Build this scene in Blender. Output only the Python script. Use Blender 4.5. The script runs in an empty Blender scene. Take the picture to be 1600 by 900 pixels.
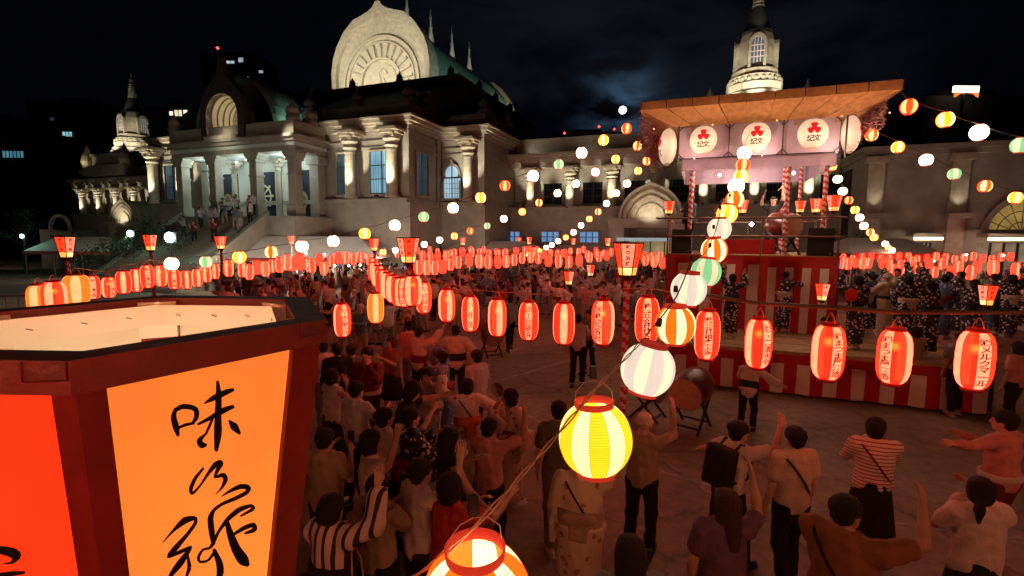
import bpy, math, random
import numpy as np
from mathutils import Vector, Matrix
random.seed(7)
R_ = random.Random(11)
pi = math.pi
sc = bpy.context.scene
col = sc.collection
# ------------------------------------------------------------------ camera
F, PITCH, ROLL, H = 757.0, 0.104, -0.0082, 3.5
cd = bpy.data.cameras.new("camera"); cam = bpy.data.objects.new("camera", cd); col.objects.link(cam)
cam.matrix_world = Matrix.Translation((0, 0, H)) @ Matrix.Rotation(pi/2 - PITCH, 4, 'X') @ Matrix.Rotation(-ROLL, 4, 'Z')
cd.sensor_fit = 'HORIZONTAL'; cd.sensor_width = 36; cd.lens = F/1600*36
cd.clip_start = 0.05; cd.clip_end = 3000
sc.camera = cam
def ray(px, py):
    a = (px-800)/F; b = (450-py)/F
    x = a*math.cos(ROLL)+b*math.sin(ROLL); y = -a*math.sin(ROLL)+b*math.cos(ROLL)
    cp, sp = math.cos(PITCH), math.sin(PITCH)
    return Vector((x, cp+y*sp, y*cp-sp))
def at_k(px, py, k): return Vector((0, 0, H)) + ray(px, py)*k
def at_D(px, py, D): d = ray(px, py); return Vector((0, 0, H)) + d*(D/d.y)
def at_z(px, py, z): d = ray(px, py); return Vector((0, 0, H)) + d*((z-H)/d.z)
# ------------------------------------------------------------------ render, sky, moon light
sc.view_settings.view_transform = 'Standard'; sc.view_settings.look = 'None'
sc.view_settings.exposure = 0.0; sc.view_settings.gamma = 1
sc.cycles.use_denoising = True
sc.cycles.max_bounces = 5; sc.cycles.diffuse_bounces = 2; sc.cycles.glossy_bounces = 2
sc.cycles.transmission_bounces = 4; sc.cycles.transparent_max_bounces = 16
sc.cycles.sample_clamp_indirect = 4.0; sc.cycles.sample_clamp_direct = 30.0
sc.cycles.caustics_reflective = False; sc.cycles.caustics_refractive = False
world = bpy.data.worlds.new("World"); sc.world = world; world.use_nodes = True
MOON = ray(973, 172).normalized()
MOON_EL = math.asin(MOON.z); MOON_AZ = math.atan2(MOON.x, MOON.y)
def build_world():
    nt = world.node_tree; N = nt.nodes; L = nt.links; N.clear()
    out = N.new('ShaderNodeOutputWorld'); bg = N.new('ShaderNodeBackground')
    sky = N.new('ShaderNodeTexSky'); sky.sky_type = 'NISHITA'; sky.sun_disc = False
    sky.sun_elevation = math.radians(-5); sky.sun_rotation = MOON_AZ + pi
    tc = N.new('ShaderNodeTexCoord')
    dot = N.new('ShaderNodeVectorMath'); dot.operation = 'DOT_PRODUCT'; dot.inputs[1].default_value = MOON
    L.new(tc.outputs['Generated'], dot.inputs[0])
    def math_(op, a, b=None, clamp=False):
        m = N.new('ShaderNodeMath'); m.operation = op; m.use_clamp = clamp
        for i, v in enumerate((a, b)):
            if v is None: continue
            if isinstance(v, (int, float)): m.inputs[i].default_value = v
            else: L.new(v, m.inputs[i])
        return m.outputs[0]
    d = math_('MAXIMUM', dot.outputs['Value'], 0.0)
    near = math_('POWER', d, 520); wide = math_('POWER', d, 9)
    mp = N.new('ShaderNodeMapping'); mp.inputs['Scale'].default_value = (1, 1, 2.0); mp.inputs['Rotation'].default_value = (0.3, 0.5, 0.2)
    L.new(tc.outputs['Generated'], mp.inputs[0])
    def noi(scale, det, dist):
        n = N.new('ShaderNodeTexNoise'); n.inputs['Scale'].default_value = scale; n.inputs['Detail'].default_value = det
        n.inputs['Distortion'].default_value = dist; L.new(mp.outputs[0], n.inputs['Vector']); return n.outputs['Fac']
    def ramp(x, a, b):
        r = N.new('ShaderNodeMapRange'); r.interpolation_type = 'SMOOTHSTEP'
        r.inputs[1].default_value = a; r.inputs[2].default_value = b; L.new(x, r.inputs[0]); return r.outputs[0]
    c1 = ramp(noi(9, 5, .35), .36, .70); c2 = ramp(noi(3.2, 5, .5), .42, .68)
    def colr(fac, rgb):
        v = N.new('ShaderNodeVectorMath'); v.operation = 'SCALE'; v.inputs[0].default_value = rgb; L.new(fac, v.inputs['Scale']); return v.outputs[0]
    def add(a, b):
        v = N.new('ShaderNodeVectorMath'); v.operation = 'ADD'
        for i, q in enumerate((a, b)):
            if isinstance(q, tuple): v.inputs[i].default_value = q
            else: L.new(q, v.inputs[i])
        return v.outputs[0]
    s1 = N.new('ShaderNodeVectorMath'); s1.operation = 'SCALE'; L.new(sky.outputs[0], s1.inputs[0]); s1.inputs['Scale'].default_value = 0.004
    glow = colr(math_('MULTIPLY', near, c1), (0.05, 0.10, 0.17))
    haze = colr(math_('MULTIPLY', wide, c2), (0.0055, 0.0065, 0.0085))
    base = add(s1.outputs[0], (0.0007, 0.0008, 0.0022))
    L.new(add(add(base, glow), haze), bg.inputs['Color']); bg.inputs['Strength'].default_value = 1.0
    L.new(bg.outputs[0], out.inputs[0])
build_world()
ml = bpy.data.lights.new("moonlight", 'SUN'); ml.energy = 0.012; ml.angle = math.radians(0.5); ml.color = (.75, .85, 1)
mo = bpy.data.objects.new("moonlight", ml); col.objects.link(mo)
mo.rotation_euler = (-MOON).to_track_quat('-Z', 'Y').to_euler()
# ------------------------------------------------------------------ materials
_mats = {}
def mat(name, rgb, rough=.75, noise=0.0, nscale=6.0, rgb2=None, metal=0.0, bump=0.0, bscale=30.0):
    if name in _mats: return _mats[name]
    m = bpy.data.materials.new(name); m.use_nodes = True; nt = m.node_tree; b = nt.nodes['Principled BSDF']
    b.inputs['Roughness'].default_value = rough; b.inputs['Metallic'].default_value = metal
    b.inputs['Base Color'].default_value = (*rgb, 1)
    tc = nt.nodes.new('ShaderNodeTexCoord')
    if noise or rgb2:
        n = nt.nodes.new('ShaderNodeTexNoise'); n.inputs['Scale'].default_value = nscale; n.inputs['Detail'].default_value = 6
        nt.links.new(tc.outputs['Object'], n.inputs['Vector'])
        mx = nt.nodes.new('ShaderNodeMix'); mx.data_type = 'RGBA'
        c2 = rgb2 or tuple(c*(1-noise) for c in rgb)
        mx.inputs['A'].default_value = (*rgb, 1); mx.inputs['B'].default_value = (*c2, 1)
        mr = nt.nodes.new('ShaderNodeMapRange'); mr.inputs[1].default_value = .35; mr.inputs[2].default_value = .65
        nt.links.new(n.outputs['Fac'], mr.inputs[0]); nt.links.new(mr.outputs[0], mx.inputs['Factor'])
        nt.links.new(mx.outputs['Result'], b.inputs['Base Color'])
    if bump:
        n2 = nt.nodes.new('ShaderNodeTexNoise'); n2.inputs['Scale'].default_value = bscale; n2.inputs['Detail'].default_value = 8
        nt.links.new(tc.outputs['Object'], n2.inputs['Vector'])
        bp = nt.nodes.new('ShaderNodeBump'); bp.inputs['Strength'].default_value = bump; bp.inputs['Distance'].default_value = .03
        nt.links.new(n2.outputs['Fac'], bp.inputs['Height']); nt.links.new(bp.outputs[0], b.inputs['Normal'])
    _mats[name] = m; return m
def glow(name, rgb, s=1.0, var=.12, vscale=9.0, zhot=None, thin=0.0):
    """lit paper / lamp: emission with faint uneven paper fibre; zhot=(z_centre, spread, gain) = bulb height"""
    if name in _mats: return _mats[name]
    m = bpy.data.materials.new(name); m.use_nodes = True; nt = m.node_tree; N = nt.nodes; L = nt.links
    b = N['Principled BSDF']; b.inputs['Roughness'].default_value = .7
    b.inputs['Base Color'].default_value = (*[min(.8, c*.5) for c in rgb], 1)
    b.inputs['Emission Color'].default_value = (*rgb, 1); b.inputs['Emission Strength'].default_value = s
    tc = N.new('ShaderNodeTexCoord'); last = None
    if var:
        n = N.new('ShaderNodeTexNoise'); n.inputs['Scale'].default_value = vscale; n.inputs['Detail'].default_value = 3
        L.new(tc.outputs['Object'], n.inputs['Vector'])
        r = N.new('ShaderNodeMapRange'); r.inputs[1].default_value = .3; r.inputs[2].default_value = .7
        r.inputs[3].default_value = s*(1-var); r.inputs[4].default_value = s*(1+var)
        L.new(n.outputs['Fac'], r.inputs[0]); last = r.outputs[0]
    if zhot:
        sp = N.new('ShaderNodeSeparateXYZ'); L.new(tc.outputs['Object'], sp.inputs[0])
        a = N.new('ShaderNodeMath'); a.operation = 'SUBTRACT'; L.new(sp.outputs['Z'], a.inputs[0]); a.inputs[1].default_value = zhot[0]
        ab = N.new('ShaderNodeMath'); ab.operation = 'ABSOLUTE'; L.new(a.outputs[0], ab.inputs[0])
        mr = N.new('ShaderNodeMapRange'); mr.interpolation_type = 'SMOOTHSTEP'; mr.inputs[1].default_value = 0; mr.inputs[2].default_value = zhot[1]
        mr.inputs[3].default_value = zhot[2]; mr.inputs[4].default_value = 1.0/zhot[2]**.5; L.new(ab.outputs[0], mr.inputs[0])
        mu = N.new('ShaderNodeMath'); mu.operation = 'MULTIPLY'; L.new(mr.outputs[0], mu.inputs[0])
        if last is not None: L.new(last, mu.inputs[1])
        else: mu.inputs[1].default_value = s
        last = mu.outputs[0]
    if last is not None: L.new(last, b.inputs['Emission Strength'])
    if thin:
        out = N['Material Output']; tr = N.new('ShaderNodeBsdfTransparent'); tr.inputs[0].default_value = (1, .75, .45, 1); mx = N.new('ShaderNodeMixShader'); mx.inputs[0].default_value = thin
        L.new(b.outputs[0], mx.inputs[1]); L.new(tr.outputs[0], mx.inputs[2]); L.new(mx.outputs[0], out.inputs[0])
    _mats[name] = m; return m
def pattern_mat(name, base, spot, scale=14, thr=.42, kind='voronoi', axis='Z'):
    if name in _mats: return _mats[name]
    m = bpy.data.materials.new(name); m.use_nodes = True; nt = m.node_tree; N = nt.nodes; L = nt.links
    b = N['Principled BSDF']; b.inputs['Roughness'].default_value = .85
    tc = N.new('ShaderNodeTexCoord')
    mx = N.new('ShaderNodeMix'); mx.data_type = 'RGBA'; mx.inputs['A'].default_value = (*base, 1); mx.inputs['B'].default_value = (*spot, 1)
    if kind == 'voronoi':
        v = N.new('ShaderNodeTexVoronoi'); v.inputs['Scale'].default_value = scale; L.new(tc.outputs['Object'], v.inputs['Vector'])
        n = N.new('ShaderNodeTexNoise'); n.inputs['Scale'].default_value = scale*3; L.new(tc.outputs['Object'], n.inputs['Vector'])
        ad = N.new('ShaderNodeMath'); ad.operation = 'MULTIPLY_ADD'; L.new(n.outputs['Fac'], ad.inputs[0]); ad.inputs[1].default_value = .35; L.new(v.outputs['Distance'], ad.inputs[2])
        r = N.new('ShaderNodeMapRange'); r.inputs[1].default_value = thr+.17; r.inputs[2].default_value = thr+.12; L.new(ad.outputs[0], r.inputs[0])
    else:
        sp = N.new('ShaderNodeSeparateXYZ'); L.new(tc.outputs['Object'], sp.inputs[0])
        mu = N.new('ShaderNodeMath'); mu.operation = 'MULTIPLY'; mu.inputs[1].default_value = scale; L.new(sp.outputs[axis], mu.inputs[0])
        fr = N.new('ShaderNodeMath'); fr.operation = 'FRACT'; L.new(mu.outputs[0], fr.inputs[0])
        r = N.new('ShaderNodeMapRange'); r.inputs[1].default_value = thr+.06; r.inputs[2].default_value = thr; L.new(fr.outputs[0], r.inputs[0])
    L.new(r.outputs[0], mx.inputs['Factor']); L.new(mx.outputs['Result'], b.inputs['Base Color'])
    _mats[name] = m; return m
stone = mat('granite', (.35, .325, .27), .8, noise=.22, nscale=1.4, bump=.25, bscale=5)
stone2 = mat('carved_granite', (.46, .41, .32), .8, noise=.25, nscale=2.5, bump=.5, bscale=4)
copper = mat('green_copper', (.16, .30, .25), .6, noise=.35, nscale=2)
darkroof = mat('dark_roof', (.06, .05, .045), .8, noise=.3)
dark = mat('dark_metal', (.02, .02, .022), .5)
iron = mat('iron', (.05, .045, .045), .6)
wood = mat('stage_boards', (.50, .32, .17), .6, noise=.35, nscale=5)
redlac = mat('red_lacquer', (.33, .025, .02), .45, noise=.3, nscale=14, bump=.15)
reddark = mat('dark_red_wood', (.12, .012, .012), .5, noise=.4, nscale=12, bump=.2)
redcloth = mat('red_cloth', (.48, .016, .014), .8, noise=.15)
whitecloth = mat('white_cloth', (.74, .66, .62), .85, noise=.1)
lilac = mat('lilac_cloth', (.50, .40, .52), .85, noise=.12)
reed = mat('reed_matting', (.50, .25, .09), .8, noise=.3, nscale=9, bump=.6, bscale=25)
wire_m = mat('pale_wire', (.55, .38, .30), .6)
wire_d = mat('dark_wire', (.10, .07, .06), .6)
black = mat('black_ink', (.006, .005, .005), .6)
# ------------------------------------------------------------------ object helpers
def tag(o, label=None, cat=None, group=None, kind=None):
    if label: o['label'] = label
    if cat: o['category'] = cat
    if group: o['group'] = group
    if kind: o['kind'] = kind
    return o
def empty(name, loc=(0, 0, 0), rz=0, label=None, cat=None, group=None, kind=None):
    o = bpy.data.objects.new(name, None); col.objects.link(o); o.location = loc; o.rotation_euler = (0, 0, rz)
    return tag(o, label, cat, group, kind)
def link(name, me, parent=None, loc=(0, 0, 0), rz=0):
    o = bpy.data.objects.new(name, me); col.objects.link(o)
    if parent is not None: o.parent = parent
    o.location = loc
    if rz: o.rotation_euler = (0, 0, rz)
    return o
KIDS = {}
def kids(o): return [c for c in bpy.data.objects if c.parent == o]
def snapshot(o): return (o, [snapshot(c) for c in kids(o)])
def copy_snap(s, parent=None):
    c = s[0].copy(); col.objects.link(c)
    if parent is not None: c.parent = parent
    for k in s[1]: copy_snap(k, c)
    return c
ORD = "first second third fourth fifth sixth seventh eighth ninth tenth eleventh twelfth thirteenth fourteenth fifteenth sixteenth seventeenth eighteenth nineteenth twentieth twenty-first twenty-second twenty-third twenty-fourth twenty-fifth twenty-sixth twenty-seventh twenty-eighth twenty-ninth thirtieth thirty-first thirty-second thirty-third thirty-fourth thirty-fifth thirty-sixth thirty-seventh thirty-eighth thirty-ninth fortieth forty-first forty-second forty-third forty-fourth forty-fifth forty-sixth forty-seventh forty-eighth forty-ninth fiftieth".split()
class MB:
    def __init__(s): s.v = []; s.f = []; s.m = []
    def add(s, vs, fs, mi=0):
        o = len(s.v); s.v += [tuple(v) for v in vs]; s.f += [tuple(o+i for i in f) for f in fs]
        s.m += (mi if isinstance(mi, list) else [mi]*len(fs)); return s
    def box(s, x0, x1, y0, y1, z0, z1, mi=0, M=None):
        vs = [Vector((x, y, z)) for z in (z0, z1) for y in (y0, y1) for x in (x0, x1)]
        if M is not None: vs = [M @ v for v in vs]
        return s.add(vs, [(0, 2, 3, 1), (4, 5, 7, 6), (0, 1, 5, 4), (2, 6, 7, 3), (0, 4, 6, 2), (1, 3, 7, 5)], mi)
    def B(s, s0, s1, t0, t1, z0, z1, mi=0): return s.box(s0, s1, -t1, -t0, z0, z1, mi)   # building frame
    def tube(s, path, r, n=8, mi=0, closed=False, caps=True):
        P = [Vector(p) for p in path]; K = len(P); rs = r if isinstance(r, (list, tuple)) else [r]*K
        vs = []; up = None
        for i in range(K):
            a = P[(i-1) % K] if (closed or i > 0) else P[i]; b = P[(i+1) % K] if (closed or i < K-1) else P[i]
            t = (b-a).normalized() if (b-a).length > 1e-9 else Vector((0, 0, 1))
            if up is None: up = Vector((0, 0, 1)) if abs(t.z) < .9 else Vector((1, 0, 0))
            x = t.cross(up)
            if x.length < 1e-5: x = t.orthogonal()
            x.normalize(); y = x.cross(t); up = y
            for j in range(n):
                an = 2*pi*j/n; vs.append(P[i]+x*(rs[i]*math.cos(an))+y*(rs[i]*math.sin(an)))
        fs = []
        for i in range(K if closed else K-1):
            for j in range(n):
                a = i*n+j; b = i*n+(j+1) % n; c = ((i+1) % K)*n+(j+1) % n; d = ((i+1) % K)*n+j; fs.append((a, b, c, d))
        if caps and not closed: fs += [tuple(range(n)), tuple(reversed(range((K-1)*n, K*n)))]
        return s.add(vs, fs, mi)
    def lathe(s, prof, n=24, mi=0, c=(0, 0, 0), segmat=None, rot=0, sx=1, sy=1, matrow=None):
        vs = []; c = Vector(c)
        for (r, z) in prof:
            for j in range(n):
                a = 2*pi*j/n+rot; vs.append(c+Vector((r*math.cos(a)*sx, r*math.sin(a)*sy, z)))
        fs = []; ms = []
        for i in range(len(prof)-1):
            for j in range(n):
                fs.append((i*n+j, i*n+(j+1) % n, (i+1)*n+(j+1) % n, (i+1)*n+j))
                ms.append(matrow(i, j) if matrow else (segmat(j) if segmat else mi))
        return s.add(vs, fs, ms)
    def prism(s, poly, y0, y1, mi=0):      # polygon in xz, extruded along y
        n = len(poly); vs = [(x, y0, z) for x, z in poly]+[(x, y1, z) for x, z in poly]
        fs = [tuple(range(n)), tuple(reversed(range(n, 2*n)))]+[(i, i+n, (i+1) % n+n, (i+1) % n) for i in range(n)]
        return s.add(vs, fs, mi)
    def prismz(s, poly, z0, z1, mi=0):
        n = len(poly); vs = [(x, y, z0) for x, y in poly]+[(x, y, z1) for x, y in poly]
        fs = [tuple(reversed(range(n))), tuple(range(n, 2*n))]+[(i, (i+1) % n, (i+1) % n+n, i+n) for i in range(n)]
        return s.add(vs, fs, mi)
    def mesh(s, name, mats, smooth=False):
        me = bpy.data.meshes.new(name); me.from_pydata(s.v, [], s.f)
        for m in (mats if isinstance(mats, (list, tuple)) else [mats]): me.materials.append(m)
        me.polygons.foreach_set('material_index', s.m)
        if smooth: me.polygons.foreach_set('use_smooth', [True]*len(s.f))
        me.update(); return me
    def build(s, name, mats, parent=None, smooth=False, loc=(0, 0, 0)): return link(name, s.mesh(name, mats, smooth), parent, loc)
def spot(name, loc, target, energy, colr, angle=70, blend=.6, size=.1, parent=None):
    l = bpy.data.lights.new(name, 'SPOT'); l.energy = energy; l.color = colr; l.spot_size = math.radians(angle); l.spot_blend = blend; l.shadow_soft_size = size
    o = bpy.data.objects.new(name, l); col.objects.link(o)
    if parent is not None: o.parent = parent
    o.location = loc; o.rotation_euler = (Vector(target)-Vector(loc)).to_track_quat('-Z', 'Y').to_euler(); return o
def point(name, loc, energy, colr, size=.05, parent=None):
    l = bpy.data.lights.new(name, 'POINT'); l.energy = energy; l.color = colr; l.shadow_soft_size = size
    o = bpy.data.objects.new(name, l); col.objects.link(o)
    if parent is not None: o.parent = parent
    o.location = loc; return o
_txt = {}
def text_geo(s, bold=.022):
    """outline of a string as a filled mesh, centred, one em tall"""
    if s in _txt: return _txt[s]
    c = bpy.data.curves.new('lettering', 'FONT'); c.body = s; c.size = 1; c.offset = bold; c.resolution_u = 3
    o = bpy.data.objects.new('lettering', c); col.objects.link(o)
    dg = bpy.context.evaluated_depsgraph_get()
    me = bpy.data.meshes.new_from_object(o.evaluated_get(dg)); bpy.data.objects.remove(o)
    v = [x.co.copy() for x in me.vertices]; f = [tuple(p.vertices) for p in me.polygons]
    if v:
        x0 = min(a.x for a in v); x1 = max(a.x for a in v); y0 = min(a.y for a in v); y1 = max(a.y for a in v)
        v = [Vector((a.x-(x0+x1)/2, a.y-(y0+y1)/2, 0)) for a in v]
    _txt[s] = (v, f); return _txt[s]
# ------------------------------------------------------------------ moon, ground
mb = MB()
mb.lathe([(math.sin(a)*11, -math.cos(a)*11) for a in [pi*i/12 for i in range(13)]], 24)
moon = mb.build('moon', glow('moonshine', (1, .98, .9), 3, 0), smooth=True, loc=Vector((0, 0, H))+MOON*1500)
tag(moon, 'small bright white full moon in the blue gap between the night clouds', 'moon')
def build_ground():
    m = mat('plaza_ground', (.31, .20, .14), .85, rgb2=(.19, .125, .09), nscale=.55, bump=.5, bscale=7)
    nt = m.node_tree; N = nt.nodes; L = nt.links; b = N['Principled BSDF']; mixn = [q for q in N if q.bl_idname == 'ShaderNodeMix'][0]; tc = [q for q in N if q.bl_idname == 'ShaderNodeTexCoord'][0]
    n3 = N.new('ShaderNodeTexNoise'); n3.inputs['Scale'].default_value = 4.5; n3.inputs['Detail'].default_value = 10; n3.inputs['Roughness'].default_value = .75; L.new(tc.outputs['Object'], n3.inputs['Vector'])
    vo = N.new('ShaderNodeTexVoronoi'); vo.feature = 'DISTANCE_TO_EDGE'; vo.inputs['Scale'].default_value = .45; L.new(n3.outputs['Color'], vo.inputs['Vector'])
    va = N.new('ShaderNodeVectorMath'); va.operation = 'MULTIPLY_ADD'; L.new(n3.outputs['Color'], va.inputs[0]); va.inputs[1].default_value = (.5, .5, 0); L.new(tc.outputs['Object'], va.inputs[2]); L.new(va.outputs[0], vo.inputs['Vector'])
    cr = N.new('ShaderNodeMapRange'); cr.inputs[1].default_value = 0; cr.inputs[2].default_value = .012; cr.inputs[3].default_value = .55; cr.inputs[4].default_value = 1; L.new(vo.outputs[0], cr.inputs[0])
    gr = N.new('ShaderNodeMapRange'); gr.inputs[1].default_value = .3; gr.inputs[2].default_value = .7; gr.inputs[3].default_value = .62; gr.inputs[4].default_value = 1.25; L.new(n3.outputs['Fac'], gr.inputs[0])
    mu = N.new('ShaderNodeMath'); mu.operation = 'MULTIPLY'; L.new(cr.outputs[0], mu.inputs[0]); L.new(gr.outputs[0], mu.inputs[1])
    vs = N.new('ShaderNodeVectorMath'); vs.operation = 'SCALE'; L.new(mixn.outputs['Result'], vs.inputs[0]); L.new(mu.outputs[0], vs.inputs['Scale']); L.new(vs.outputs[0], b.inputs['Base Color'])
    mb = MB(); n = 44
    for i in range(n):
        for j in range(n): pass
    mb.add([(-900, -40, 0), (900, -40, 0), (900, 1600, 0), (-900, 1600, 0)], [(0, 1, 2, 3)])
    tag(mb.build('ground', m), kind='structure')
    ln = MB(); cx, cy, r = 7.0, 13.0, 7.6
    pts = []
    for i in range(40):
        a = math.radians(150+i*3.2); pts.append((cx+math.cos(a)*r, cy+math.sin(a)*r, a))
    for i in range(39):
        a, b = pts[i], pts[i+1]
        if i in (11, 20, 21): continue
        ln.add([(a[0], a[1], .004), (b[0], b[1], .004), (b[0]+.06*math.cos(b[2]), b[1]+.06*math.sin(b[2]), .004), (a[0]+.06*math.cos(a[2]), a[1]+.06*math.sin(a[2]), .004)], [(0, 1, 2, 3)])
    p0, p1 = at_z(700, 618, 0), at_z(900, 560, 0); d = (p1-p0).normalized(); q = Vector((-d.y, d.x, 0))*.045
    ln.add([p0-q+Vector((0, 0, .004)), p1-q+Vector((0, 0, .004)), p1+q+Vector((0, 0, .004)), p0+q+Vector((0, 0, .004))], [(0, 1, 2, 3)])
    tag(ln.build('ground_marking', mat('worn_chalk', (.42, .36, .31), .9, rgb2=(.15, .12, .10), nscale=6)), kind='structure')
build_ground()
# ================================================================== TEMPLE
CX_, CY_, ANG = -16.0, 52.3, 0.366
def tw(s, t, z=0): ca, sa = math.cos(ANG), math.sin(ANG); return Vector((CX_+ca*s-sa*t, CY_-sa*s-ca*t, z))
def proj(P):
    v = cam.matrix_world.inverted() @ Vector(P); return 800+F*v.x/-v.z, 450-F*v.y/-v.z
def s_at(px, t, z):
    lo, hi = -75, 75
    for _ in range(40):
        m = (lo+hi)/2
        P = tw(m, t, z)
        if (P.y > 1 and proj(P)[0] < px): lo = m
        else: hi = m
    return lo
def z_at(py, s, t):
    lo, hi = -5, 60
    for _ in range(40):
        m = (lo+hi)/2
        if proj(tw(s, t, m))[1] > py: lo = m
        else: hi = m
    return lo
def troot(name, label, cat): return empty(name, (CX_, CY_, 0), -ANG, label, cat)
TW, ZW, CS = 2.0, 10.7, 3.557
SA, TA, ZA, SB, TB = 13.7, 12.3, 12.1, 17.55, 7.6
WARM = (1.0, .89, .66)
def column_meshes(hs, r, hc, key):
    a = MB(); a.lathe([(r*1.25, 0), (r*1.25, .18), (r*1.05, .3), (r, .4), (r, hs*.5), (r*.93, hs)], 20)
    a.lathe([(r*1.1, hs-.22), (r*1.16, hs-.16), (r*1.1, hs-.1)], 20)
    sh = a.mesh('column', stone2, True)
    c = MB(); w = r*1.05
    c.lathe([(w*.9, 0), (w*1.25, hc*.12), (w*1.0, hc*.22), (w*1.05, hc*.3)], 16)
    c.lathe([(w*1.05, hc*.3), (w*1.5, hc*.42), (w*1.4, hc*.52)], 16)
    c.box(-w*1.25, w*1.25, -w*1.25, w*1.25, hc*.52, hc*.66); c.box(-w*1.9, w*1.9, -w*1.0, w*1.0, hc*.66, hc*.8)
    c.box(-w*1.1, w*1.1, -w*1.8, w*1.8, hc*.662, hc*.802); c.box(-w*2.1, w*2.1, -w*2.05, w*2.05, hc*.8, hc*.93)
    c.box(-w*1.8, w*1.8, -w*1.75, w*1.75, hc*.93, hc)
    cp = c.mesh('capital', stone2); return sh, cp
def column(parent, s, t, z, hs, r, hc, lit=70, key='w', me=[{}]):
    k = (round(hs, 2), r, hc)
    if k not in me[0]: me[0][k] = column_meshes(hs, r, hc, key)
    sh, cp = me[0][k]
    o = link('column', sh, parent, (s, -t, z)); link('capital', cp, o, (0, 0, hs))
    if lit:
        spot('column_uplight', (s, -t-1.75, z+.12), (s, -t-.1, z+hs*.85), lit*11, WARM, 58, .7, .08, parent)
        f = uplight_mesh(); link('uplight', f, parent, (s, -t-1.85, z-.02))
    return o
_ul = []
def uplight_mesh():
    if not _ul:
        m = MB(); m.box(-.12, .12, -.1, .1, -.05, .08); m.tube([(0, .05, -.06), (0, 1.4, -.06)], .025, 5); _ul.append(m.mesh('uplight', dark))
    return _ul[0]
glass_dark = mat('dark_glass', (.012, .016, .02), .15)
def window(parent, s, t, z0, z1, w, pane, side=None, bars=(1, 2), mull=mat('window_bar', (.03, .03, .035), .5)):
    """framed window standing on the wall plane t (front) or on the side wall s (side='r')"""
    f = MB(); d = .22; k = .12
    f.box(-w/2-k, -w/2, -d, 0, z0-k, z1+k); f.box(w/2, w/2+k, -d, 0, z0-k, z1+k)
    f.box(-w/2, w/2, -d, 0, z1, z1+k); f.box(-w/2-.25, w/2+.25, -d-.12, 0, z0-k-.14, z0-k)
    fr = f.build('window', stone, parent, loc=(s, -t, 0))
    p = MB(); p.box(-w/2, w/2, -.05, -.02, z0, z1); p.build('pane', pane, fr)
    b = MB()
    for i in range(1, bars[0]+1): x = -w/2+w*i/(bars[0]+1); b.box(x-.035, x+.035, -.11, -.06, z0, z1)
    for i in range(1, bars[1]+1): z = z0+(z1-z0)*i/(bars[1]+1); b.box(-w/2, w/2, -.10, -.055, z-.03, z+.03)
    nx = int(w/.22)
    for i in range(1, nx): x = -w/2+w*i/nx; b.box(x-.008, x+.008, -.075, -.052, z0, z1)
    b.build('glazing_bar', mull, fr)
    if side: fr.rotation_euler = (0, 0, pi/2)
    return fr
blue_pane = glow('blue_lit_pane', (.17, .36, .48), .95, .25, .5)
blue_dim = glow('dim_blue_pane', (.04, .075, .10), .6, .4, .4)
sky_pane = glow('white_blue_pane', (.40, .62, .75), .8, .3, 1)
def cornice(mb, s0, s1, t0, t1, z, sc_=1.0):
    for a, b, e in ((-.85, -.55, .15), (-.55, -.38, .35), (-.38, -.12, .62), (-.12, 0, .85)):
        e *= sc_; mb.B(s0-e, s1+e, t0, t1+e, z+a*sc_, z+b*sc_)
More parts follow.
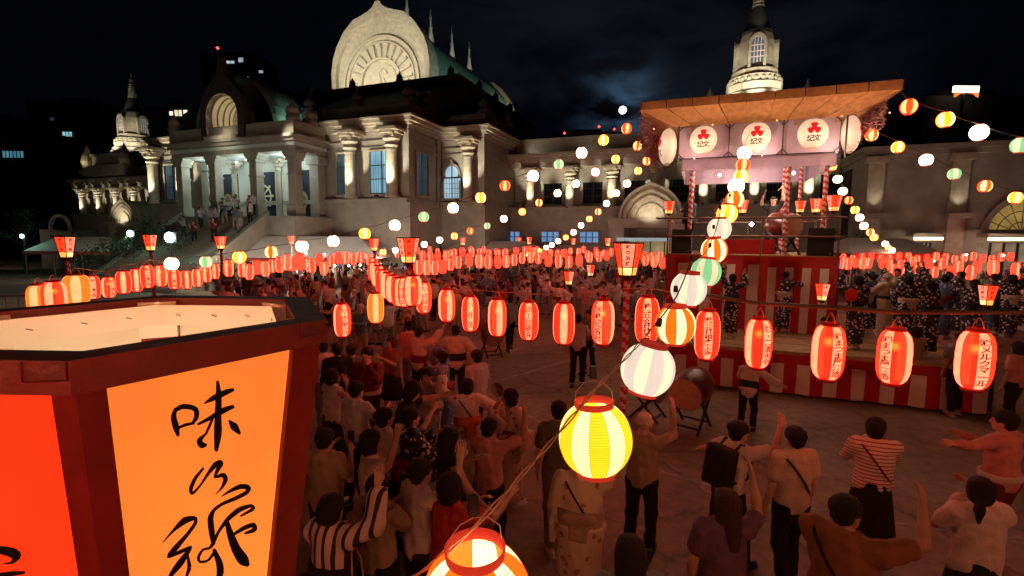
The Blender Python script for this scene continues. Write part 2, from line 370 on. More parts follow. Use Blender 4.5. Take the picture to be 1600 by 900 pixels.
def build_hall():
    root = troot('temple_hall', 'great stone temple hall with floodlit domed gable and long green vaulted roof', 'temple')
    w = MB(); w.B(-SA, SA, -20, TA-.0, 0, 11.2); w.B(-SB, SB, -16, TB, 0, 11.195)
    # plinth and pilasters
    w.B(-SA-.25, SA+.25, 3, TA+.25, 0, 6.0); w.B(-SB-.25, SB+.25, -3, TB+.25, 0, 5.99)
    w.B(-SA-.12, SA+.12, 3, TA+.45, 5.99, 6.3); w.B(-SB-.12, SB+.12, -3, TB+.45, 5.985, 6.29)
    for s in (-SA+.5, SA-.5): w.B(s-.5, s+.52, TA-.3, TA+.14, 6.3, 11.2)
    w.B(SA-.3, SA+.14, TA-.6, TA+.13, 6.3, 11.2); w.B(SA-.3, SA+.14, TB+.1, TB+.7, 6.3, 11.2)
    w.B(SB-.4, SB+.14, TB-1.2, TB+.14, 6.3, 11.2)
    w.build('wall', stone, root)
    c = MB(); cornice(c, -SA, SA, 3, TA, ZA); cornice(c, -SB, SB, -3, TB, ZA-.004); c.build('cornice', stone2, root)
    for z_, dz in ((9.9, .22), (10.5, .1)):
        b = MB(); b.B(-SA-.1, SA+.1, 3, TA+.1, z_, z_+dz); b.B(-SB-.1, SB+.1, -3, TB+.1, z_+.003, z_+dz); b.build('string_course', stone, root)
    # parapet with small stupa finials
    p = MB(); p.B(-SA-.2, SA+.2, 3, TA+.1, ZA, ZA+1.0); p.B(-SB-.2, SB+.2, -3, TB+.1, ZA-.003, ZA+.995); p.build('parapet', darkroof, root)
    st = MB(); st.lathe([(.55, 0), (.55, .35), (.42, .4), (.5, .7), (.35, 1.05), (.12, 1.25), (.05, 1.6), (.0, 1.8)], 12); sm = st.mesh('stupa_finial', darkroof, True)
    for s in np.arange(-SA, SA+.1, 4.56): link('stupa_finial', sm, root, (s, -TA+.3, ZA+1))
    for s, t in ((SB, TB-.3), (SA, TB+2.2), (SB, TB-5), (SB, TB-10)): link('stupa_finial', sm, root, (s, -t, ZA+1))
    # attic storey and sloping dark roof
    a = MB(); AT = 4.1
    a.B(-13.4, 13.4, -16, AT, ZA+.9, 17.0); a.B(-13.9, 13.9, -16.5, AT+.5, 16.9, 17.4)
    for s in np.arange(-12.5, 13, 2.5): a.B(s-.35, s+.35, AT, AT+.3, ZA+1, 16.9)
    for t in np.arange(-14, 4, 3): a.B(13.4, 13.7, t-.3, t+.3, ZA+1, 16.9)
    vs = []
    for e, z in ((0, 13.1), (0, 16.4)):
        k = 8.2 if z < 14 else .9
        vs += [(3.6, -(AT+k), z), (13.4, -(AT+k), z), (13.4, -AT, z), (3.6, -AT, z)]
    a.add(vs, [(0, 1, 5, 4), (1, 2, 6, 5), (0, 4, 7, 3)])
    a.build('attic', darkroof, root)
    for s, t in list((s, AT+.3) for s in np.arange(-13, 13.5, 5.2))+[(13.7, AT-4), (13.7, AT-8), (13.7, AT-12)]:
        link('stupa_finial', sm, root, (s, -t, 17.4)).scale = (.6, .6, .55)
    # domed gable
    TD = -3.75; ZD = 17.2
    half = [(5.5, ZD), (5.95, 18.6), (6.25, 20.2), (6.3, 21.8), (6.05, 23.3), (5.5, 24.6), (4.5, 26.0), (3.2, 27.1), (2.0, 27.45), (1.15, 27.75), (.6, 28.1), (.25, 28.6)]
    outline = half+[(-x, z) for x, z in reversed(half)]
    g = MB(); g.prism(outline, -TD-.0, -TD+1.6); gd = g.build('dome_gable', stone2, root)
    def scaled(k, dz=0): return [(x*k, ZD+(z-ZD)*k+dz) for x, z in outline]
    def arcband(k0, k1, y0, y1, zb=0):
        o1, o0 = scaled(k1), scaled(k0); n = len(o1); m = MB()
        for i in range(n-1):
            q = [o0[i], o1[i], o1[i+1], o0[i+1]]
            m.add([(x, y, z) for y in (y0, y1) for x, z in q], [(0, 1, 2, 3), (7, 6, 5, 4), (1, 0, 4, 5), (3, 2, 6, 7), (2, 1, 5, 6), (0, 3, 7, 4)])
        return m
    arcband(.93, 1.02, -TD-.55, -TD).build('rim_moulding', stone2, gd)
    def ring(cz, r0, r1, y0, y1, a0=-.35, a1=pi+.35, n=34):
        m = MB()
        for i in range(n):
            aa = [a0+(a1-a0)*j/n for j in (i, i+1)]
            q = [(r*math.cos(a), cz+r*math.sin(a)) for a, r in ((aa[0], r0), (aa[0], r1), (aa[1], r1), (aa[1], r0))]
            m.add([(x, y, z) for y in (y0, y1) for x, z in q], [(0, 1, 2, 3), (7, 6, 5, 4), (1, 0, 4, 5), (3, 2, 6, 7), (2, 1, 5, 6), (0, 3, 7, 4)])
        return m
    cz = 20.4
    for r0, r1, d in ((4.75, 5.0, .3), (4.25, 4.4, .22), (2.45, 2.7, .32)): ring(cz, r0, r1, -TD-d, -TD).build('arch_ring', stone2, gd)
    for i in range(15):
        a = -.12+(pi+.24)*i/14; r = MB(); r.box(2.72, 4.1, -TD-.26, -TD, -.13, .13)
        r.v = [(x*math.cos(a)-z*math.sin(a), y, cz+x*math.sin(a)+z*math.cos(a)) for x, y, z in r.v]; r.build('fan_rib', stone2, gd)
    md = MB(); md.prism([(2.1*math.cos(a), cz+2.1*math.sin(a)) for a in [i*pi/20 for i in range(-3, 24)]], -TD-.1, -TD)
    md.tube([(.6*math.cos(a)*(1-.1*a)+.2, -TD-.16, cz+.9+.5*math.sin(a)) for a in [i*.4 for i in range(11)]], .09, 6)
    md.tube([(-.3+.25*math.sin(q*2), -TD-.15, cz-.6+q) for q in [i*.18 for i in range(9)]], .12, 6)
    md.tube([(.5+.2*math.sin(q*2+1), -TD-.15, cz-.6+q*.7) for q in [i*.18 for i in range(9)]], .10, 6)
    md.build('medallion', stone2, gd)
    b = MB(); b.B(-6.6, 6.6, TD-1.4, TD+.8, 17.3, 18.2); b.B(-6.9, -6.1, TD-1.4, TD+1.0, 18.2, 19.6); b.B(6.1, 6.9, TD-1.4, TD+1.0, 18.2, 19.6); b.build('gable_base', stone2, gd)
    f = MB(); f.lathe([(.55, 0), (.7, .3), (.4, .7), (.5, 1.1), (.3, 1.5), (.34, 2.1), (.2, 2.5), (.22, 3.2), (.1, 3.6), (.0, 4.6)], 14)
    f.build('gable_finial', copper, gd, True, (0, -TD+.6, 28.1))
    # vault behind
    v = MB(); prof = scaled(.94); n = len(prof)
    ys = [-TD+1.3+i*(23.0/12) for i in range(13)]
    vs = [(x, y, z) for y in ys for x, z in prof]
    v.add(vs, [(i*n+j, i*n+j+1, (i+1)*n+j+1, (i+1)*n+j) for i in range(12) for j in range(n-1)])
    v.build('vault_roof', copper, root, True)
    r = MB(); r.prism(scaled(1.0), ys[-1], ys[-1]+1.2); r.build('rear_gable', stone2, root)
    s_ = MB(); s_.lathe([(.62, 0), (.5, .7), (.3, 1.5), (.2, 2.1), (.27, 2.3), (.15, 2.6), (.12, 3.4), (.2, 3.6), (.08, 3.9), (.0, 4.9)], 14); smh = s_.mesh('ridge_spire', stone2, True)
    for t in (-9, -14.5, -20.3, -25.8): link('ridge_spire', smh, root, (0, -t, 28.0)); spot('spire_lamp', (1.6, -t-2.0, 28.2), (0, -t, 30.6), 160, (.9, 1, .9), 80, .8, .1, root)
    # columns, windows
    for s in (SA-.9, SA-4.55, -SA+.9, -SA+4.55): column(root, s, TA+.75, 6.3, 3.5, .40, 1.45, 165)
    for s in (SB-1.0,): column(root, s, TB+.75, 6.3, 3.5, .38, 1.4, 130)
    window(root, s_at(598, TA, 8), TA, 6.75, 9.75, 2.0, blue_pane)
    window(root, s_at(545, TA, 8), TA, 6.75, 9.75, 1.9, blue_dim)
    window(root, -11.1, TA, 6.75, 9.75, 2.0, blue_dim)
    w3 = window(root, 0, 0, 6.75, 9.75, 1.5, blue_dim, side='r'); w3.location = (SA, -(TA-1.75), 0)
    # arched window in the stepped bay
    s = s_at(707, TB, 8); fr = MB(); ht = []
    arc = [(.62*math.cos(a)+0, 8.55+.62*math.sin(a)*1.05) for a in [(-.35+i*(pi+.7)/16) for i in range(17)]]
    arc = arc[:8]+[(0.0, 9.42)]+arc[9:]
    fr.B(-.95, -.72, 0, .25, 6.6, 8.0); fr.B(.72, .95, 0, .25, 6.6, 8.0); fr.B(-1.05, 1.05, 0, .36, 6.4, 6.6)
    for i in range(16):
        (x0, z0), (x1, z1) = arc[i], arc[i+1]; k = 1.3
        q = [(x0, z0), (x0*k, 8.55+(z0-8.55)*k), (x1*k, 8.55+(z1-8.55)*k), (x1, z1)]
        fr.add([(x, y, z) for y in (-.25, 0) for x, z in q], [(0, 1, 2, 3), (7, 6, 5, 4), (1, 0, 4, 5), (3, 2, 6, 7), (2, 1, 5, 6), (0, 3, 7, 4)])
    fo = fr.build('window', stone, root, loc=(s, -TB, 0))
    pn = MB(); pn.prism(arc, -.05, -.02); pn.B(-.72, .72, .02, .05, 6.6, 8.3); pn.build('pane', sky_pane, fo)
    br = MB(); br.B(-.75, .75, .06, .13, 8.2, 8.3); br.B(-.03, .03, .06, .12, 6.6, 9.3)
    for x in (-.5, -.25, .25, .5): br.B(x-.01, x+.01, .055, .08, 6.6, 8.2)
    for z in (7.0, 7.4, 7.8): br.B(-.7, .7, .055, .08, z-.01, z+.01)
    br.build('glazing_bar', dark, fo)
    # dome floodlights
    for s, e in ((-5, 5600), (5, 5600)): spot('dome_floodlight', (s, -(TD+9.0), 17.8), (s*.2, -TD, 23.2), e, (1, .90, .68), 80, .8, .3, root)
    for s, t in ((12.4, -6), (12.4, -14), (12.4, -22)): spot('vault_floodlight', (s, -t, 17.6), (3, -t, 22.5), 900, (.75, 1, .85), 90, .9, .3, root)
    spot('rear_floodlight', (12, 24, 17.6), (4, 26.7, 23), 2500, (1, .85, .6), 80, .8, .3, root)
    for s, t, z, e in ((-32, 22, 7, 420), (14, 24, 7, 650), (2, 34, 9, 520), (26, 15, 7, 500), (36, 15, 7, 260)):  # fill lights added out of sight to brighten the whole facade
        spot('facade_fill_light', (s, -t, 2.2), (s+1, -8, z), e*1.5, (1, .80, .62), 110, .9, .5, root); link('fill_light_head', uplight_mesh(), root, (s, -t+.1, 2.1))
    # pale lit roof terrace left of the dome
    ta, tb = s_at(440, 8.4, 14), s_at(532, 8.4, 14); tr = MB(); tr.B(ta, tb, 8.2, 8.6, 12.1, 14.3); tr.B(ta-.2, tb+.1, 8.1, 8.7, 14.3, 14.5); tr.B(ta-.2, tb+.1, 8.1, 8.7, 13.1, 13.25)
    for s in (ta+.3, (ta+tb)/2+.4): tr.lathe([(.33, 12.1), (.33, 14.6), (.25, 14.8), (.15, 15.5), (0, 16.0)], 10, c=(s, -8.9, 0))
    tr.build('terrace_wall', stone2, root)
    for s in (ta+1.2, (ta+tb)/2, tb-1): spot('terrace_uplight', (s, -10.0, 12.3), (s, -8.6, 13.8), 120, WARM, 90, .8, .1, root)
build_hall()
def build_portico():
    WP, TP, ZP = 6.35, 15.6, 10.7
    root = troot('entrance_portico', 'stone entrance porch with square piers and a rounded lit gable, left of the dome', 'porch')
    p = MB()
    for s in (-WP+.45, -2.15, 2.15, WP-.45):
        p = MB(); h = 9.6
        p.box(-.34, .34, -.34, .34, 4.9, h); p.box(-.45, .45, -.45, .45, 4.9, 5.7); p.box(-.40, .40, -.40, .40, 7.9, 8.05)
        for k, (a, z) in enumerate(((.46, 8.95), (.58, 9.17), (.72, 9.39))): p.box(-a, a, -.45, .45, z, z+.22)
        p.build('pier', stone, root, loc=(s, -TP+.45, 0))
    for s, t in ((-WP+.45, TA+.6), (WP-.45, TA+.6)):
        p = MB(); p.box(-.42, .42, -.4, .4, 4.9, 9.6); p.box(-.62, .62, -.55, .55, 8.9, 9.5); p.build('pier', stone, root, loc=(s, -t, 0))
    for s in (-2.4, 2.4): column(root, s, TA+1.0, 4.9, 3.6, .22, 1.0, 30)
    b = MB(); b.B(-WP, WP, TA+.2, TP, 9.62, 9.95); b.B(-WP-.1, WP+.1, TA+.1, TP+.1, 9.95, 10.2)
    b.build('ceiling_beam', mat('painted_ceiling', (.55, .60, .58), .8), root)
    e = MB(); e.B(-WP-.05, WP+.05, TP-.9, TP+.05, 9.6, 10.25); e.B(WP-.9, WP+.05, TA+.1, TP-.9, 9.6, 10.25); e.B(-WP-.05, -WP+.9, TA+.1, TP-.9, 9.6, 10.25)
    e.B(-WP-.25, WP+.25, TA+.1, TP+.25, 10.25, 10.5); e.B(-WP-.45, WP+.45, TA+.1, TP+.45, 10.5, 10.7); e.build('entablature', stone, root)
    pr = MB(); pr.B(-WP-.1, WP+.1, TP-.5, TP+.1, 10.7, 11.7); pr.B(WP-.5, WP+.1, TA+.2, TP-.5, 10.7, 11.7); pr.B(-WP-.1, -WP+.5, TA+.2, TP-.5, 10.7, 11.7); pr.build('parapet', stone, root)
    st = MB(); st.lathe([(.5, 0), (.5, .3), (.4, .35), (.5, .6), (.35, .95), (.1, 1.15), (.04, 1.5), (0, 1.6)], 12); sm = st.mesh('stupa_finial', stone, True)
    for s, t in ((WP-.2, TP-.2), (-WP+.2, TP-.2), (WP-.2, TP-2.0)): link('stupa_finial', sm, root, (s, -t, 11.7))
    # platform
    f = MB(); f.B(-WP-.6, WP+.6, TA+.3, TP+.8, 0, 4.9); f.build('platform', stone, root)
    # inner wall lining, doors with hangings
    w = MB(); w.B(-WP+.5, WP-.5, TA+.26, TA+.4, 8.65, 9.62)
    for a, c in ((-WP+.5, -5.3), (-2.7, -1.35), (1.35, 2.9), (5.45, WP-.5)): w.B(a, c, TA+.26, TA+.4, 4.9, 8.65)
    w.build('inner_wall', mat('pale_plaster', (.55, .56, .50), .8), root)
    navy = mat('navy_hanging', (.006, .011, .024), .9)
    for i, (a, c) in enumerate(((-5.3, -2.7), (-1.35, 1.35), (2.9, 5.45))):
        d = MB(); n = 14
        d.add([(a+(c-a)*j/n, -(TA+.29)-.04*math.sin(j*1.3), z) for z in (4.9, 8.65) for j in range(n+1)], [(j, j+1, n+2+j, n+1+j) for j in range(n)])
        do = d.build('door_hanging', navy, root, True)
        m = MB(); cx = (a+c)/2; y = -(TA+.42); cz = 6.7
        if i == 1:
            n = 28
            for r0, r1 in ((.78, .95), (.14, .3)):
                m.add([(cx+r*math.cos(2*pi*j/n), y, cz+r*math.sin(2*pi*j/n)) for j in range(n) for r in (r0, r1)], [(2*j, 2*j+1, (2*j+3) % (2*n), (2*j+2) % (2*n)) for j in range(n)])
            for k in range(8):
                an = k*pi/4
                q = [(.25, -.05), (.8, -.09), (.8, .09), (.25, .05)]; m.add([(cx+u*math.cos(an)-v*math.sin(an), y-.005, cz+u*math.sin(an)+v*math.cos(an)) for u, v in q], [(0, 1, 2, 3)])
                q = [(.95, -.06), (1.08, -.13), (1.2, 0), (1.08, .13), (.95, .06)]; m.add([(cx+u*math.cos(an)-v*math.sin(an), y-.005, cz+u*math.sin(an)+v*math.cos(an)) for u, v in q], [(0, 1, 2, 3, 4)])
            m.build('wheel_emblem', mat('emblem_cream', (.62, .56, .40), .8), do)
        else:
            m.add([(cx+.55*math.cos(2*pi*j/24), y, 6.3+.7*math.sin(2*pi*j/24)) for j in range(24)], [tuple(range(24))], 0)
            m.add([(cx+.3*math.cos(2*pi*j/12)*(1+.2*(j % 2)), y-.006, 6.3+.4*math.sin(2*pi*j/12)*(1+.2*(j % 2))) for j in range(12)], [tuple(range(12))], 1)
            m.build('crest', [mat('crest_ochre', (.30, .25, .14), .8), mat('crest_dark', (.12, .10, .07), .8)], do)
    # vault and gable with niche
    v = MB(); rr, zb = 4.5, 11.0; n = 20
    vs = []; fs = []; K = 34
    for i in range(K+1):
        y = -TP+.3+i*(7.6/K); k = 1.0 if i % 2 else .95
        for j in range(n+1): a = pi*j/n; vs.append((rr*k*math.cos(a), y, zb+rr*1.02*k*math.sin(a)))
    for i in range(K):
        for j in range(n): fs.append((i*(n+1)+j, i*(n+1)+j+1, (i+1)*(n+1)+j+1, (i+1)*(n+1)+j))
    v.add(vs, fs); v.build('ribbed_vault', copper, root)
    outer = [(2.2, 10.7), (2.3, 12.0), (2.25, 13.0), (2.0, 13.9), (1.4, 14.6), (.8, 15.1), (.38, 15.5), (.2, 16.1), (0, 16.8)]
    inner = [(1.62, 10.9)]+[(1.62*math.cos(a), 12.45+1.62*math.sin(a)) for a in [i*pi/2/7 for i in range(7)]]+[(0, 14.07)]
    outer = outer[:8]+[(0, 16.8)]; g = MB(); y0, y1 = -TP-.25, -TP+.35
    for sgn in (1, -1):
        O = [(sgn*x, z) for x, z in outer]; I = [(sgn*x, z) for x, z in inner]
        for i in range(8):
            q = [I[i], O[i], O[i+1], I[i+1]]
            g.add([(x, y, z) for y in (y0, y1) for x, z in q], [(0, 1, 2, 3), (7, 6, 5, 4), (2, 1, 5, 6), (0, 3, 7, 4)])
    gb = g.build('gable', darkroof, root, loc=(-.35, 0, 0))
    nm = mat('niche_plaster', (.66, .60, .46), .8)
    for q in range(5):
        m = MB(); k = 1.0-q*.07; ya = y0-.02+q*.42; yb = ya+.38 if q < 4 else ya+.3
        P = [(x*k, 10.95+(z-10.95)*(1-q*.03)) for x, z in inner]; P = P+[(-x, z) for x, z in reversed(P[:-1])]
        m.add([(x, y, z) for y in (ya, yb) for x, z in P], [(i, i+1, i+1+len(P), i+len(P)) for i in range(len(P)-1)])
        k2 = k*.93; P2 = [(x*.93, 10.95+(z-10.95)*.97) for x, z in P]
        m.add([(x, yb, z) for x, z in P]+[(x, yb, z) for x, z in P2], [(i, i+1, i+1+len(P), i+len(P)) for i in range(len(P)-1)])
        m.build('niche_moulding', nm, gb)
    bk = MB(); P = [(x*.72, 10.95+(z-10.95)*.9) for x, z in inner]; P += [(-x, z) for x, z in reversed(P[:-1])]; bk.prism(P, y0+1.9, y0+2.0)
    for ring_ in range(4):
        for j in range(5+ring_*2):
            a = pi*(j+.5)/(5+ring_*2); r = .3+ring_*.24; bk.lathe([(.07, 0), (.07, .05), (0, .08)], 6, c=(r*math.cos(a), 0, 0))
            for u in range(18): pass
            base = len(bk.v)-18
            for u in range(18): x, y, z = bk.v[base+u]; bk.v[base+u] = (x, y0+1.9-z, 12.2+r*1.15*math.sin(a)+y)
    for i in range(7): bk.box(-1.05+i*.32, -.93+i*.32, y0+1.8, y0+1.9, 11.1, 11.6)
    bk.build('niche_relief', nm, gb)
    fl = MB(); fl.B(-1.7, 1.7, TP-2.0, TP+.5, 10.7, 10.95); fl.build('niche_floor', stone2, gb)
    point('niche_lamp', (-.1, -TP-.05, 11.2), 190, (1, .82, .5), .1, root)
    point('niche_lamp', (0.5, -TP+.9, 11.3), 110, (1, .82, .5), .1, root)
    spot('vault_floodlight', (7.2, -TP+3.2, 11.9), (2.5, -TP+4.5, 14.2), 1, (.8, 1, .85), 100, .9, .2, root)
    for a_ in (1.2, 2.6): spot('vault_floodlight', (5.55, -TP+a_, 11.2), (3.2, -TP+a_+.4, 14.0), 240, (.8, 1, .85), 120, .9, .1, root)
    # porch lamps
    lb = MB(); lb.lathe([(0, -.1), (.09, -.05), (.1, 0), (.09, .05), (0, .1)], 10); lm = lb.mesh('ceiling_lamp', glow('porch_lamp', (.85, 1, .95), 14, 0), True)
    for s, t in ((-3.9, TP-1.2), (0.2, TP-1.3), (4.1, TP-1.4), (2.2, TP-2.2), (-2.0, TP-2.2)):
        link('ceiling_lamp', lm, root, (s, -t, 9.42)); point('ceiling_lamp_light', (s, -t, 9.25), 200, (.80, 1, .93), .1, root)
    spot('eave_lamp', (WP-.2, -TP-.9, 10.75), (WP-.2, -TP+3, 10.6), 60, WARM, 100, .8, .1, root)
    for s in (0,): spot('gable_lamp', (s, -TP-1.6, 10.75), (s, -TP, 10.3), 60, WARM, 130, .8, .1, root)
    # stairs
    sm = MB(); sm.B(-4.2, 4.2, 0, .27, -.17, 0); me = sm.mesh('step', stone)
    N = 28
    for i in range(N): link('step', me, root, (0, -(TP+.8+i*.25), 4.9-i*.17))
    u = MB(); u.add([(-4.1, -TP-.8, 0), (4.1, -TP-.8, 0), (4.1, -TP-.8, 4.7), (-4.1, -TP-.8, 4.7), (-4.1, -TP-.8-N*.25, 0), (4.1, -TP-.8-N*.25, 0)], [(0, 3, 4), (1, 5, 2), (3, 2, 5, 4)]); u.build('stair_core', stone, root)
    for s in (-4.6, 4.2):
        b = MB(); L_ = N*.25
        b.add([(s, -TP-.8, 0), (s+.4, -TP-.8, 0), (s, -TP-.8, 5.25), (s+.4, -TP-.8, 5.25), (s, -TP-.8-L_, 0), (s+.4, -TP-.8-L_, 0), (s, -TP-.8-L_, .4), (s+.4, -TP-.8-L_, .4)],
              [(2, 3, 7, 6), (0, 4, 6, 2), (1, 3, 7, 5), (4, 5, 7, 6)]); b.build('stair_rail', stone, root)
build_portico()
def build_wing(side):
    rgt = side > 0
    root = troot('temple_wing', 'stone side wing with lit columns and blue ground windows, '+('between dome and stage' if rgt else 'far left beyond the porch'), 'building')
    s0, s1 = (SB+.1, 43.0) if rgt else (-46.5, -SB-.1)
    w = MB(); w.B(s0, s1, -14, TW-1.2, 0, 9.6); w.B(s0, s1, -14.01, TW+.2, 0, 5.85); w.B(s0, s1, TW-1.1, TW+.5, 5.85, 6.15)
    w.B(s0, s1, -13.9, TW-1.05, 8.3, 9.61); w.build('wall', stone, root)
    c = MB(); c.B(s0, s1, -14.2, TW-.02, 9.6, 10.0); c.B(s0-.02, s1+.02, -14.4, TW+.18, 10.0, 10.35); c.B(s0-.03, s1+.03, -14.6, TW+.55, 10.35, 10.56); c.B(s0-.04, s1+.04, -14.7, TW+.8, 10.56, 10.7); c.build('cornice', stone2, root)
    p = MB(); p.B(s0, s1, TW-1.4, TW-1.0, 10.7, 12.0); p.B(s0, s1, TW-1.5, TW-.85, 12.0, 12.2); p.B(s0, s1, -14, TW-1.4, 10.7, 11.4); p.build('parapet', stone, root)
    for k in np.arange(5.5, 12.6, 1):
        s = CS*k*side; column(root, s, TW-.05, 6.15, 2.3, .36, 1.15, 75)
    for k in np.arange(6, 12.1, 1):
        if k == 8 and False: continue
        s = CS*k*side; window(root, s, TW-1.2, 6.5, 8.4, 1.7, glass_dark)
    if rgt:
        for px in (800, 860, 921): window(root, s_at(px, TW+.2, 3.6), TW+.2, 3.15, 4.0, 1.55, glow('office_blue', (.16, .33, .62), .85, .3, .8), bars=(2, 1))
        spot('parapet_uplight', (19.2, -TW-.3, 10.8), (20.2, -TW+1.1, 11.6), 40, WARM, 120, .8, .1, root)
        spot('parapet_uplight', (24.5, -TW-.3, 10.8), (25, -TW+1.1, 11.6), 14, WARM, 140, .8, .1, root)
    else:
        spot('parapet_uplight', (-27, -TW-.3, 10.8), (-27, -TW+1.1, 11.6), 20, WARM, 120, .8, .1, root)
    # arched door porch
    sp = 30.2*side; dr = MB(); T0, T1 = TW+.2, TW+3.4
    dr.B(sp-3.0, sp-1.9, T0, T1, 0, 4.3); dr.B(sp+1.9, sp+3.0, T0, T1, 0, 4.3); dr.B(sp-3.1, sp+3.1, T0, T1+.1, 4.3, 4.75); dr.B(sp-3.3, sp+3.3, T0, T1+.3, 4.75, 5.0); dr.B(sp-1.9, sp+1.9, T0, T0+.3, 3.4, 4.3)
    po = dr.build('door_porch', stone, root)
    g = MB(); out = [(2.3*math.cos(a), 5.0+2.45*math.sin(a)) for a in [i*pi/20 for i in range(21)]]; out = [(x, z+(.16*max(0, 1-abs(x)/.7))) for x, z in out]
    g.prism([(sp+x, z) for x, z in out], -T1, -T1+.5)
    for k, d in ((1.0, .3), (.82, .22), (.66, .16), (.45, .12)):
        for i in range(20):
            q = [(x*f_, 5.0+(z-5.0)*f_) for (x, z), f_ in ((out[i], k-.07), (out[i], k), (out[i+1], k), (out[i+1], k-.07))]
            g.add([(sp+x, y, z) for y in (-T1-d, -T1) for x, z in q], [(0, 1, 2, 3), (7, 6, 5, 4), (1, 0, 4, 5), (3, 2, 6, 7), (2, 1, 5, 6), (0, 3, 7, 4)])
    g.build('arched_pediment', stone2, po)
    v = MB(); n = 20
    v.add([(sp+x*.97, y, 5.0+(z-5.0)*.97) for y in (-T1+.45, -T0) for x, z in out], [(j, j+1, 22+j, 21+j) for j in range(20)]); v.build('porch_vault', copper, po, True)
    spot('pediment_lamp', (sp, -T1-1.6, 4.9 if rgt else 5.0), (sp, -T1, 6.2), 230 if rgt else 300, (1, .86, .6), 110, .8, .15, root)
    d = MB(); d.B(sp-1.9, sp+1.9, T0, T0+.08, 0, 3.4); d.build('lit_doorway', glow('doorway_glow', (.34, .26, .12) if rgt else (.02, .03, .03), .7, .4, .8), po)
    if rgt:
        d = MB(); d.B(sp-2.4, sp+2.4, T1+.1, T1+.2, 3.3, 3.55); d.build('light_strip', glow('cool_strip', (.28, .34, .36), .9, .2), po)
        for x in (-1.2, -.2, .9): b = MB(); b.B(sp+x-.04, sp+x+.04, T0+.09, T0+.2, 0, 3.4); b.build('door_bar', dark, po)
build_wing(1); build_wing(-1)
def build_tower(side):
    S = 37.15*side; T = -.8
    root = empty('stupa_tower', tw(S, T), -ANG, 'floodlit stone stupa tower with bell top and spire, '+('rising behind the stage roof' if side > 0 else 'beyond the far left wing'), 'tower')
    b = MB(); b.box(-4.2, 4.2, -4.2, 4.2, 10.9, 12.2); b.box(-3.6, 3.6, -3.6, 3.6, 12.2, 13.4); b.box(-3.8, 3.8, -3.8, 3.8, 13.4, 13.7)
    for x in (-3.7, 3.7):
        for y in (-3.7, 3.7): b.lathe([(.6, 12.2), (.75, 12.8), (.6, 13.5), (.3, 14.1), (0, 14.9)], 12, c=(x, y, 0))
    b.build('base', stone, root)
    c = MB(); c.lathe([(3.0, 13.7), (3.0, 14.2), (2.6, 14.3), (2.6, 14.7), (2.3, 14.9), (2.35, 15.4), (2.1, 15.55), (2.15, 16.0), (1.9, 16.1), (1.9, 16.5), (1.75, 16.6)], 24)
    for j in range(24):
        a = 2*pi*j/24; c.lathe([(.16, 15.5), (.18, 15.75), (0, 15.95)], 6, c=(2.15*math.cos(a), 2.15*math.sin(a), 0))
    c.build('stepped_drum', stone2, root)
    d = MB(); d.lathe([(1.6, 16.6), (1.6, 18.0), (1.5, 18.7), (1.3, 19.3), (1.0, 19.6)], 8, rot=pi/8); d.build('lantern_room', stone2, root)
    for k in range(4):
        a = k*pi/2; M = Matrix.Rotation(a, 4, 'Z')
        f = MB(); arc = [(.5*math.cos(q), 18.15+.62*math.sin(q)) for q in [i*pi/10 for i in range(11)]]
        f.box(-.72, -.5, -1.78, -1.3, 16.6, 18.2, M=M); f.box(.5, .72, -1.78, -1.3, 16.6, 18.2, M=M)
        for i in range(10):
            (x0, z0), (x1, z1) = arc[i], arc[i+1]; e = 1.45
            q = [(x0, z0), (x0*e, 18.15+(z0-18.15)*e), (x1*e, 18.15+(z1-18.15)*e), (x1, z1)]
            f.add([M @ Vector((x, y, z)) for y in (-1.78, -1.2) for x, z in q], [(0, 1, 2, 3), (7, 6, 5, 4), (1, 0, 4, 5), (3, 2, 6, 7), (2, 1, 5, 6), (0, 3, 7, 4)])
        fo = f.build('window', stone2, root)
        p = MB(); p.add([M @ Vector((x, -1.68, z)) for x, z in arc+[(-.5, 16.9), (.5, 16.9)]], [tuple(range(13))]); p.build('pane', glow('tower_pane', (.10, .12, .14), .6, .2), fo)
        g = MB()
        for x in (-.25, 0, .25): g.box(x-.03, x+.03, -1.75, -1.69, 16.9, 18.7, M=M)
        for z in (17.3, 17.7, 18.15): g.box(-.5, .5, -1.74, -1.70, z-.03, z+.03, M=M)
        g.build('glazing_bar', whitecloth, fo)
    root.scale = (.87, .87, 1) if side > 0 else (1, 1, 1)
    e = MB(); e.lathe([(1.3, 19.35), (1.35, 19.5), (1.18, 19.6), (1.0, 20.0), (.75, 20.7), (.5, 21.4)], 20); e.build('bell_roof', darkroof, root, True)
    h = MB(); pr = [(.5, 21.4)]
    for i in range(7): z = 21.4+i*.27; r = .46-.03*i; pr += [(r+.06, z+.05), (r+.06, z+.15), (r-.04, z+.2)]
    pr += [(.2, 23.4), (.28, 23.7), (.12, 23.9), (.06, 24.4), (0, 24.8)]; h.lathe(pr, 14); h.build('ringed_spire', stone2, root, True)
    for x, y in ((-3.3, -3.3), (3.3, -3.3), (0, -4.0)):
        spot('tower_floodlight', (x, y, 13.9), (0, 0, 18.0), 800, (1, .9, .66), 70, .8, .15, root)
    spot('spire_floodlight', (.3, -2.4, 19.0), (0, 0, 22.6), 90, (.9, 1, .85), 70, .8, .1, root)
    spot('base_floodlight', (-3.2, -5.2, 12.3), (-3.6, -3.6, 13.3), 60, (1, .85, .45), 100, .8, .1, root)
build_tower(1); build_tower(-1)
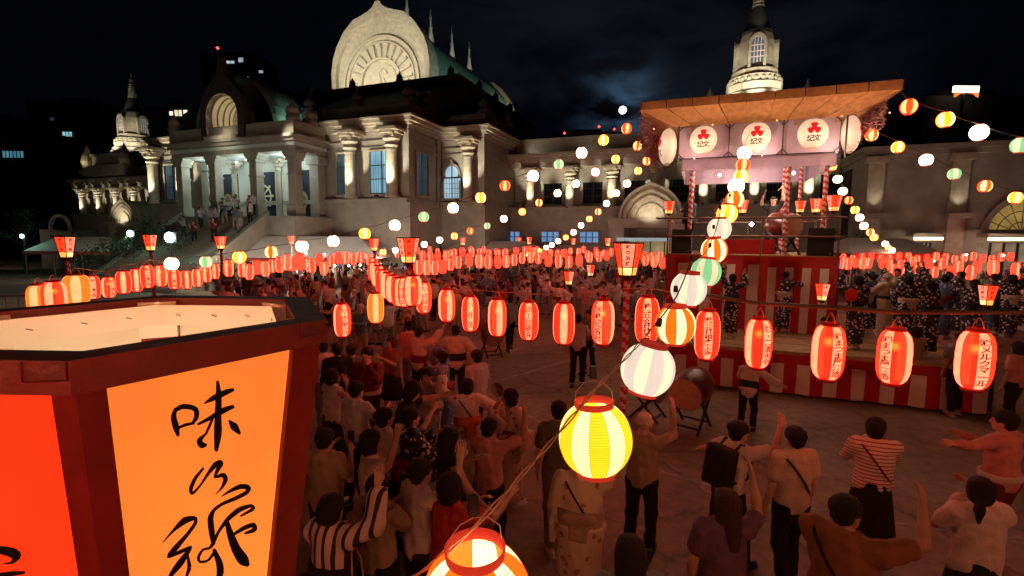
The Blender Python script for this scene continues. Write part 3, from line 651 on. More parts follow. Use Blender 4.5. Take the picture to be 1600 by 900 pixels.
def build_annex():
    T = 6.0
    root = troot('annex_building', 'plain stone annex with two uplit flat pilasters and glowing arch at far right', 'building')
    s0 = s_at(1346, T, 6)
    ztop = z_at(231, s0, T)
    w = MB(); w.B(s0, s0+40, -12, T, 0, ztop-.3); w.build('wall', stone, root)
    c = MB(); c.B(s0-.2, s0+40, -12, T+.4, ztop-.3, ztop); c.B(s0-.1, s0+40, -12.1, T+.2, ztop-.6, ztop-.3); c.B(s0-.05, s0+40, T, T+.22, 3.95, 4.2); c.build('cornice', stone, root)
    for px in (1366, 1498, 1680):
        s = s_at(px, T+.3, 6); zb = z_at(334, s, T); zt = ztop-1.0
        p = MB(); p.B(s-.42, s+.42, T, T+.3, 0, zt); p.build('pilaster', stone2, root)
        k = MB(); k.B(s-.6, s+.6, T, T+.42, zt, zt+.4); k.build('capital', stone2, root)
        b = MB(); b.B(s-.6, s+.6, T, T+.9, zb-.3, zb); b.build('uplight', stone, root)
        spot('pilaster_uplight', (s, -T-.75, zb+.05), (s, -T-.3, zb+1.8), 70, WARM, 60, .9, .08, root)
    strip = glow('awning_tube', (1, .9, .62), 2.2, .1)
    for a, b_ in ((1425, 1471), (1540, 1700)):
        s, e = s_at(a, T+1, 3.6), s_at(b_, T+1, 3.6)
        m = MB(); m.B(s, e, T, T+1.2, 3.75, 3.95); m.B(s, e, T+1.14, T+1.2, 3.5, 3.75); m.build('awning', stone, root)
        m = MB(); m.B(s, e, T+1.21, T+1.27, 3.55, 3.72); m.build('tube_light', strip, root)
        m = MB(); m.B(s+.1, e-.1, T, T+.06, 0, 3.4); m.build('shop_window', glow('shop_glow', (.22, .16, .10), .8, .6, 1.2), root)
        for i in range(1, 7): x = s+(e-s)*i/7; m = MB(); m.B(x-.05, x+.05, T+.06, T+.16, 0, 3.4); m.build('shop_mullion', dark, root)
    sa = s_at(1594, T, 4.0); zc = 3.98
    g = MB(); n = 20; r = 1.62
    g.add([(sa+r*math.cos(pi*i/n), -T-.02, zc+1.15*r*math.sin(pi*i/n)) for i in range(n+1)], [tuple(range(n+1))]); g.build('arch_window', glow('gold_arch', (.42, .27, .07), .62, .5, 1.5), root)
    g = MB()
    for i in range(n):
        q = [(f_*math.cos(a), f_*1.15*math.sin(a)) for a, f_ in ((pi*i/n, r), (pi*i/n, r+.3), (pi*(i+1)/n, r+.3), (pi*(i+1)/n, r))]
        g.add([(sa+x, y, zc+z) for y in (-T-.35, -T) for x, z in q], [(0, 1, 2, 3), (7, 6, 5, 4), (1, 0, 4, 5), (3, 2, 6, 7), (2, 1, 5, 6), (0, 3, 7, 4)])
    for k in (.35, .68): g.tube([(sa+k*r*math.cos(pi*i/n), -T-.06, zc+1.15*k*r*math.sin(pi*i/n)) for i in range(n+1)], .03, 4)
    for i in range(1, 8): a = pi*i/8; g.tube([(sa, -T-.06, zc), (sa+r*math.cos(a), -T-.06, zc+1.15*r*math.sin(a))], .025, 4)
    g.build('arch_frame', stone, root)
    point('shop_lamp', (s_at(1450, T+2, 3), -T-1.6, 3.2), 25, (1, .85, .6), .1, root)
    point('shop_lamp', (s_at(1570, T+2, 3), -T-1.6, 3.2), 25, (1, .85, .6), .1, root)
    spot('wall_fill', (s0+5, -T-5.5, .4), (s0+4.5, -T, 6.5), 260, (1, .88, .72), 110, .9, .3, root); link('wall_fill_head', uplight_mesh(), root, (s0+5, -T-5.7, .3))  # fill light and its head, added to lift the annex wall
    # dark block joining it to the wing
    d = MB(); d.B(43.2, s0-.1, -10, 3.5, 0, 8.3); d.build('dark_link_wall', mat('dark_wall', (.03, .028, .026), .9), root)
build_annex()
# ------------------------------------------------------------------ city beyond
city = mat('night_concrete', (.05, .05, .055), .9, noise=.3, nscale=.2)
def block(px0, px1, pytop, D, label, wins, rgb=(.5, .8, .9), lamps=()):
    P0, P1 = at_D(px0, 370, D), at_D(px1, 370, D); top = at_D((px0+px1)/2, pytop, D).z
    root = empty('office_block', ((P0.x+P1.x)/2, D, 0), 0, label, 'building')
    hw = (P1.x-P0.x)/2; m = MB(); m.box(-hw, hw, 0, 18, 0, top); m.box(-hw*.5, hw*.3, 4, 12, top, top+2); m.build('wall', city, root)
    for (x0, y0, x1, y1, s) in wins:
        a, b = at_D(x0, y1, D-.3), at_D(x1, y0, D-.3); f = MB()
        nx = max(1, int((x1-x0)/5))
        cx = root.location.x
        for i in range(nx):
            u0 = a.x+(b.x-a.x)*i/nx+.1; u1 = a.x+(b.x-a.x)*(i+1)/nx-.1
            w = MB(); w.box(u0-cx, u1-cx, -.25, -.2, a.z, b.z); w.build('window', glow('city_pane_%d' % int(s*100), rgb, s, .4, .3), root)
    return root
block(-60, 22, 190, 75, 'dark office block at the far left with a cyan lit storey', [(3, 236, 36, 246, .25)], (.25, .75, 1))
block(60, 175, 160, 110, 'dark office slab left of the far tower with one small cyan window', [(97, 206, 112, 213, .8), (77, 184, 84, 188, .06)], (.35, .8, .9))
block(240, 312, 168, 120, 'low dark block behind the porch with three warm roof lamps', [(264, 174, 270, 180, 1.4), (272, 172, 284, 181, 1.0), (286, 172, 294, 178, 1.5)], (1, .85, .6))
block(328, 416, 84, 210, 'distant dark skyscraper behind the porch with scattered lit floors', [(353, 95, 366, 99, .6), (372, 90, 380, 97, .4), (352, 124, 366, 127, .6), (376, 120, 388, 124, 1.2), (380, 129, 402, 133, 1.0), (404, 110, 411, 114, .5), (398, 132, 402, 136, .9)], (.7, .85, 1))
rl = MB(); rl.lathe([(0, -.7), (.7, 0), (0, .7)], 8)
rm = rl.mesh('aircraft_warning_light', glow('warning_red', (1, .08, .05), 3, 0))
for (x, y, D, w_) in ((340, 75, 205, 'on top of the distant skyscraper'), (882, 208, 230, 'lowest of three above the right wing roof'), (936, 198, 230, 'middle one of three above the right wing roof'), (960, 202, 230, 'nearest the hanging lantern and the moon')):
    o = link('aircraft_warning_light', rm, None, at_D(x, y, D)); tag(o, 'tiny red warning light '+w_, 'warning light', 'red aircraft warning lights')
block(860, 980, 206, 240, 'far black tower block carrying red warning lights beneath the moon', [])
block(1425, 1660, 150, 68, 'black tall block behind the annex below the glowing roof sign', [])
def roof_sign():
    D = 66; a, b = at_D(1490, 152, D), at_D(1531, 134, D)
    root = empty('roof_sign', ((a.x+b.x)/2, D, a.z), 0, 'white and orange glowing sign high on the black block, upper right', 'sign'); hw = (b.x-a.x)/2; h = b.z-a.z
    m = MB(); m.box(-hw, hw, 0, .3, h*.45, h); m.build('light_panel', glow('sign_white', (1, .80, .62), 2.2, .05), root)
    m = MB(); m.add([(-hw, 0, h*.45), (-hw*.65, 0, h*.38), (0, 0, h*.3), (hw*.65, 0, h*.38), (hw, 0, h*.45), (hw, 0, 0), (hw*.8, 0, .05), (hw*.5, 0, h*.3), (-hw*.5, 0, h*.3), (-hw*.8, 0, 0.05), (-hw, 0, 0)], [(0, 1, 8, 9, 10), (1, 2, 8), (2, 3, 7), (3, 4, 5, 6, 7), (2, 7, 8)]); m.build('lower_skirt', glow('sign_orange', (1, .25, .04), 1.1, .2), root)
    m = MB(); m.box(-.15, .15, .35, .6, -4, h); m.build('mast', dark, root)
roof_sign()
# ================================================================== LANTERNS
red_p = glow('red_paper', (1.0, .010, .003), 4.6, .12, 14, None, .10)
pale_p = glow('pale_paper', (1.0, .155, .075), 3.6, .14, 14, None, .10)
red_f = glow('red_paper_far', (1.0, .021, .009), 5.2, .15, 9)
pale_f = glow('pale_paper_far', (1.0, .115, .06), 5.8, .15, 9)
ora_p = glow('orange_paper', (1.0, .16, .015), 1.5, .10, 12)
orl_p = glow('orange_cream_paper', (1.0, .42, .16), 1.5, .1, 12)
bulb_m = glow('bulb', (1, .75, .35), 26, 0); bulb_c = glow('bulb_warm', (1, .50, .10), 6, 0)
def halo():  # see-through emission that paints a soft glow around a bulb
    m = bpy.data.materials.new('bulb_halo_glow'); m.use_nodes = True; nt = m.node_tree; nt.nodes.clear(); o = nt.nodes.new('ShaderNodeOutputMaterial'); a = nt.nodes.new('ShaderNodeAddShader'); t = nt.nodes.new('ShaderNodeBsdfTransparent'); e = nt.nodes.new('ShaderNodeEmission')
    e.inputs[0].default_value = (1, .42, .07, 1); e.inputs[1].default_value = .75; nt.links.new(t.outputs[0], a.inputs[0]); nt.links.new(e.outputs[0], a.inputs[1]); nt.links.new(a.outputs[0], o.inputs[0]); return m
halo_m = halo()
ring_red = mat('red_ring', (.40, .02, .015), .5)
ring_glow = glow('lit_red_ring', (.55, .03, .012), .8, .1)
loop_m = wire_m
def chochin_prof(R, h, n, p=3.2):
    out = []
    for i in range(n+1):
        th = -pi/2*.93+pi*.93*i/n; u = math.sin(th)/math.sin(pi/2*.93)
        r = R*max(.0, (1-abs(math.sin(th))**p))**(1/p); out.append((max(r, R*.52), u*h/2))
    return out
def chochin_meshes(R, h, key, seg=8, n=32, rows=16, mats=(red_p, pale_p), open_top=False):
    s = MB(); pf = chochin_prof(R, h, rows)
    per = n//seg
    pf2 = []
    for i, (r, z) in enumerate(pf): pf2.append((r*(1.0 if i % 2 else .985), z))
    n = 36; s.lathe(pf2, n, segmat=lambda j: 1 if j % 9 < 4 else 0, rot=-pi/2-pi/9)
    sh = s.mesh('paper_shade', list(mats), True)
    t = MB(); a = R*.53
    t.lathe([(a, -.012), (a+.006, -.012), (a+.006, .018), (a-.004, .018), (a-.004, -.012)], n)
    return sh, t.mesh('top_ring', ring_red, True)
def surf_text(col_text, R, h, ang, zt, zb, size, mats=black, parent=None, prof=None):
    """vertical lettering wrapped on a body of revolution"""
    mb = MB(); k = len(col_text); step = (zt-zb)/k
    for i, ch in enumerate(col_text):
        v, f = text_geo(ch); zc = zt-step*(i+.5); vs = []
        for p in v:
            z = zc+p.y*min(size, step*1.12); r = 0
            for a, b in zip(prof, prof[1:]):
                if a[1] <= z <= b[1]: r = a[0]+(b[0]-a[0])*(z-a[1])/max(1e-6, b[1]-a[1]); break
            if r == 0: r = prof[0][0]
            th = ang+p.x*size/R
            vs.append(((r+.004)*math.cos(th), (r+.004)*math.sin(th), z))
        mb.add(vs, f)
    return mb.build('lettering', mats, parent)
_ch = {}
def chochin(P, dia, hgt, rz=0, text=None, tang=0.0, label='', group=None, kind='red', hang=.10, tsize=.088, bulb=True):
    key = (kind, 'n')
    R = .135; h = .46
    if key not in _ch:
        _ch[key] = chochin_meshes(R, h, key, mats=(red_p, pale_p) if kind == 'red' else (ora_p, orl_p))
    sh, ring = _ch[key]
    root = empty('paper_lantern', P, rz, label, 'lantern', group)
    root.scale = (dia/.27, dia/.27, hgt/.46)
    link('paper_shade', sh, root); link('top_ring', ring, root, (0, 0, h/2)); link('bottom_ring', ring, root, (0, 0, -h/2-.004))
    l = MB(); l.tube([(-.05, 0, h/2), (-.03, 0, h/2+hang*.6), (0, 0, h/2+hang), (.03, 0, h/2+hang*.6), (.05, 0, h/2)], .004, 5); l.build('hanging_loop', loop_m, root)
    for rr, mt in ((.020, bulb_c), (.030, halo_m), (.039, halo_m), (.048, halo_m)):  # bulb, then glowing shells added around it to soften the hot spot
        bu = MB(); bu.lathe([(rr*math.sin(pi*i/8), -rr*math.cos(pi*i/8)) for i in range(9)], 14, c=(0, 0, .085)); bu.build('halo_shell' if mt is halo_m else 'bulb', mt, root, True)
    if text: surf_text(text, R, h, -pi/2+tang, h/2-.05, -h/2+.045, tsize, parent=root, prof=chochin_prof(R, h, 16))
    return root
# --- near row of striped lanterns hanging from the bamboo pole and wire: px, py, w, h, stripe turn, text, look
near_row = [
 (535, 500, 27, 52, .35, 'いか味酒', -.25, 'red lantern with black writing, lowest left, beside the corner of the huge box lantern'),
 (587, 481, 26, 47, 0, None, 0, 'orange lantern alone below the crowded lantern cluster, no writing'),
 (662, 465, 25, 48, .25, 'いけばな', -.2, 'red striped lantern just right of the left striped pole, small writing'),
 (698, 477, 26, 50, .4, None, 0, 'red and pale striped lantern, second right of the left striped pole'),
 (735, 490, 27, 55, .0, 'いけ花', 0.05, 'red lantern with short dark writing low on its pale stripe, above the white-robed man'),
 (777, 496, 29, 58, .3, None, 0, 'red striped lantern with pale left stripe, between the two written ones'),
 (826, 501, 31, 60, .0, '印工印刷会', 0, 'red lantern with thin vertical writing centred on its pale stripe, under the thin pole'),
 (881, 505, 34, 65, .0, None, 0, 'red lantern with plain pale middle stripe, left of the standing white-shirt man'),
 (942, 503, 36, 70, -.42, '水株式会社', -.5, 'red lantern with writing on its left edge, left of the big striped post'),
 (1011, 500, 38, 74, .0, '株式会社浜', 0, 'red lantern with writing, hidden partly by the black socket, behind the white globe'),
 (1105, 523, 40, 77, .10, '株式会社銀座千疋屋', .10, 'red lantern with dense vertical writing, right of the orange and white globe'),
 (1185, 536, 43, 78, .72, 'む・二清水や', .42, 'tilted red lantern with writing on its right side, in front of the crouching man'),
 (1294, 550, 53, 87, .60, '㈱まつま屋酒造', .42, 'large red lantern with bold black brush writing, third from the right end'),
 (1397, 557, 56, 86, -.50, '㈱まつま屋酒造', -.32, 'large red lantern with bold black writing left of its red stripe, second from right'),
 (1523, 562, 63, 93, .50, '㈱メルクマール', .38, 'largest red lantern at the right end, katakana writing on its right stripe'),
]
near_pts = []
for (px, py, w, h, turn, text, ta, lab) in near_row:
    st = math.sqrt(1+((px-800)/F)**2)      # widening of round things off axis
    k = .27*F/w*(1+(st-1)*.85)
    P = at_k(px, py, k); Hh = h/F*k; dia = .27
    view = math.atan2(P.x, P.y)
    o = chochin(P, dia, Hh, -view+turn*0+turn, text, 0.0, lab, 'striped lanterns hanging in the near row', 'orange' if px == 587 else 'red', hang=.10)
    near_pts.append((px, P, Hh))
# left row continuing past the huge box lantern
left_row = [(120, 452, 46, 46, 'orange'), (145, 449, 25, 36, 'red'), (170, 449, 23, 32, 'red'), (193, 441, 25, 35, 'red'), (213, 438, 21, 36, 'red'), (230, 432, 22, 36, 'red'),
 (251, 431, 20, 33, 'red'), (272, 436, 20, 31, 'red'), (291, 437, 17, 29, 'red'), (308, 434, 16, 28, 'red'), (323, 428, 15, 26, 'red'), (336, 424, 13, 24, 'red'), (357, 419, 16, 26, 'red'), (379, 421, 14, 24, 'red')]
for i, (px, py, w, h, kd) in enumerate(left_row):
    st = math.sqrt(1+((px-800)/F)**2); k = .27*F/w*(1+(st-1)*.85)*(1.0 if i else 1.5)
    P = at_k(px, py, k)
    lab = 'wide orange lantern at the left end of the row above the box lantern rim' if i == 0 else 'red striped lantern, %s along the left row behind the huge box lantern' % ORD[i]
    chochin(P, .27*(1 if i else 1.5), h/F*k, R_.uniform(-.6, .6)-math.atan2(P.x, P.y), '味酒店会' if i in (1, 2, 5, 7) else None, 0, lab, 'striped lanterns in the left row', kd)
    near_pts.append((px-2000, P, h/F*k))
for (px, py, w, h, kd, lab) in [(85, 458, 34, 24, 'red', 'red lantern sunk behind the box lantern rim, far left end'), (62, 463, 30, 14, 'orange', 'last orange lantern barely peeking over the box lantern rim, far left')]:
    k = 6.5; chochin(at_k(px, py+6, k), .27, .42, .3, None, 0, lab, 'striped lanterns in the left row', kd)
# --- far lanterns: one light mesh each, shared
def far_mesh(n=20, rows=6, mats=(red_f, pale_f)):
    s = MB(); pf = chochin_prof(.135, .46, rows); per = n//8
    s.lathe(pf, n, segmat=lambda j: 1 if j % 5 == 0 else 0, rot=-pi/2-pi/20); s.lathe([(.075, .225), (.075, .245)], 8, mi=2); s.lathe([(.075, -.245), (.075, -.225)], 8, mi=2)
    return s.mesh('small_paper_lantern', [mats[0], mats[1], ring_red], True)
farm = [far_mesh(), far_mesh(mats=(red_f, red_f)), far_mesh(mats=(glow('coral_far', (1, .035, .014), 5, .1), pale_f))]
cable_rows = []
def far_row(pts, rowname, group, hreal=.46):
    path = []
    for i, (px, py, h) in enumerate(pts):
        k = hreal*F/h; P = at_k(px, py, k)
        o = link('small_paper_lantern', farm[(i*7+len(pts)) % 3 if i % 4 else 0], None, P, R_.uniform(0, 6.28))
        o.rotation_euler = (R_.uniform(-.05, .05), R_.uniform(-.06, .06), R_.uniform(0, 6.28))
        tag(o, 'small red paper lantern, %s from the left in %s' % (ORD[i], rowname), 'lantern', group)
        path.append(P+Vector((0, 0, .30)))
    cable_rows.append((rowname, path)); return path
lowrow = [(390, 425, 23), (402, 418, 22), (414, 420, 23), (425, 416, 20), (437, 414, 23), (448, 410, 24), (458, 413, 20), (468, 409, 26), (478, 412, 19), (487, 415, 21), (499, 406, 18), (506, 419, 20), (517, 407, 17), (529, 403, 18), (541, 403, 18), (553, 405, 17), (564, 402, 17), (577, 406, 16)]
far_row(lowrow, 'the row left of the lantern cluster', 'small red lanterns left of the cluster')
clus = [(583, 414, 22), (584, 424, 28), (590, 431, 32), (598, 440, 36), (606, 446, 40), (615, 451, 42), (625, 456, 44), (636, 456, 46), (645, 454, 47)]
for i, (px, py, h) in enumerate(clus):
    k = .46*F/h; P = at_k(px, py, k)
    chochin(P, .29, .46, R_.uniform(-.4, .4)-.2, 'いけばな' if i == 7 else None, 0, 'red striped lantern, %s from the left in the bunched cluster by the left striped pole' % ORD[i], 'bunched red lanterns near the left striped pole')
    near_pts.append((px-900, P, .46))
midrow = [(653, 418, 23), (666, 418, 23), (679, 418, 22), (692, 417, 21), (704, 413, 19), (716, 410, 19), (733, 406, 20), (749, 408, 21), (763, 409, 21), (778, 409, 20), (791, 408, 20), (803, 406, 18), (816, 403, 17), (829, 402, 17), (841, 403, 18), (857, 407, 19), (873, 408, 19), (889, 409, 19), (905, 407, 18), (921, 402, 16), (936, 401, 16), (948, 399, 15)]
far_row(midrow, 'the lower middle row before the crowd', 'small red lanterns of the lower middle row')
uprow = [(660, 400, 16), (672, 401, 16), (684, 401, 16), (697, 400, 16), (710, 396, 14), (722, 394, 14), (737, 394, 14), (750, 396, 15), (764, 398, 15), (778, 398, 14), (790, 396, 14), (806, 393, 13), (820, 392, 13), (833, 393, 13), (850, 397, 14), (860, 396, 13), (871, 397, 13), (883, 396, 13), (904, 394, 12), (918, 398, 13), (932, 396, 13), (947, 398, 13), (955, 394, 12), (1006, 401, 15), (1019, 402, 15), (1031, 401, 15), (1036, 411, 17), (1022, 409, 17), (1008, 407, 16)]
far_row(uprow, 'the upper middle row under the tents', 'small red lanterns of the upper middle row')
back = [(600+i*17.3+3*math.sin(i*2.1), 392+3*math.sin(i*1.3)+(abs(i-12)*.15), 10.5) for i in range(24)]
far_row(back, 'the farthest row before the temple', 'tiny red lanterns of the farthest row')
rr1 = [(1316, 410, 19), (1325, 412, 18), (1337, 411, 15), (1348, 411, 18), (1357, 411, 17), (1380, 410, 19), (1388, 413, 18), (1399, 424, 22), (1410, 417, 22), (1427, 409, 16), (1433, 421, 21), (1452, 411, 17), (1460, 425, 17), (1473, 412, 18), (1486, 426, 22), (1498, 417, 19), (1517, 426, 22), (1526, 417, 19), (1552, 418, 24), (1590, 423, 26)]
far_row(rr1, 'the right row behind the stage dancers', 'small red lanterns right of the stage')
rr2 = [(1318+i*14.5, 403+2.5*math.sin(i*1.7), 13) for i in range(19)]
far_row(rr2, 'the farther right row below the awnings', 'tiny red lanterns far right')
# --- round coloured lanterns
def round_mats(c):
    D = {'white': (glow('white_paper', (1, .78, .52), 13.0, .1, 10), glow('warm_white_paper', (1, .62, .34), 4.2, .1, 10)), 'yellow': (glow('yellow_paper', (1, .46, .010), 2.0, .1, 10), glow('cream_paper', (1, .82, .30), 2.2, .1, 10)),
         'orange': (glow('orange_round_paper', (1, .10, .005), 2.2, .1, 10), glow('cream_white_paper', (1, .62, .30), 2.6, .1, 10)),
         'green': (glow('green_paper', (.28, .75, .32), 1.0, .1, 10), glow('cream_green_paper', (.95, .80, .48), 1.1, .1, 10)),
         'red': (glow('scarlet_paper', (1, .09, .015), 1.6, .1, 10), glow('peach_paper', (1, .55, .28), 1.7, .1, 10))}
    a, b = D[c]; return [a, b or a]
_rd = {}
def round_mesh(c, detail):
    if (c, detail) in _rd: return _rd[(c, detail)]
    n, rows, seg = (48, 28, 12) if detail else (16, 8, 8)
    m = MB(); pf = []
    for i in range(rows+1):
        th = -pi/2*.68+pi*.68*i/rows; pf.append((.15*math.cos(th)**.9, .135*math.sin(th)/math.sin(pi/2*.68)))
    per = n//seg
    m.lathe(pf, n, segmat=lambda j: (j//per) % 2, rot=-pi/2-pi/seg)
    if not detail:
        m.lathe([(.077, .13), (.077, .15)], 10, mi=2); m.lathe([(.077, -.15), (.077, -.13)], 10, mi=2)
    if detail and c == 'white': mm_ = [glow('white_paper_near', (.86, .74, .62), .95, .06, 8), glow('white_cream_near', (1, .86, .52), 1.25, .08, 8)]
    elif not detail and c in ('yellow', 'orange', 'red'):
        q = {'yellow': ((1, .16, .003), (1, .5, .15)), 'orange': ((1, .035, .002), (1, .36, .12)), 'red': ((1, .022, .003), (1, .18, .06))}[c]
        mm_ = [glow(c+'_far_paper', q[0], 5.5, .1, 10), glow(c+'_far_cream', q[1], 5.0, .1, 10)]
    else: mm_ = round_mats(c)
    _rd[(c, detail)] = (m.mesh('round_paper_lantern' if not detail else 'paper_shade', mm_+[ring_glow], True), pf); return _rd[(c, detail)]
hoopm = {}
def round_far(P, c, s, label, group):
    me, _ = round_mesh(c, False); o = link('round_paper_lantern', me, None, P); o.scale = (s, s, s)
    o.rotation_euler = (R_.uniform(-.1, .1), R_.uniform(-.12, .12), R_.uniform(0, 6.28)); tag(o, label, 'lantern', group); return o
def hoop_mat(c):
    q = {'white': (.62, .54, .47), 'yellow': (.62, .42, .01), 'orange': (.75, .13, .008), 'green': (.20, .46, .22), 'red': (.6, .05, .01)}[c]
    return glow('hoop_'+c, q, 1.0, 0)
def round_near(P, c, dia, rz, tilt, label, group, hoops=True, shademats=None):
    me, pf = round_mesh(c, True); R = .15
    root = empty('round_paper_lantern', P, rz, label, 'lantern', group); s = dia/.30; root.scale = (s, s, s); root.rotation_euler = (tilt[0], tilt[1], rz)
    sh = link('paper_shade', me, root)
    if hoops:
        k = ('h', c)
        if k not in hoopm:
            m = MB(); nh = 27
            for i in range(1, nh):
                z = -.128+.256*i/nh
                r = next(a[0]+(b[0]-a[0])*(z-a[1])/(b[1]-a[1]) for a, b in zip(pf, pf[1:]) if a[1] <= z <= b[1]+1e-6)
                m.lathe([(r, z-.0012), (r+.0016, z), (r, z+.0012)], 40)
            m2 = MB()
            for j in range(12):
                a = -pi/2-pi/12+2*pi*j/12; m2.tube([((r+.001)*math.cos(a), (r+.001)*math.sin(a), z) for r, z in pf], .0016, 4)
            hoopm[k] = (m.mesh('hoops', hoop_mat(c)), m2.mesh('paper_seams', hoop_mat(c)))
        link('hoops', hoopm[k][0], sh); link('paper_seams', hoopm[k][1], sh)
    t = MB(); a = pf[-1][0]
    t.lathe([(a+.002, .128), (a+.005, .160), (a+.001, .161), (a-.003, .128)], 32); t.build('top_ring', ring_glow if c != 'white' else glow('lit_ring_dim', (.35, .02, .01), .7, 0), root, True)
    t = MB(); t.lathe([(a+.002, -.128), (a+.004, -.152), (a-.002, -.152)], 32); t.build('bottom_ring', ring_glow, root, True)
    l = MB(); l.tube([(-a, 0, .16), (-a*.95, 0, .20), (-a*.5, 0, .235), (0, 0, .245), (a*.5, 0, .235), (a*.95, 0, .20), (a, 0, .16)], .0015, 5); l.build('wire_handle', wire_m, root)
    bu = MB(); bu.lathe([(0, -.03), (.022, -.018), (.03, 0), (.022, .02), (.012, .04), (.012, .07), (0, .07)], 12); bu.build('bulb', bulb_m, root, True)
    so = MB(); so.lathe([(0, 0), (.016, .0), (.018, .02), (.014, .05), (0, .05)], 10, c=(0, 0, .255)); so.build('socket', dark, root)
    return root
main = [(745, 938, 172, 'orange', 0.35), (930, 685, 114, 'yellow', .13), (1012, 577, 84, 'white', .3), (1055, 508, 64, 'orange', -.2), (1076, 452, 56, 'white', .2), (1103, 425, 48, 'green', .1), (1116, 391, 42, 'orange', .25), (1124, 358, 38, 'white', 0), (1136, 334, 33, 'yellow', 0), (1148, 312, 29, 'orange', 0), (1150, 291, 26, 'white', 0), (1158, 276, 24, 'yellow', 0), (1161, 258, 22, 'red', 0), (1163, 239, 22, 'white', 0), (1171, 220, 20, 'green', 0), (1174, 206, 19, 'white', 0), (1178, 190, 18, 'yellow', 0), (1181, 175, 17, 'orange', 0)]
main_pts = []
for i, (px, py, w, c, rz) in enumerate(main):
    st = math.sqrt(1+((px-800)/F)**2); dia = .30; k = dia*F/w*st**.9
    P = at_k(px, py, k)
    lab = '%s round lantern, %s up the nearest string climbing to the stage roof' % ({'orange': 'orange and cream', 'yellow': 'yellow', 'white': 'white', 'green': 'green and cream', 'red': 'scarlet'}[c], ORD[i])
    tilt = (R_.uniform(-.05, .05), R_.uniform(-.1, .1))
    if i == 2: tilt = (0, .2)
    if i < 9: round_near(P, c, dia, rz-math.atan2(P.x, P.y), tilt, lab, 'round lanterns on the nearest string', hoops=i < 6)
    else: round_far(P, c, 1.0, lab, 'round lanterns on the nearest string')
    main_pts.append(P+Vector((0, 0, .22)))
def rstring(pts, cols, name, group, dia=.30, vertical=False):
    path = []
    for i, (px, py, w) in enumerate(pts):
        k = dia*F/w
        if vertical: k = dia*.92*F/w
        P = at_k(px, py, k); c = cols[i % len(cols)]
        round_far(P, c, dia/.30, '%s round lantern, %s down %s' % ({'red': 'scarlet'}.get(c, c), ORD[i], name), group); path.append(P+Vector((0, 0, .16)))
    return path
sA = rstring([(979, 201, 15.5), (943, 219, 16), (909, 239, 17), (873, 257, 16), (833, 275, 17.5), (789, 290, 16), (751, 309, 16.5), (708, 325, 16.5), (662, 339, 16.5), (617, 352, 17), (570, 365, 17.5), (521, 377, 17.5), (472, 385, 18), (424, 394, 18.5), (374, 402, 19), (322, 409, 18.5), (268, 412, 19.5)],
  ['red', 'yellow', 'white', 'green', 'white', 'red', 'yellow', 'white', 'green', 'white', 'yellow', 'white', 'white', 'orange', 'yellow', 'green', 'white'], 'the long string left of the stage roof', 'round lanterns on the long left string')
sB = rstring([(996, 228, 13.5), (962, 249, 13), (930, 269, 12.5), (900, 287, 12), (871, 302, 11.5), (842, 317, 11), (816, 331, 11), (787, 342, 11), (761, 353, 10.5), (735, 361, 10.5), (710, 369, 10.5), (687, 375, 10), (663, 382, 10), (640, 388, 9.5), (618, 391, 9.5), (598, 394, 9.5)],
  ['orange', 'yellow', 'white', 'white', 'white', 'orange', 'yellow', 'white', 'green', 'red', 'yellow', 'white', 'white', 'yellow', 'white', 'yellow'], 'the second string left of the stage roof', 'round lanterns on the second left string')
sC = rstring([(1010, 252, 12), (997, 267, 11.5), (980, 287, 11.5), (963, 302, 10.5), (948, 318, 10), (935, 331, 10), (921, 342, 9.5), (908, 352, 9), (896, 363, 9), (884, 371, 8.5), (872, 377, 8.5), (862, 383, 8), (853, 387, 8), (843, 392, 7.5), (833, 395, 7.5), (824, 397, 7)],
  ['orange', 'yellow', 'white', 'white', 'white', 'orange', 'yellow', 'white', 'white', 'yellow', 'white', 'white', 'white', 'yellow', 'white', 'yellow'], 'the steep inner string left of the roof', 'round lanterns on the steep inner string')
sD = rstring([(1420, 167, 21), (1477, 187, 21.5), (1530, 207, 22), (1594, 227, 22)], ['red', 'yellow', 'white', 'green'], 'the highest string right of the roof corner', 'round lanterns on the upper right string', vertical=True)
sE = rstring([(1362, 211, 16), (1403, 230, 16), (1447, 250, 16.5), (1491, 272, 16), (1539, 291, 16.5), (1587, 309, 16.5)], ['orange', 'yellow', 'white', 'green', 'orange', 'yellow'], 'the lower string right of the roof', 'round lanterns on the lower right string', vertical=True)
sF = rstring([(1300, 260, 13), (1309, 280, 12.5), (1317, 299, 12.5), (1326, 313, 12), (1336, 328, 12), (1343, 340, 11.5), (1350, 353, 11.5), (1360, 363, 11), (1366, 371, 11), (1383, 381, 9), (1388, 387, 8.5), (1394, 391, 8.5), (1399, 394, 8), (1405, 397, 8), (1411, 399, 8)],
  ['yellow', 'white', 'white', 'red', 'yellow', 'white', 'white', 'orange', 'yellow', 'white', 'yellow', 'white', 'yellow', 'white', 'white'], 'the steep string right of the stage', 'round lanterns on the steep right string')
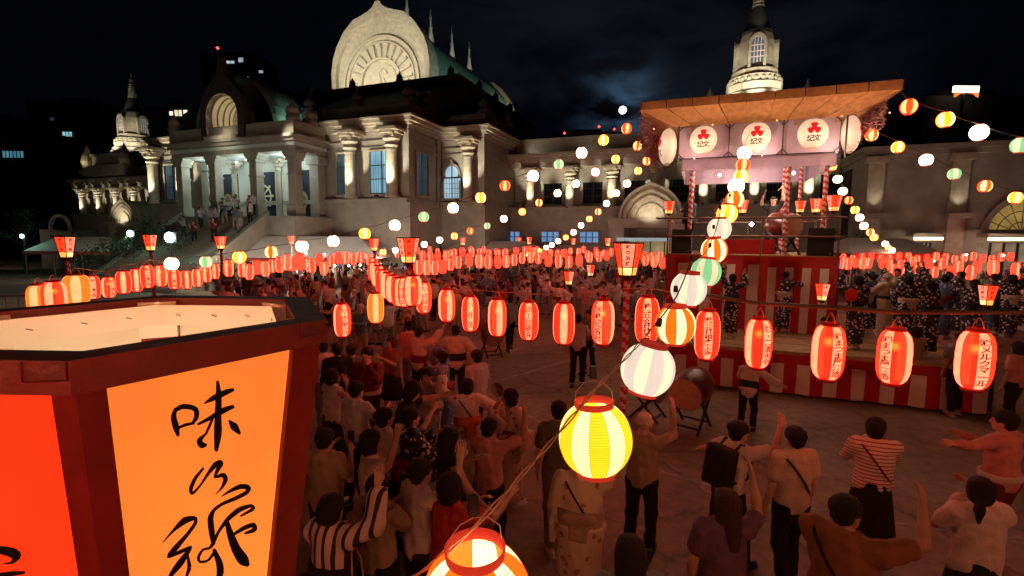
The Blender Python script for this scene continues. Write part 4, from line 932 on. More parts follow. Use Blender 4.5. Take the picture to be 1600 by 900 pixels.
# bright lantern strings added out of view to light the foreground
def behind():
    me = round_mesh('orange', False)[0].copy(); me.name = 'round_paper_lantern'; me.materials.clear()
    for q in (glow('peach_strong', (1, .28, .13), 25, .1), glow('cream_strong', (1, .44, .26), 25, .1), ring_glow): me.materials.append(q)
    k = 0
    for nm, a, b, n in (('the string passing over the viewpoint', Vector((-3.2, .2, 3.6)), Vector((6.5, -2.2, 4.6)), 9), ('the string behind the viewpoint', Vector((-6, -2.5, 4.2)), Vector((9, -3.5, 4.2)), 9), ('the string beyond the right edge', Vector((5.0, .6, 3.6)), Vector((10.5, 5.5, 4.4)), 6)):
        path = []
        for i in range(n):
            P = a.lerp(b, i/(n-1)); P.z -= .35*math.sin(pi*i/(n-1)); o = link('round_paper_lantern', me, None, P, i*1.1)
            tag(o, 'orange round lantern, %s along %s' % (ORD[i], nm), 'lantern', 'round lanterns on the strings around the viewpoint'); path.append(P+Vector((0, 0, .17)))
        BEH.append((nm, path))
BEH = []
behind()
def wire(path, r, label, m=wire_d, sag=0.0, group='lantern wires', twist=False):
    P = []
    for a, b in zip(path, path[1:]):
        for j in range(4): t = j/4; q = a.lerp(b, t); q.z -= sag*math.sin(pi*t); P.append(q)
    P.append(path[-1]); mb = MB()
    if twist:
        for ph in (0, pi):
            Q = []
            for a, b in zip(P, P[1:]):
                nn = max(2, int((b-a).length/.03))
                for j in range(nn): Q.append(a.lerp(b, j/nn))
            Q = [q+Vector((math.cos(i*.55+ph), 0, math.sin(i*.55+ph)))*.0055 for i, q in enumerate(Q)]; mb.tube(Q, .0032, 5)
    else: mb.tube(P, r, 5)
    o = mb.build('lantern_wire', m, None, True); tag(o, label, 'wire', group); return o
for nm, path in BEH: wire(path, .006, 'dark wire of '+nm, wire_d, .02)
rc_l = at_k(1003, 168, 12.9)
wire([at_k(640, 905, 1.35)]+[main_pts[0]]+main_pts[1:3], .004, 'twisted pale wire carrying the nearest round lanterns, crossing the bottom of the view', wire_m, .01, twist=True)
wire(main_pts[2:], .006, 'wire carrying the nearest lantern string up to the stage roof', wire_d, .01)
wire([rc_l]+sA, .008, 'long wire from the roof corner down to the left bonbori', wire_d, .03)
wire([rc_l]+sB, .008, 'second wire falling left from the stage roof', wire_d, .03)
wire([rc_l]+sC, .008, 'steep inner wire falling left from the stage roof', wire_d, .03)
rc_r = at_k(1405, 140, 11.2)
wire([rc_r]+sD+[sD[-1]+Vector((3.2, -.2, -.6))], .008, 'highest wire running right from the stage roof corner', wire_d, .03)
wire([rc_r+Vector((-.6, .8, -.3))]+sE+[sE[-1]+Vector((1.6, -.1, -.5))], .008, 'lower wire running right from the stage roof', wire_d, .03)
wire([at_k(1296, 240, 13.5)]+sF, .008, 'steep wire falling right from the stage roof', wire_d, .03)
for nm, pth in cable_rows:
    pth = sorted(pth, key=lambda p: p.x/p.y)
    wire(pth, .007, 'thin wire carrying '+nm, wire_d, .02)
rowA = [P+Vector((0, 0, h/2+.10)) for px, P, h in near_pts if px > 600 and px < 1150]
wire(rowA, .006, 'thin wire carrying the near striped lanterns left of the stage', wire_m, -.01)
rowL = [P+Vector((0, 0, h/2+.12)) for px, P, h in near_pts if -2000 < px-0 < -1500]
wire(rowL, .006, 'thin wire carrying the left row of striped lanterns', wire_m, 0)
clp = [P+Vector((0, 0, h/2+.10)) for px, P, h in near_pts if -400 < px < -200]
wire(clp, .006, 'thin wire carrying the bunched lantern cluster', wire_d, 0)
def bamboo():
    pts = [P+Vector((0, 0, h/2+.16)) for px, P, h in near_pts if px >= 1105 and px < 1530]
    pts = [pts[0]+(pts[0]-pts[1])*.8]+pts+[pts[-1]+(pts[-1]-pts[-2])*1.2]
    m = MB(); Q = []
    for a, b in zip(pts, pts[1:]):
        for j in range(6): Q.append(a.lerp(b, j/6))
    m.tube(Q, [.022*(1.25 if i % 7 == 0 else 1)*(1-.005*i) for i in range(len(Q))], 8)
    tag(m.build('bamboo_pole', mat('old_bamboo', (.16, .10, .05), .5, noise=.4, nscale=12), None, True), 'long dark bamboo pole carrying the largest red lanterns across the right', 'pole')
bamboo()
# ================================================================== HUGE BOX LANTERN IN THE FOREGROUND
def box_lantern():
    h = .1414; C = Vector((-4.6445*h, 5.857*h, H-h)); R0 = 2.405*h; TP = .14; A0 = 298.5
    root = empty('box_lantern', C, 0, 'huge open-topped six-sided box lantern with black brush writing on orange paper', 'lantern')
    def vx(i, z, r=0.0): a = math.radians(A0+60*i); q = R0+TP*z+r; return Vector((q*math.cos(a), q*math.sin(a), z))
    ZB = -.72
    rim = MB(); a7 = .030; WV = [.029, .050, .050, .050, .050, .040]
    for i in range(6):
        # each rim board separate, lapped at the corner
        m = MB(); p, q = vx(i, 0), vx(i+1, 0); d = (q-p).normalized(); e0, e1 = (.0, .0)
        n = Vector((d.y, -d.x, 0)); pi_, qi = vx(i, 0, -a7*1.155-.02), vx(i+1, 0, -a7*1.155-.02)
        vs = [p, q, qi, pi_]; dz = Vector((0, 0, -.040)); m.add(vs+[v+dz for v in vs], [(0, 1, 2, 3), (7, 6, 5, 4), (0, 4, 5, 1), (1, 5, 6, 2), (2, 6, 7, 3), (3, 7, 4, 0)], [1, 0, 0, 0, 0, 0])
        m.build('rim_board', [mat('rim_red', (.15, .014, .012), .5, noise=.25, nscale=18, bump=.15), mat('rim_top', (.045, .014, .014), .6, noise=.5, nscale=20, bump=.3)], root)
        k = MB(); u = q-d*.052; t = n*.0025 if n.dot(p) > 0 else -n*.0025
        k.add([u+t, u+t+Vector((0, 0, -.024)), q+t-d*.002+Vector((0, 0, -.021)), q+t-d*.002], [(0, 1, 2, 3)])
        k.tube([u+t*1.3, u+t*1.3+Vector((0, 0, -.024)), q+t*1.3-d*.002+Vector((0, 0, -.021))], .0011, 4)
        k.build('corner_plate', reddark, root)
        # posts
        m = MB(); w = WV[i]
        for zz in (0,):
            dl = (vx(i-1, -.04)-vx(i, -.04)).normalized(); dr = (vx(i+1, -.04)-vx(i, -.04)).normalized()
            def ringp(z): v = vx(i, z, -.007); return [v+dl*w, v, v+dr*w, vx(i, z, -.035)+dr*(w-.012), vx(i, z, -.035), vx(i, z, -.035)+dl*(w-.012)]
            a, b = ringp(-.0405), ringp(ZB); m.add(a+b, [(j, (j+1) % 6, (j+1) % 6+6, j+6) for j in range(6)])
        m.build('post', mat('post_red', (.17, .010, .009), .45, noise=.3, nscale=16, bump=.12), root)
        # paper panel: outer lit sheet
        cols_ = [(1.0, .255, .038), (.9, .05, .01), (1, .25, .04), (.9, .05, .01), (1, .25, .04), (.95, .042, .006)]
        zr = (-.58, .6, 1.28)
        pm = glow('box_paper_orange', (.97, .225, .030), .95, .09, 7, zr) if i % 2 == 0 else glow('box_paper_red', (.93, .036, .005), .95, .09, 7, zr)
        p = MB(); dd = -.018
        def pp(k, z): v0, v1 = vx(i, z, dd), vx(i+1, z, dd); e = (v1-v0).normalized(); return v0+e*(WV[i]-.012) if k == 0 else v1-e*(WV[(i+1) % 6]-.012)
        p.add([pp(0, -.0405), pp(1, -.0405), pp(1, ZB), pp(0, ZB)], [(0, 1, 2, 3)])
        po = p.build('paper_panel', pm, root)
        q_ = MB(); dd2 = -.024; q_.add([v+(Vector((0, 0, 0))-v).normalized()*.006*Vector((1, 1, 0)).length for v in (Vector(pp(0, -.041)), Vector(pp(1, -.041)), Vector(pp(1, ZB)), Vector(pp(0, ZB)))], [(3, 2, 1, 0)])
        q_.build('panel_lining', mat('inner_cream', (.78, .64, .50), .9, noise=.08, nscale=3), root)
        # inner cream battens and staples
        b = MB(); v0, v1 = vx(i, -.012, -.075), vx(i+1, -.012, -.075)
        e = (v1-v0); nn = Vector((-e.y, e.x, 0)).normalized(); nn = nn if nn.dot(v0) < 0 else -nn
        b.add([v0, v1, v1+Vector((0, 0, -.045)), v0+Vector((0, 0, -.045))]+[v+nn*.008 for v in (v0, v1, v1+Vector((0, 0, -.045)), v0+Vector((0, 0, -.045)))], [(0, 1, 2, 3), (7, 6, 5, 4), (0, 4, 5, 1), (3, 2, 6, 7), (1, 5, 6, 2), (0, 3, 7, 4)])
        b.build('inner_batten', mat('batten_cream', (.75, .62, .50), .9, noise=.1), root)
        for f_ in (.22, .5, .8):
            c = v0.lerp(v1, f_)+nn*.010+Vector((0, 0, -.022)); ed = e.normalized()
            s_ = MB(); s_.tube([c-ed*.005-Vector((0, 0, .002)), c+ed*.005+Vector((0, 0, .002))], .0009, 4); s_.build('staple', iron, root)
        b = MB(); c = vx(i, -.01, -.070); b.box(-.014, .016, -.034, .034, -.085, -.006, M=Matrix.Translation((c.x, c.y, 0)) @ Matrix.Rotation(math.radians(A0+60*i), 4, 'Z')); b.build('inner_post', mat('batten_cream', (.75, .62, .50), .9), root)
    bt = MB(); bt.prismz([tuple(vx(i, ZB, -.005)[:2]) for i in range(6)], ZB-.03, ZB); bt.build('base_board', reddark, root)
    bl = MB(); bl.lathe([(0, -.04), (.025, -.02), (.03, 0), (.022, .03), (.013, .05), (0, .05)], 14, c=(0, 0, -.42)); bl.build('bulb', bulb_m, root, True)
    point('box_lantern_lamp', (0, 0, -.36), 7.5, (1, .78, .50), .04, root)
    # brush lettering traced as ribbons of ink on the panels
    def ink(i, strokes, name):
        p0, p1, p2 = [C+v for v in (vx(i, -.04, -.0165), vx(i+1, -.04, -.0165), vx(i, ZB, -.0165))]
        nrm = (p1-p0).cross(p2-p0).normalized(); cp = Vector((0, 0, H))
        def hit(zx, zy): d = ray(zx/3, 600+zy/3); k = (p0-cp).dot(nrm)/d.dot(nrm); return cp+d*k-C
        m = MB()
        for st in strokes:
            Q = []
            for a, b in zip(st, st[1:]):
                for j in range(5): Q.append([a[c]+(b[c]-a[c])*j/5 for c in range(3)])
            Q.append(list(st[-1]))
            for _ in range(2): Q = [Q[0]]+[[(Q[j-1][c]+2*Q[j][c]+Q[j+1][c])/4 for c in range(3)] for j in range(1, len(Q)-1)]+[Q[-1]]
            for a in Q[::2]: m.add([hit(a[0]+a[2]/2*math.cos(2*pi*j/9), a[1]+a[2]/2*math.sin(2*pi*j/9)) for j in range(9)], [tuple(range(9))])
            for a, b in zip(Q, Q[1:]):
                dx, dy = b[0]-a[0], b[1]-a[1]; L = math.hypot(dx, dy) or 1; nx, ny = -dy/L, dx/L
                m.add([hit(a[0]+nx*a[2]/2, a[1]+ny*a[2]/2), hit(b[0]+nx*b[2]/2, b[1]+ny*b[2]/2), hit(b[0]-nx*b[2]/2, b[1]-ny*b[2]/2), hit(a[0]-nx*a[2]/2, a[1]-ny*a[2]/2)], [(0, 1, 2, 3)])
        m.build('lettering', black, root)
    ink(0, [
        [(822, 118, 16), (812, 155, 28), (826, 205, 34), (836, 246, 12)], [(820, 125, 18), (852, 104, 26), (898, 108, 24), (922, 122, 26), (922, 158, 24), (900, 186, 12)], [(838, 205, 12), (872, 190, 16), (908, 184, 12)],
        [(957, 92, 6), (1000, 66, 28), (1060, 38, 28), (1098, 25, 14)], [(1020, -10, 14), (1026, 50, 30), (1022, 150, 32), (1022, 230, 40), (1014, 308, 20)], [(930, 188, 12), (985, 160, 20), (1050, 122, 30), (1098, 104, 16)],
        [(1005, 140, 12), (985, 190, 14), (965, 235, 12)], [(962, 236, 10), (932, 265, 26), (945, 288, 34), (968, 285, 12)], [(1075, 172, 10), (1098, 200, 42), (1122, 230, 16)]], 'a')
    ink(0, [
        [(952, 396, 12), (912, 445, 18), (892, 495, 20), (900, 518, 14), (938, 478, 10), (972, 425, 14), (1010, 375, 26), (1038, 368, 30), (1022, 398, 20), (1004, 440, 10)], [(1008, 438, 10), (1048, 424, 24), (1060, 446, 24), (1040, 488, 12), (1012, 516, 4)]], 'b')
    ink(0, [
        [(1040, 526, 5), (1080, 500, 16), (1130, 478, 26), (1168, 484, 24), (1160, 508, 20), (1105, 536, 20), (1040, 562, 16), (1000, 592, 16), (985, 630, 30), (992, 690, 30), (1000, 745, 22)],
        [(764, 742, 5), (815, 684, 14), (868, 636, 36), (918, 626, 18), (918, 652, 18), (878, 706, 18), (818, 775, 28), (790, 806, 20)], [(790, 810, 16), (850, 785, 20), (900, 760, 14), (872, 800, 24), (845, 840, 34), (812, 880, 26), (790, 915, 16)],
        [(1000, 745, 18), (1025, 690, 14), (1068, 632, 22), (1120, 588, 26), (1180, 568, 16), (1192, 584, 18), (1130, 618, 10)], [(1062, 640, 20), (1078, 700, 34), (1106, 775, 46), (1140, 825, 58), (1158, 845, 26)], [(1085, 712, 12), (1140, 676, 22), (1192, 656, 22), (1196, 684, 24), (1150, 700, 12)],
        [(1000, 745, 20), (985, 770, 14), (950, 775, 12), (928, 812, 16), (935, 836, 14), (975, 830, 12), (1005, 790, 16)], [(1005, 780, 20), (1030, 840, 34), (1034, 880, 36), (1020, 930, 20)], [(880, 806, 12), (890, 860, 22), (870, 910, 10)]], 'c')
    ink(5, [[(-20, 775, 34), (40, 785, 46), (80, 800, 52), (60, 838, 14), (20, 842, 6)], [(0, 900, 30), (60, 888, 24), (112, 884, 14)]], 'b')
    tag(root, None)
box_lantern()
# ================================================================== BONBORI POST LANTERNS
bon_red = glow('bonbori_red', (1, .045, .012), 1.7, .15, 6); bon_pink = glow('bonbori_pink', (1, .27, .15), 1.3, .15, 6)
bon_ora = glow('bonbori_orange', (1, .14, .02), 1.5, .15, 6); bon_low = glow('bonbori_low', (1, .62, .25), 1.6, .1, 6); bon_lowo = glow('bonbori_low_orange', (1, .36, .06), 1.6, .1, 6)
stripe_red = mat('stripe_red', (.45, .02, .02), .6); stripe_white = mat('stripe_white', (.60, .50, .46), .6)
def striped_pole(r, z0, z1, pitch=.16, n=16):
    m = MB(); step = pitch/4; k = int((z1-z0)/step); prof = [(r, z0+(z1-z0)*i/k) for i in range(k+1)]
    m.lathe(prof, n, matrow=lambda i, j: int(((i*step/pitch)+j/n)*2 % 2)); return m.mesh('striped_pole', [stripe_red, stripe_white], True)
_bb = {}
def bonbori_proto(texts, flip=0, nside=6, full=True):
    """lantern head with its base at z=0, top width 1 (radius .5), height 1.15"""
    key = (texts, flip)
    if key in _bb: return _bb[key]
    root = empty('bonbori_lantern', (0, 0, 0)); R1, R0, hh, zs = .52, .30, 1.15, .30
    def V(i, z, r=0): a = pi*2*i/nside; q = R0+(R1-R0)*z/hh+r; return Vector((q*math.cos(a), q*math.sin(a), z))
    fr = MB()
    for i in range(nside): fr.tube([V(i, 0), V(i, hh)], .020, 5)
    for z, t in ((0, .025), (zs, .014), (hh, .03)):
        for i in range(nside): fr.tube([V(i, z), V(i+1, z)], t, 5)
    fr.build('frame', reddark, root)
    for i in range(nside):
        even = (i+flip) % 2 == 0
        for z0, z1, m in ((0, zs, bon_low if even else bon_lowo), (zs, hh, bon_red if not even else bon_pink)):
            if not full and z0 == 0: m = bon_low
            p = MB(); a, b = V(i, z0, -.012), V(i+1, z0, -.012); c, d = V(i+1, z1, -.012), V(i, z1, -.012)
            p.add([a, b, c, d], [(0, 1, 2, 3)]); po = p.build('paper_panel', m, root)
            if z0 > 0 and texts:
                tx = texts.split('|')[i % len(texts.split('|'))]; ml_ = MB(); n = len(tx)
                nrm = (b-a).cross(d-a).normalized(); mid0 = (a+b)/2; mid1 = (c+d)/2; ax = (b-a).normalized(); up = (mid1-mid0).normalized()
                if nrm.dot(a) < 0: nrm = -nrm
                sz = min(.2, .78*(hh-zs)/n)
                for q, ch in enumerate(tx):
                    v, f = text_geo(ch, .02); cc = mid0+up*((hh-zs)*(1-(q+.5)/n*.92-.03)); ml_.add([cc+ax*(p_.x*sz)+up*(p_.y*sz)+nrm*.03 for p_ in v], f)
                ml_.build('lettering', black, po)
    cup = MB(); cup.lathe([(.05, -.22), (.10, -.20), (.26, -.05), (.30, -.01), (.0, -.01)], nside); cup.build('base_cup', reddark, root)
    _bb[key] = snapshot(root); KEYS.append(root); return _bb[key]
KEYS = []
def bonbori(P, width, texts, rz, label, group, flip=0, post=None, postr=.03):
    """P = centre of the head; post = ground height below it or None"""
    s = bonbori_proto(texts, flip); root = copy_snap(s) if s[0] in USED else s[0]
    USED.add(s[0]); sc_ = width/1.0
    root.location = P-Vector((0, 0, .575*sc_)); root.scale = (sc_,)*3; root.rotation_euler = (0, 0, rz-math.atan2(P.x, P.y)); tag(root, label, 'post lantern' if post is not None else 'lantern', group)
    if post is not None:
        zb = (post-root.location.z)/sc_; o = link('pole', striped_pole(postr/sc_, zb, -.2, .16/sc_), root)
    return root
USED = set()
bon = [  # px, py(centre), width px, real width, post?, text, rz, label
 (981, 405, 45, .44, 0, '味の浜藤', 0, 'big pink and orange bonbori on a striped post at centre, dark vertical writing', True, 0),
 (638, 391, 34, .46, 0, '味の浜', .1, 'bonbori on the striped post left of centre above the bunched lanterns', True, 1),
 (103, 386, 36, .53, 0, '祝乃会', .5, 'bonbori on the leftmost post, two bright red faces with writing', True, 0),
 (235, 379, 25, .53, 0, '菊正会', .5, 'bonbori second from the left, orange-red, near the two green floodlights', True, 0),
 (345, 379, 19, .50, 0, '水水会', .2, 'bonbori before the pale tent roof, third from the left', True, 0),
 (585, 382, 17, .50, 0, '浜', .3, 'orange bonbori just left of the left striped pole top', True, 0),
 (456, 375, 12, .45, 0, '浜', .3, 'small bonbori in front of the long tent roof, fourth from the left', True, 0),
 (551, 375, 9.5, .45, 0, '', .3, 'tiny bonbori at the right end of the long tent roof', True, 0),
 (723, 377, 10, .45, 0, '', .1, 'left one of a touching pair of tiny bonbori above the middle rows', True, 0),
 (731, 375, 9, .48, 0, '', .7, 'right one of a touching pair of tiny bonbori above the middle rows', True, 1),
 (811, 376, 8.5, .45, 0, '', .1, 'tiny bonbori beside the left blue ground window', True, 0),
 (827, 376, 9.5, .45, 0, '', .5, 'tiny bonbori between the left and middle blue windows', True, 1),
 (896, 377, 8.5, .45, 0, '', .2, 'tiny bonbori between the middle and right blue windows', True, 0),
 (950, 378, 10.5, .45, 0, '', .3, 'tiny orange bonbori left of the arched stone doorway', True, 0),
 (889, 434, 18, .26, None, '菊水', .5, 'small hanging bonbori low before the crowd, left of the centre post', False, 0),
 (923, 422, 15, .26, None, '菊水', .5, 'small hanging bonbori touching the centre bonbori on its left', False, 1),
 (1285, 456, 26, .26, None, '菊水', .5, 'small bonbori standing on the bamboo pole before the striped stage wall', False, 0),
 (1543, 461, 36, .26, None, '日菊水', .5, 'small bonbori on the bamboo pole near the right edge', False, 1),
 (1373, 385, 14, .50, 0, '', .3, 'bonbori where the steep right string ends, left of the awning light', True, 0),
 (1415, 384, 13, .50, 0, '', .1, 'bonbori in front of the bright awning tube right of the stage', True, 1),
 (1581, 388, 17, .50, 0, '', .2, 'bonbori in front of the gold arched window at far right', True, 1),
]
for (px, py, w, rw, z, tx, rz, lab, post, flip) in bon:
    st = math.sqrt(1+((px-800)/F)**2); k = rw*F/w*(1+(st-1)*.8); P = at_k(px, py, k)
    bonbori(P, rw, tx, rz, lab, 'bonbori lanterns around the dance ground', flip, 0.0 if post else None, .05 if k < 14 else .06)
    if not post:
        m = MB()
for (px, py, w) in ((1285, 456, 26), (1543, 461, 36)): pass
# ================================================================== STAGE
SO, SANG = Vector((7.0, 10.45, 0)), -.36
def sw(u, w, z=0): c, s = math.cos(.36), math.sin(.36); return Vector((SO.x+c*u+s*w, SO.y-s*u+c*w, z))
def curtain(name, p0, p1, z0, z1, n_str, band, parent, ratio=.5, first=0, amp=.03):
    """red and white hanging, pleated; stripe widths alternate; red band along the top"""
    m = MB(); p0 = Vector(p0); p1 = Vector(p1); L = (p1-p0).length; d = (p1-p0)/L; nv = Vector((d.y, -d.x, 0))
    per = 6; N = n_str*per; zs = [z0, (z0+z1-band)/2, z1-band, z1-band+.001, z1]
    xs = []; x = 0; ws = [(ratio if (i+first) % 2 == 0 else 1-ratio) for i in range(n_str)]; tot = sum(ws)
    for i in range(n_str):
        for j in range(per): xs.append((x+ws[i]*j/per)/tot)
        x += ws[i]
    xs.append(1.0); vs = []
    for zi, z in enumerate(zs):
        sag = (1-(z-z0)/(z1-z0))
        for i, u in enumerate(xs):
            vs.append(p0+d*(L*u)+nv*(amp*(.3+sag)*math.sin(u*L*9.0+zi*.4)+amp*.5*math.sin(u*L*3.1+2+zi))+Vector((0, 0, z-p0.z)))
    W = len(xs); fs = []; ms = []
    for r in range(len(zs)-1):
        for i in range(W-1):
            fs.append((r*W+i, r*W+i+1, (r+1)*W+i+1, (r+1)*W+i)); ms.append(0 if r >= 2 else ((i//per+first) % 2))
    m.add(vs, fs, ms); return m.build(name, [redcloth, whitecloth], parent, True)
def lower_stage():
    root = empty('dance_stage', SO, SANG, 'low wooden dance platform skirted with red and white striped cloth', 'stage')
    U0, U1, W1 = -4.0, 2.75, 7.0
    nb = 24
    for i in range(nb):
        m = MB(); w0 = W1*i/nb; m.box(U0, U1, w0+.006, w0+W1/nb-.006, .95, 1.0+.003*math.sin(i*2.3)); m.build('deck_board', mat('stage_boards', (.50, .32, .17)), root)
    m = MB(); m.box(U0+.05, U1-.05, .06, W1-.05, .1, .948); m.build('substructure', darkroof, root)
    m = MB(); m.box(U0-.03, U1+.03, -.04, -.003, .90, 1.0); m.box(U1+.003, U1+.04, 0, W1, .90, 1.0); m.build('edge_trim', wood, root)
    curtain('skirt_cloth', (U0, -.09, 0), (U1, -.09, 0), .05, .93, 26, .20, root)
    curtain('skirt_cloth', (U1+.09, 0, 0), (U1+.09, W1, 0), .05, .93, 25, .20, root)
    curtain('skirt_cloth', (U0-.09, W1, 0), (U0-.09, 0, 0), .05, .93, 25, .20, root)
lower_stage()
rail_m = mat('rail_steel', (.22, .13, .11), .45, metal=.3)
def tower():
    root = empty('stage_tower', SO, SANG, 'two-storey festival stage tower with reed roof, striped posts and lantern panels', 'stage')
    U0, U1, W0, W1, ZF = -3.62, .56, 2.4, 6.4, 3.08
    m = MB(); m.box(U0, U1, W0, W1, 2.98, ZF); m.build('upper_floor', wood, root)
    m = MB(); m.box(U0+.05, U1-.05, W0+.08, W1-.05, 1.01, 2.97); m.build('core', reddark, root)
    curtain('tower_cloth', (U0, W0-.05, 0), (-1.22, W0-.05, 0), 1.02, ZF-.02, 8, .24, root, .52, 0, .02)
    curtain('tower_cloth', (-1.22, W0-.06, 0), (U1+.03, W0-.06, 0), 1.02, ZF-.02, 9, .30, root, .5, 0, .02)
    curtain('tower_cloth', (U1+.06, W0-.06, 0), (U1+.06, W1, 0), 1.02, ZF-.02, 14, .30, root, .5, 0, .02)
    curtain('tower_cloth', (U0-.05, W1, 0), (U0-.05, W0-.06, 0), 1.02, ZF-.02, 14, .24, root, .5, 0, .02)
    # rails
    for z in (ZF+1.0, ZF+.5):
        m = MB(); m.tube([(U0-.35, W0-.02, z), (U1+.15, W0-.02, z)], .028, 8); m.build('handrail', rail_m, root)
        m = MB(); m.tube([(U1+.02, W0-.1, z+.01), (U1+.02, W1, z+.01)], .028, 8); m.build('handrail', rail_m, root)
        m = MB(); m.tube([(U0-.02, W0-.1, z+.01), (U0-.02, W1, z+.01)], .028, 8); m.build('handrail', rail_m, root)
        m = MB(); m.tube([(U0, W1, z), (U1, W1, z)], .028, 8); m.build('handrail', rail_m, root)
    for u, w in [(x, W0) for x in (U0, -2.4, -1.22, U1)]+[(U1, 3.8), (U1, 5.1), (U0, 3.8), (U0, 5.1), (-1.2, W1)]:
        m = MB(); m.tube([(u, w-.02, 1.0 if (w == W0) else ZF), (u, w-.02, ZF+1.02)], .026, 8); m.build('rail_post', rail_m, root)
    # striped roof posts
    sp = striped_pole(.058, 0, 3.4, .15)
    for u, w in ((-3.05, W0+.25), (-.62, W0+.3), (.25, W0+.3), (-3.05, W1-.3), (-.35, W1-1.2), (.25, W1-.3)): link('striped_post', sp, root, (u, w, ZF))
    # roof: reed-matted boards on rafters
    RU0, RU1, RW0, RW1 = -4.36, 1.27, 1.28, 7.2; ZT, ZE = 7.06, 6.86; IU0, IU1, IW0, IW1, ZI = -3.5, .45, 1.93, 6.6, 6.50
    def slab(nm, q, th=.05):
        m = MB(); q = [Vector(v) for v in q]; n = (q[1]-q[0]).cross(q[3]-q[0]).normalized(); n = n if n.z > 0 else -n
        m.add(q+[v+n*th for v in q], [(0, 1, 2, 3), (7, 6, 5, 4), (0, 4, 5, 1), (1, 5, 6, 2), (2, 6, 7, 3), (3, 7, 4, 0)]); return m.build(nm, reed, root)
    O = [(RU0, RW0), (RU1, RW0), (RU1, RW1), (RU0, RW1)]; I = [(IU0, IW0), (IU1, IW0), (IU1, IW1), (IU0, IW1)]
    for e in range(4):
        a, b, c, d = O[e], O[(e+1) % 4], I[(e+1) % 4], I[e]; n = 9
        L = math.hypot(b[0]-a[0], b[1]-a[1]); g_ = .010/L
        for i in range(n):
            f0, f1 = i/n+g_, (i+1)/n-g_; jz = .006*math.sin(i*2.7+e)
            P = lambda p, q, f, z: (p[0]+(q[0]-p[0])*f, p[1]+(q[1]-p[1])*f, z)
            slab('soffit_board', [P(a, b, f0, ZE+jz), P(a, b, f1, ZE+jz), P(d, c, f1, ZI+jz), P(d, c, f0, ZI+jz)])
            u0, u1 = P(a, b, f0, ZE), P(a, b, f1, ZE); dx, dy = (b[0]-a[0])/L, (b[1]-a[1])/L; nx, ny = dy*.03, -dx*.03
            m = MB(); m.add([(u0[0], u0[1], ZE-.01), (u1[0], u1[1], ZE-.01), (u1[0], u1[1], ZT+jz), (u0[0], u0[1], ZT+jz)]+[(u0[0]+nx, u0[1]+ny, ZE-.01), (u1[0]+nx, u1[1]+ny, ZE-.01), (u1[0]+nx, u1[1]+ny, ZT+jz), (u0[0]+nx, u0[1]+ny, ZT+jz)], [(3, 2, 1, 0), (4, 5, 6, 7), (0, 1, 5, 4), (1, 2, 6, 5), (2, 3, 7, 6), (3, 0, 4, 7)]); m.build('fascia_board', reed, root)
    cu, cw = (RU0+RU1)/2, (RW0+RW1)/2
    for e in range(4):
        a, b = O[e], O[(e+1) % 4]; m = MB(); m.add([(a[0], a[1], ZT-.02), (b[0], b[1], ZT-.02), (cu, cw, 7.6)], [(0, 1, 2)]); m.build('roof_mat', reed, root)
    m = MB(); m.box(IU0, IU1, IW0, IW1, ZI, ZI+.04); m.build('ceiling_board', wood, root)
    for u in (-3.05, -.62, .25): m = MB(); m.box(u-.05, u+.05, IW0+.05, IW1-.05, 6.38, ZI-.003); m.build('roof_beam', wood, root)
    # lilac back cloth
    for (a, b) in (((-3.3, W0+.02), (.38, W0+.02)), ((.40, W0+.02), (.40, W1-.2)), ((-3.32, W1-.2), (-3.32, W0+.02)), ((.38, W1-.2), (-3.3, W1-.2))):
        p0, p1 = Vector((a[0], a[1], 0)), Vector((b[0], b[1], 0)); L = (p1-p0).length; d = (p1-p0)/L; nv = Vector((d.y, -d.x, 0)); m = MB(); N = 40
        vs = [p0+d*(L*i/N)+nv*(.02*math.sin(i*.9))+Vector((0, 0, z)) for z in (5.40, 6.0, 6.40) for i in range(N+1)]
        m.add(vs, [(r*(N+1)+i, r*(N+1)+i+1, (r+1)*(N+1)+i+1, (r+1)*(N+1)+i) for r in range(2) for i in range(N)]); m.build('lilac_cloth', lilac, root, True)
    # black iron frames with brackets
    f0, f1, zf0, zf1, wf = -3.42, .34, 5.66, 6.52, W0-.42
    for i in range(3):
        a = f0+(f1-f0)*i/3+.01; b = f0+(f1-f0)*(i+1)/3-.01
        m = MB(); m.tube([(a, wf, zf0), (b, wf, zf0), (b, wf, zf1), (a, wf, zf1)], .016, 6, closed=True)
        for x, sx in ((a, 1), (b, -1)):
            for z, sz in ((zf0, 1), (zf1, -1)): m.tube([(x, wf, z+.13*sz), (x+.12*sx, wf, z)], .012, 5)
        m.build('iron_frame', dark, root)
        m = MB(); N = 16
        vs = [(a+(b-a)*j/N, wf+.05+.008*math.sin(j*1.1+i), z) for z in (zf0+.02, zf1-.02) for j in range(N+1)]
        m.add(vs, [(j, j+1, N+2+j, N+1+j) for j in range(N)]); m.build('panel_cloth', lilac, root, True)
    for u in (f0-.0, f1+.10): m = MB(); m.tube([(u, wf-.06, 5.5), (u, wf-.06, 6.9)], .02, 6); m.build('iron_upright', dark, root)
    # lamps under the roof; the eave ones are fill added to brighten it
    lm = MB(); lm.lathe([(0, -.05), (.05, 0), (0, .05)], 8); lmm = lm.mesh('stage_bulb', glow('stage_bulb', (1, .82, .7), 25, 0), True)
    for u, w, z, e in ((-2.3, W0+.9, 5.35, 130), (-.4, W0+1.0, 5.35, 130), (-1.5, W1-.8, 5.3, 110)): link('stage_bulb', lmm, root, (u, w, z)); point('stage_bulb_light', (u, w, z-.1), e, (1, .66, .50), .06, root)
    sbm = MB().lathe([(0, -.018), (.018, 0), (0, .018)], 8).mesh('eave_fill', glow('eave_fill', (1, .55, .40), 1.2, 0), True)
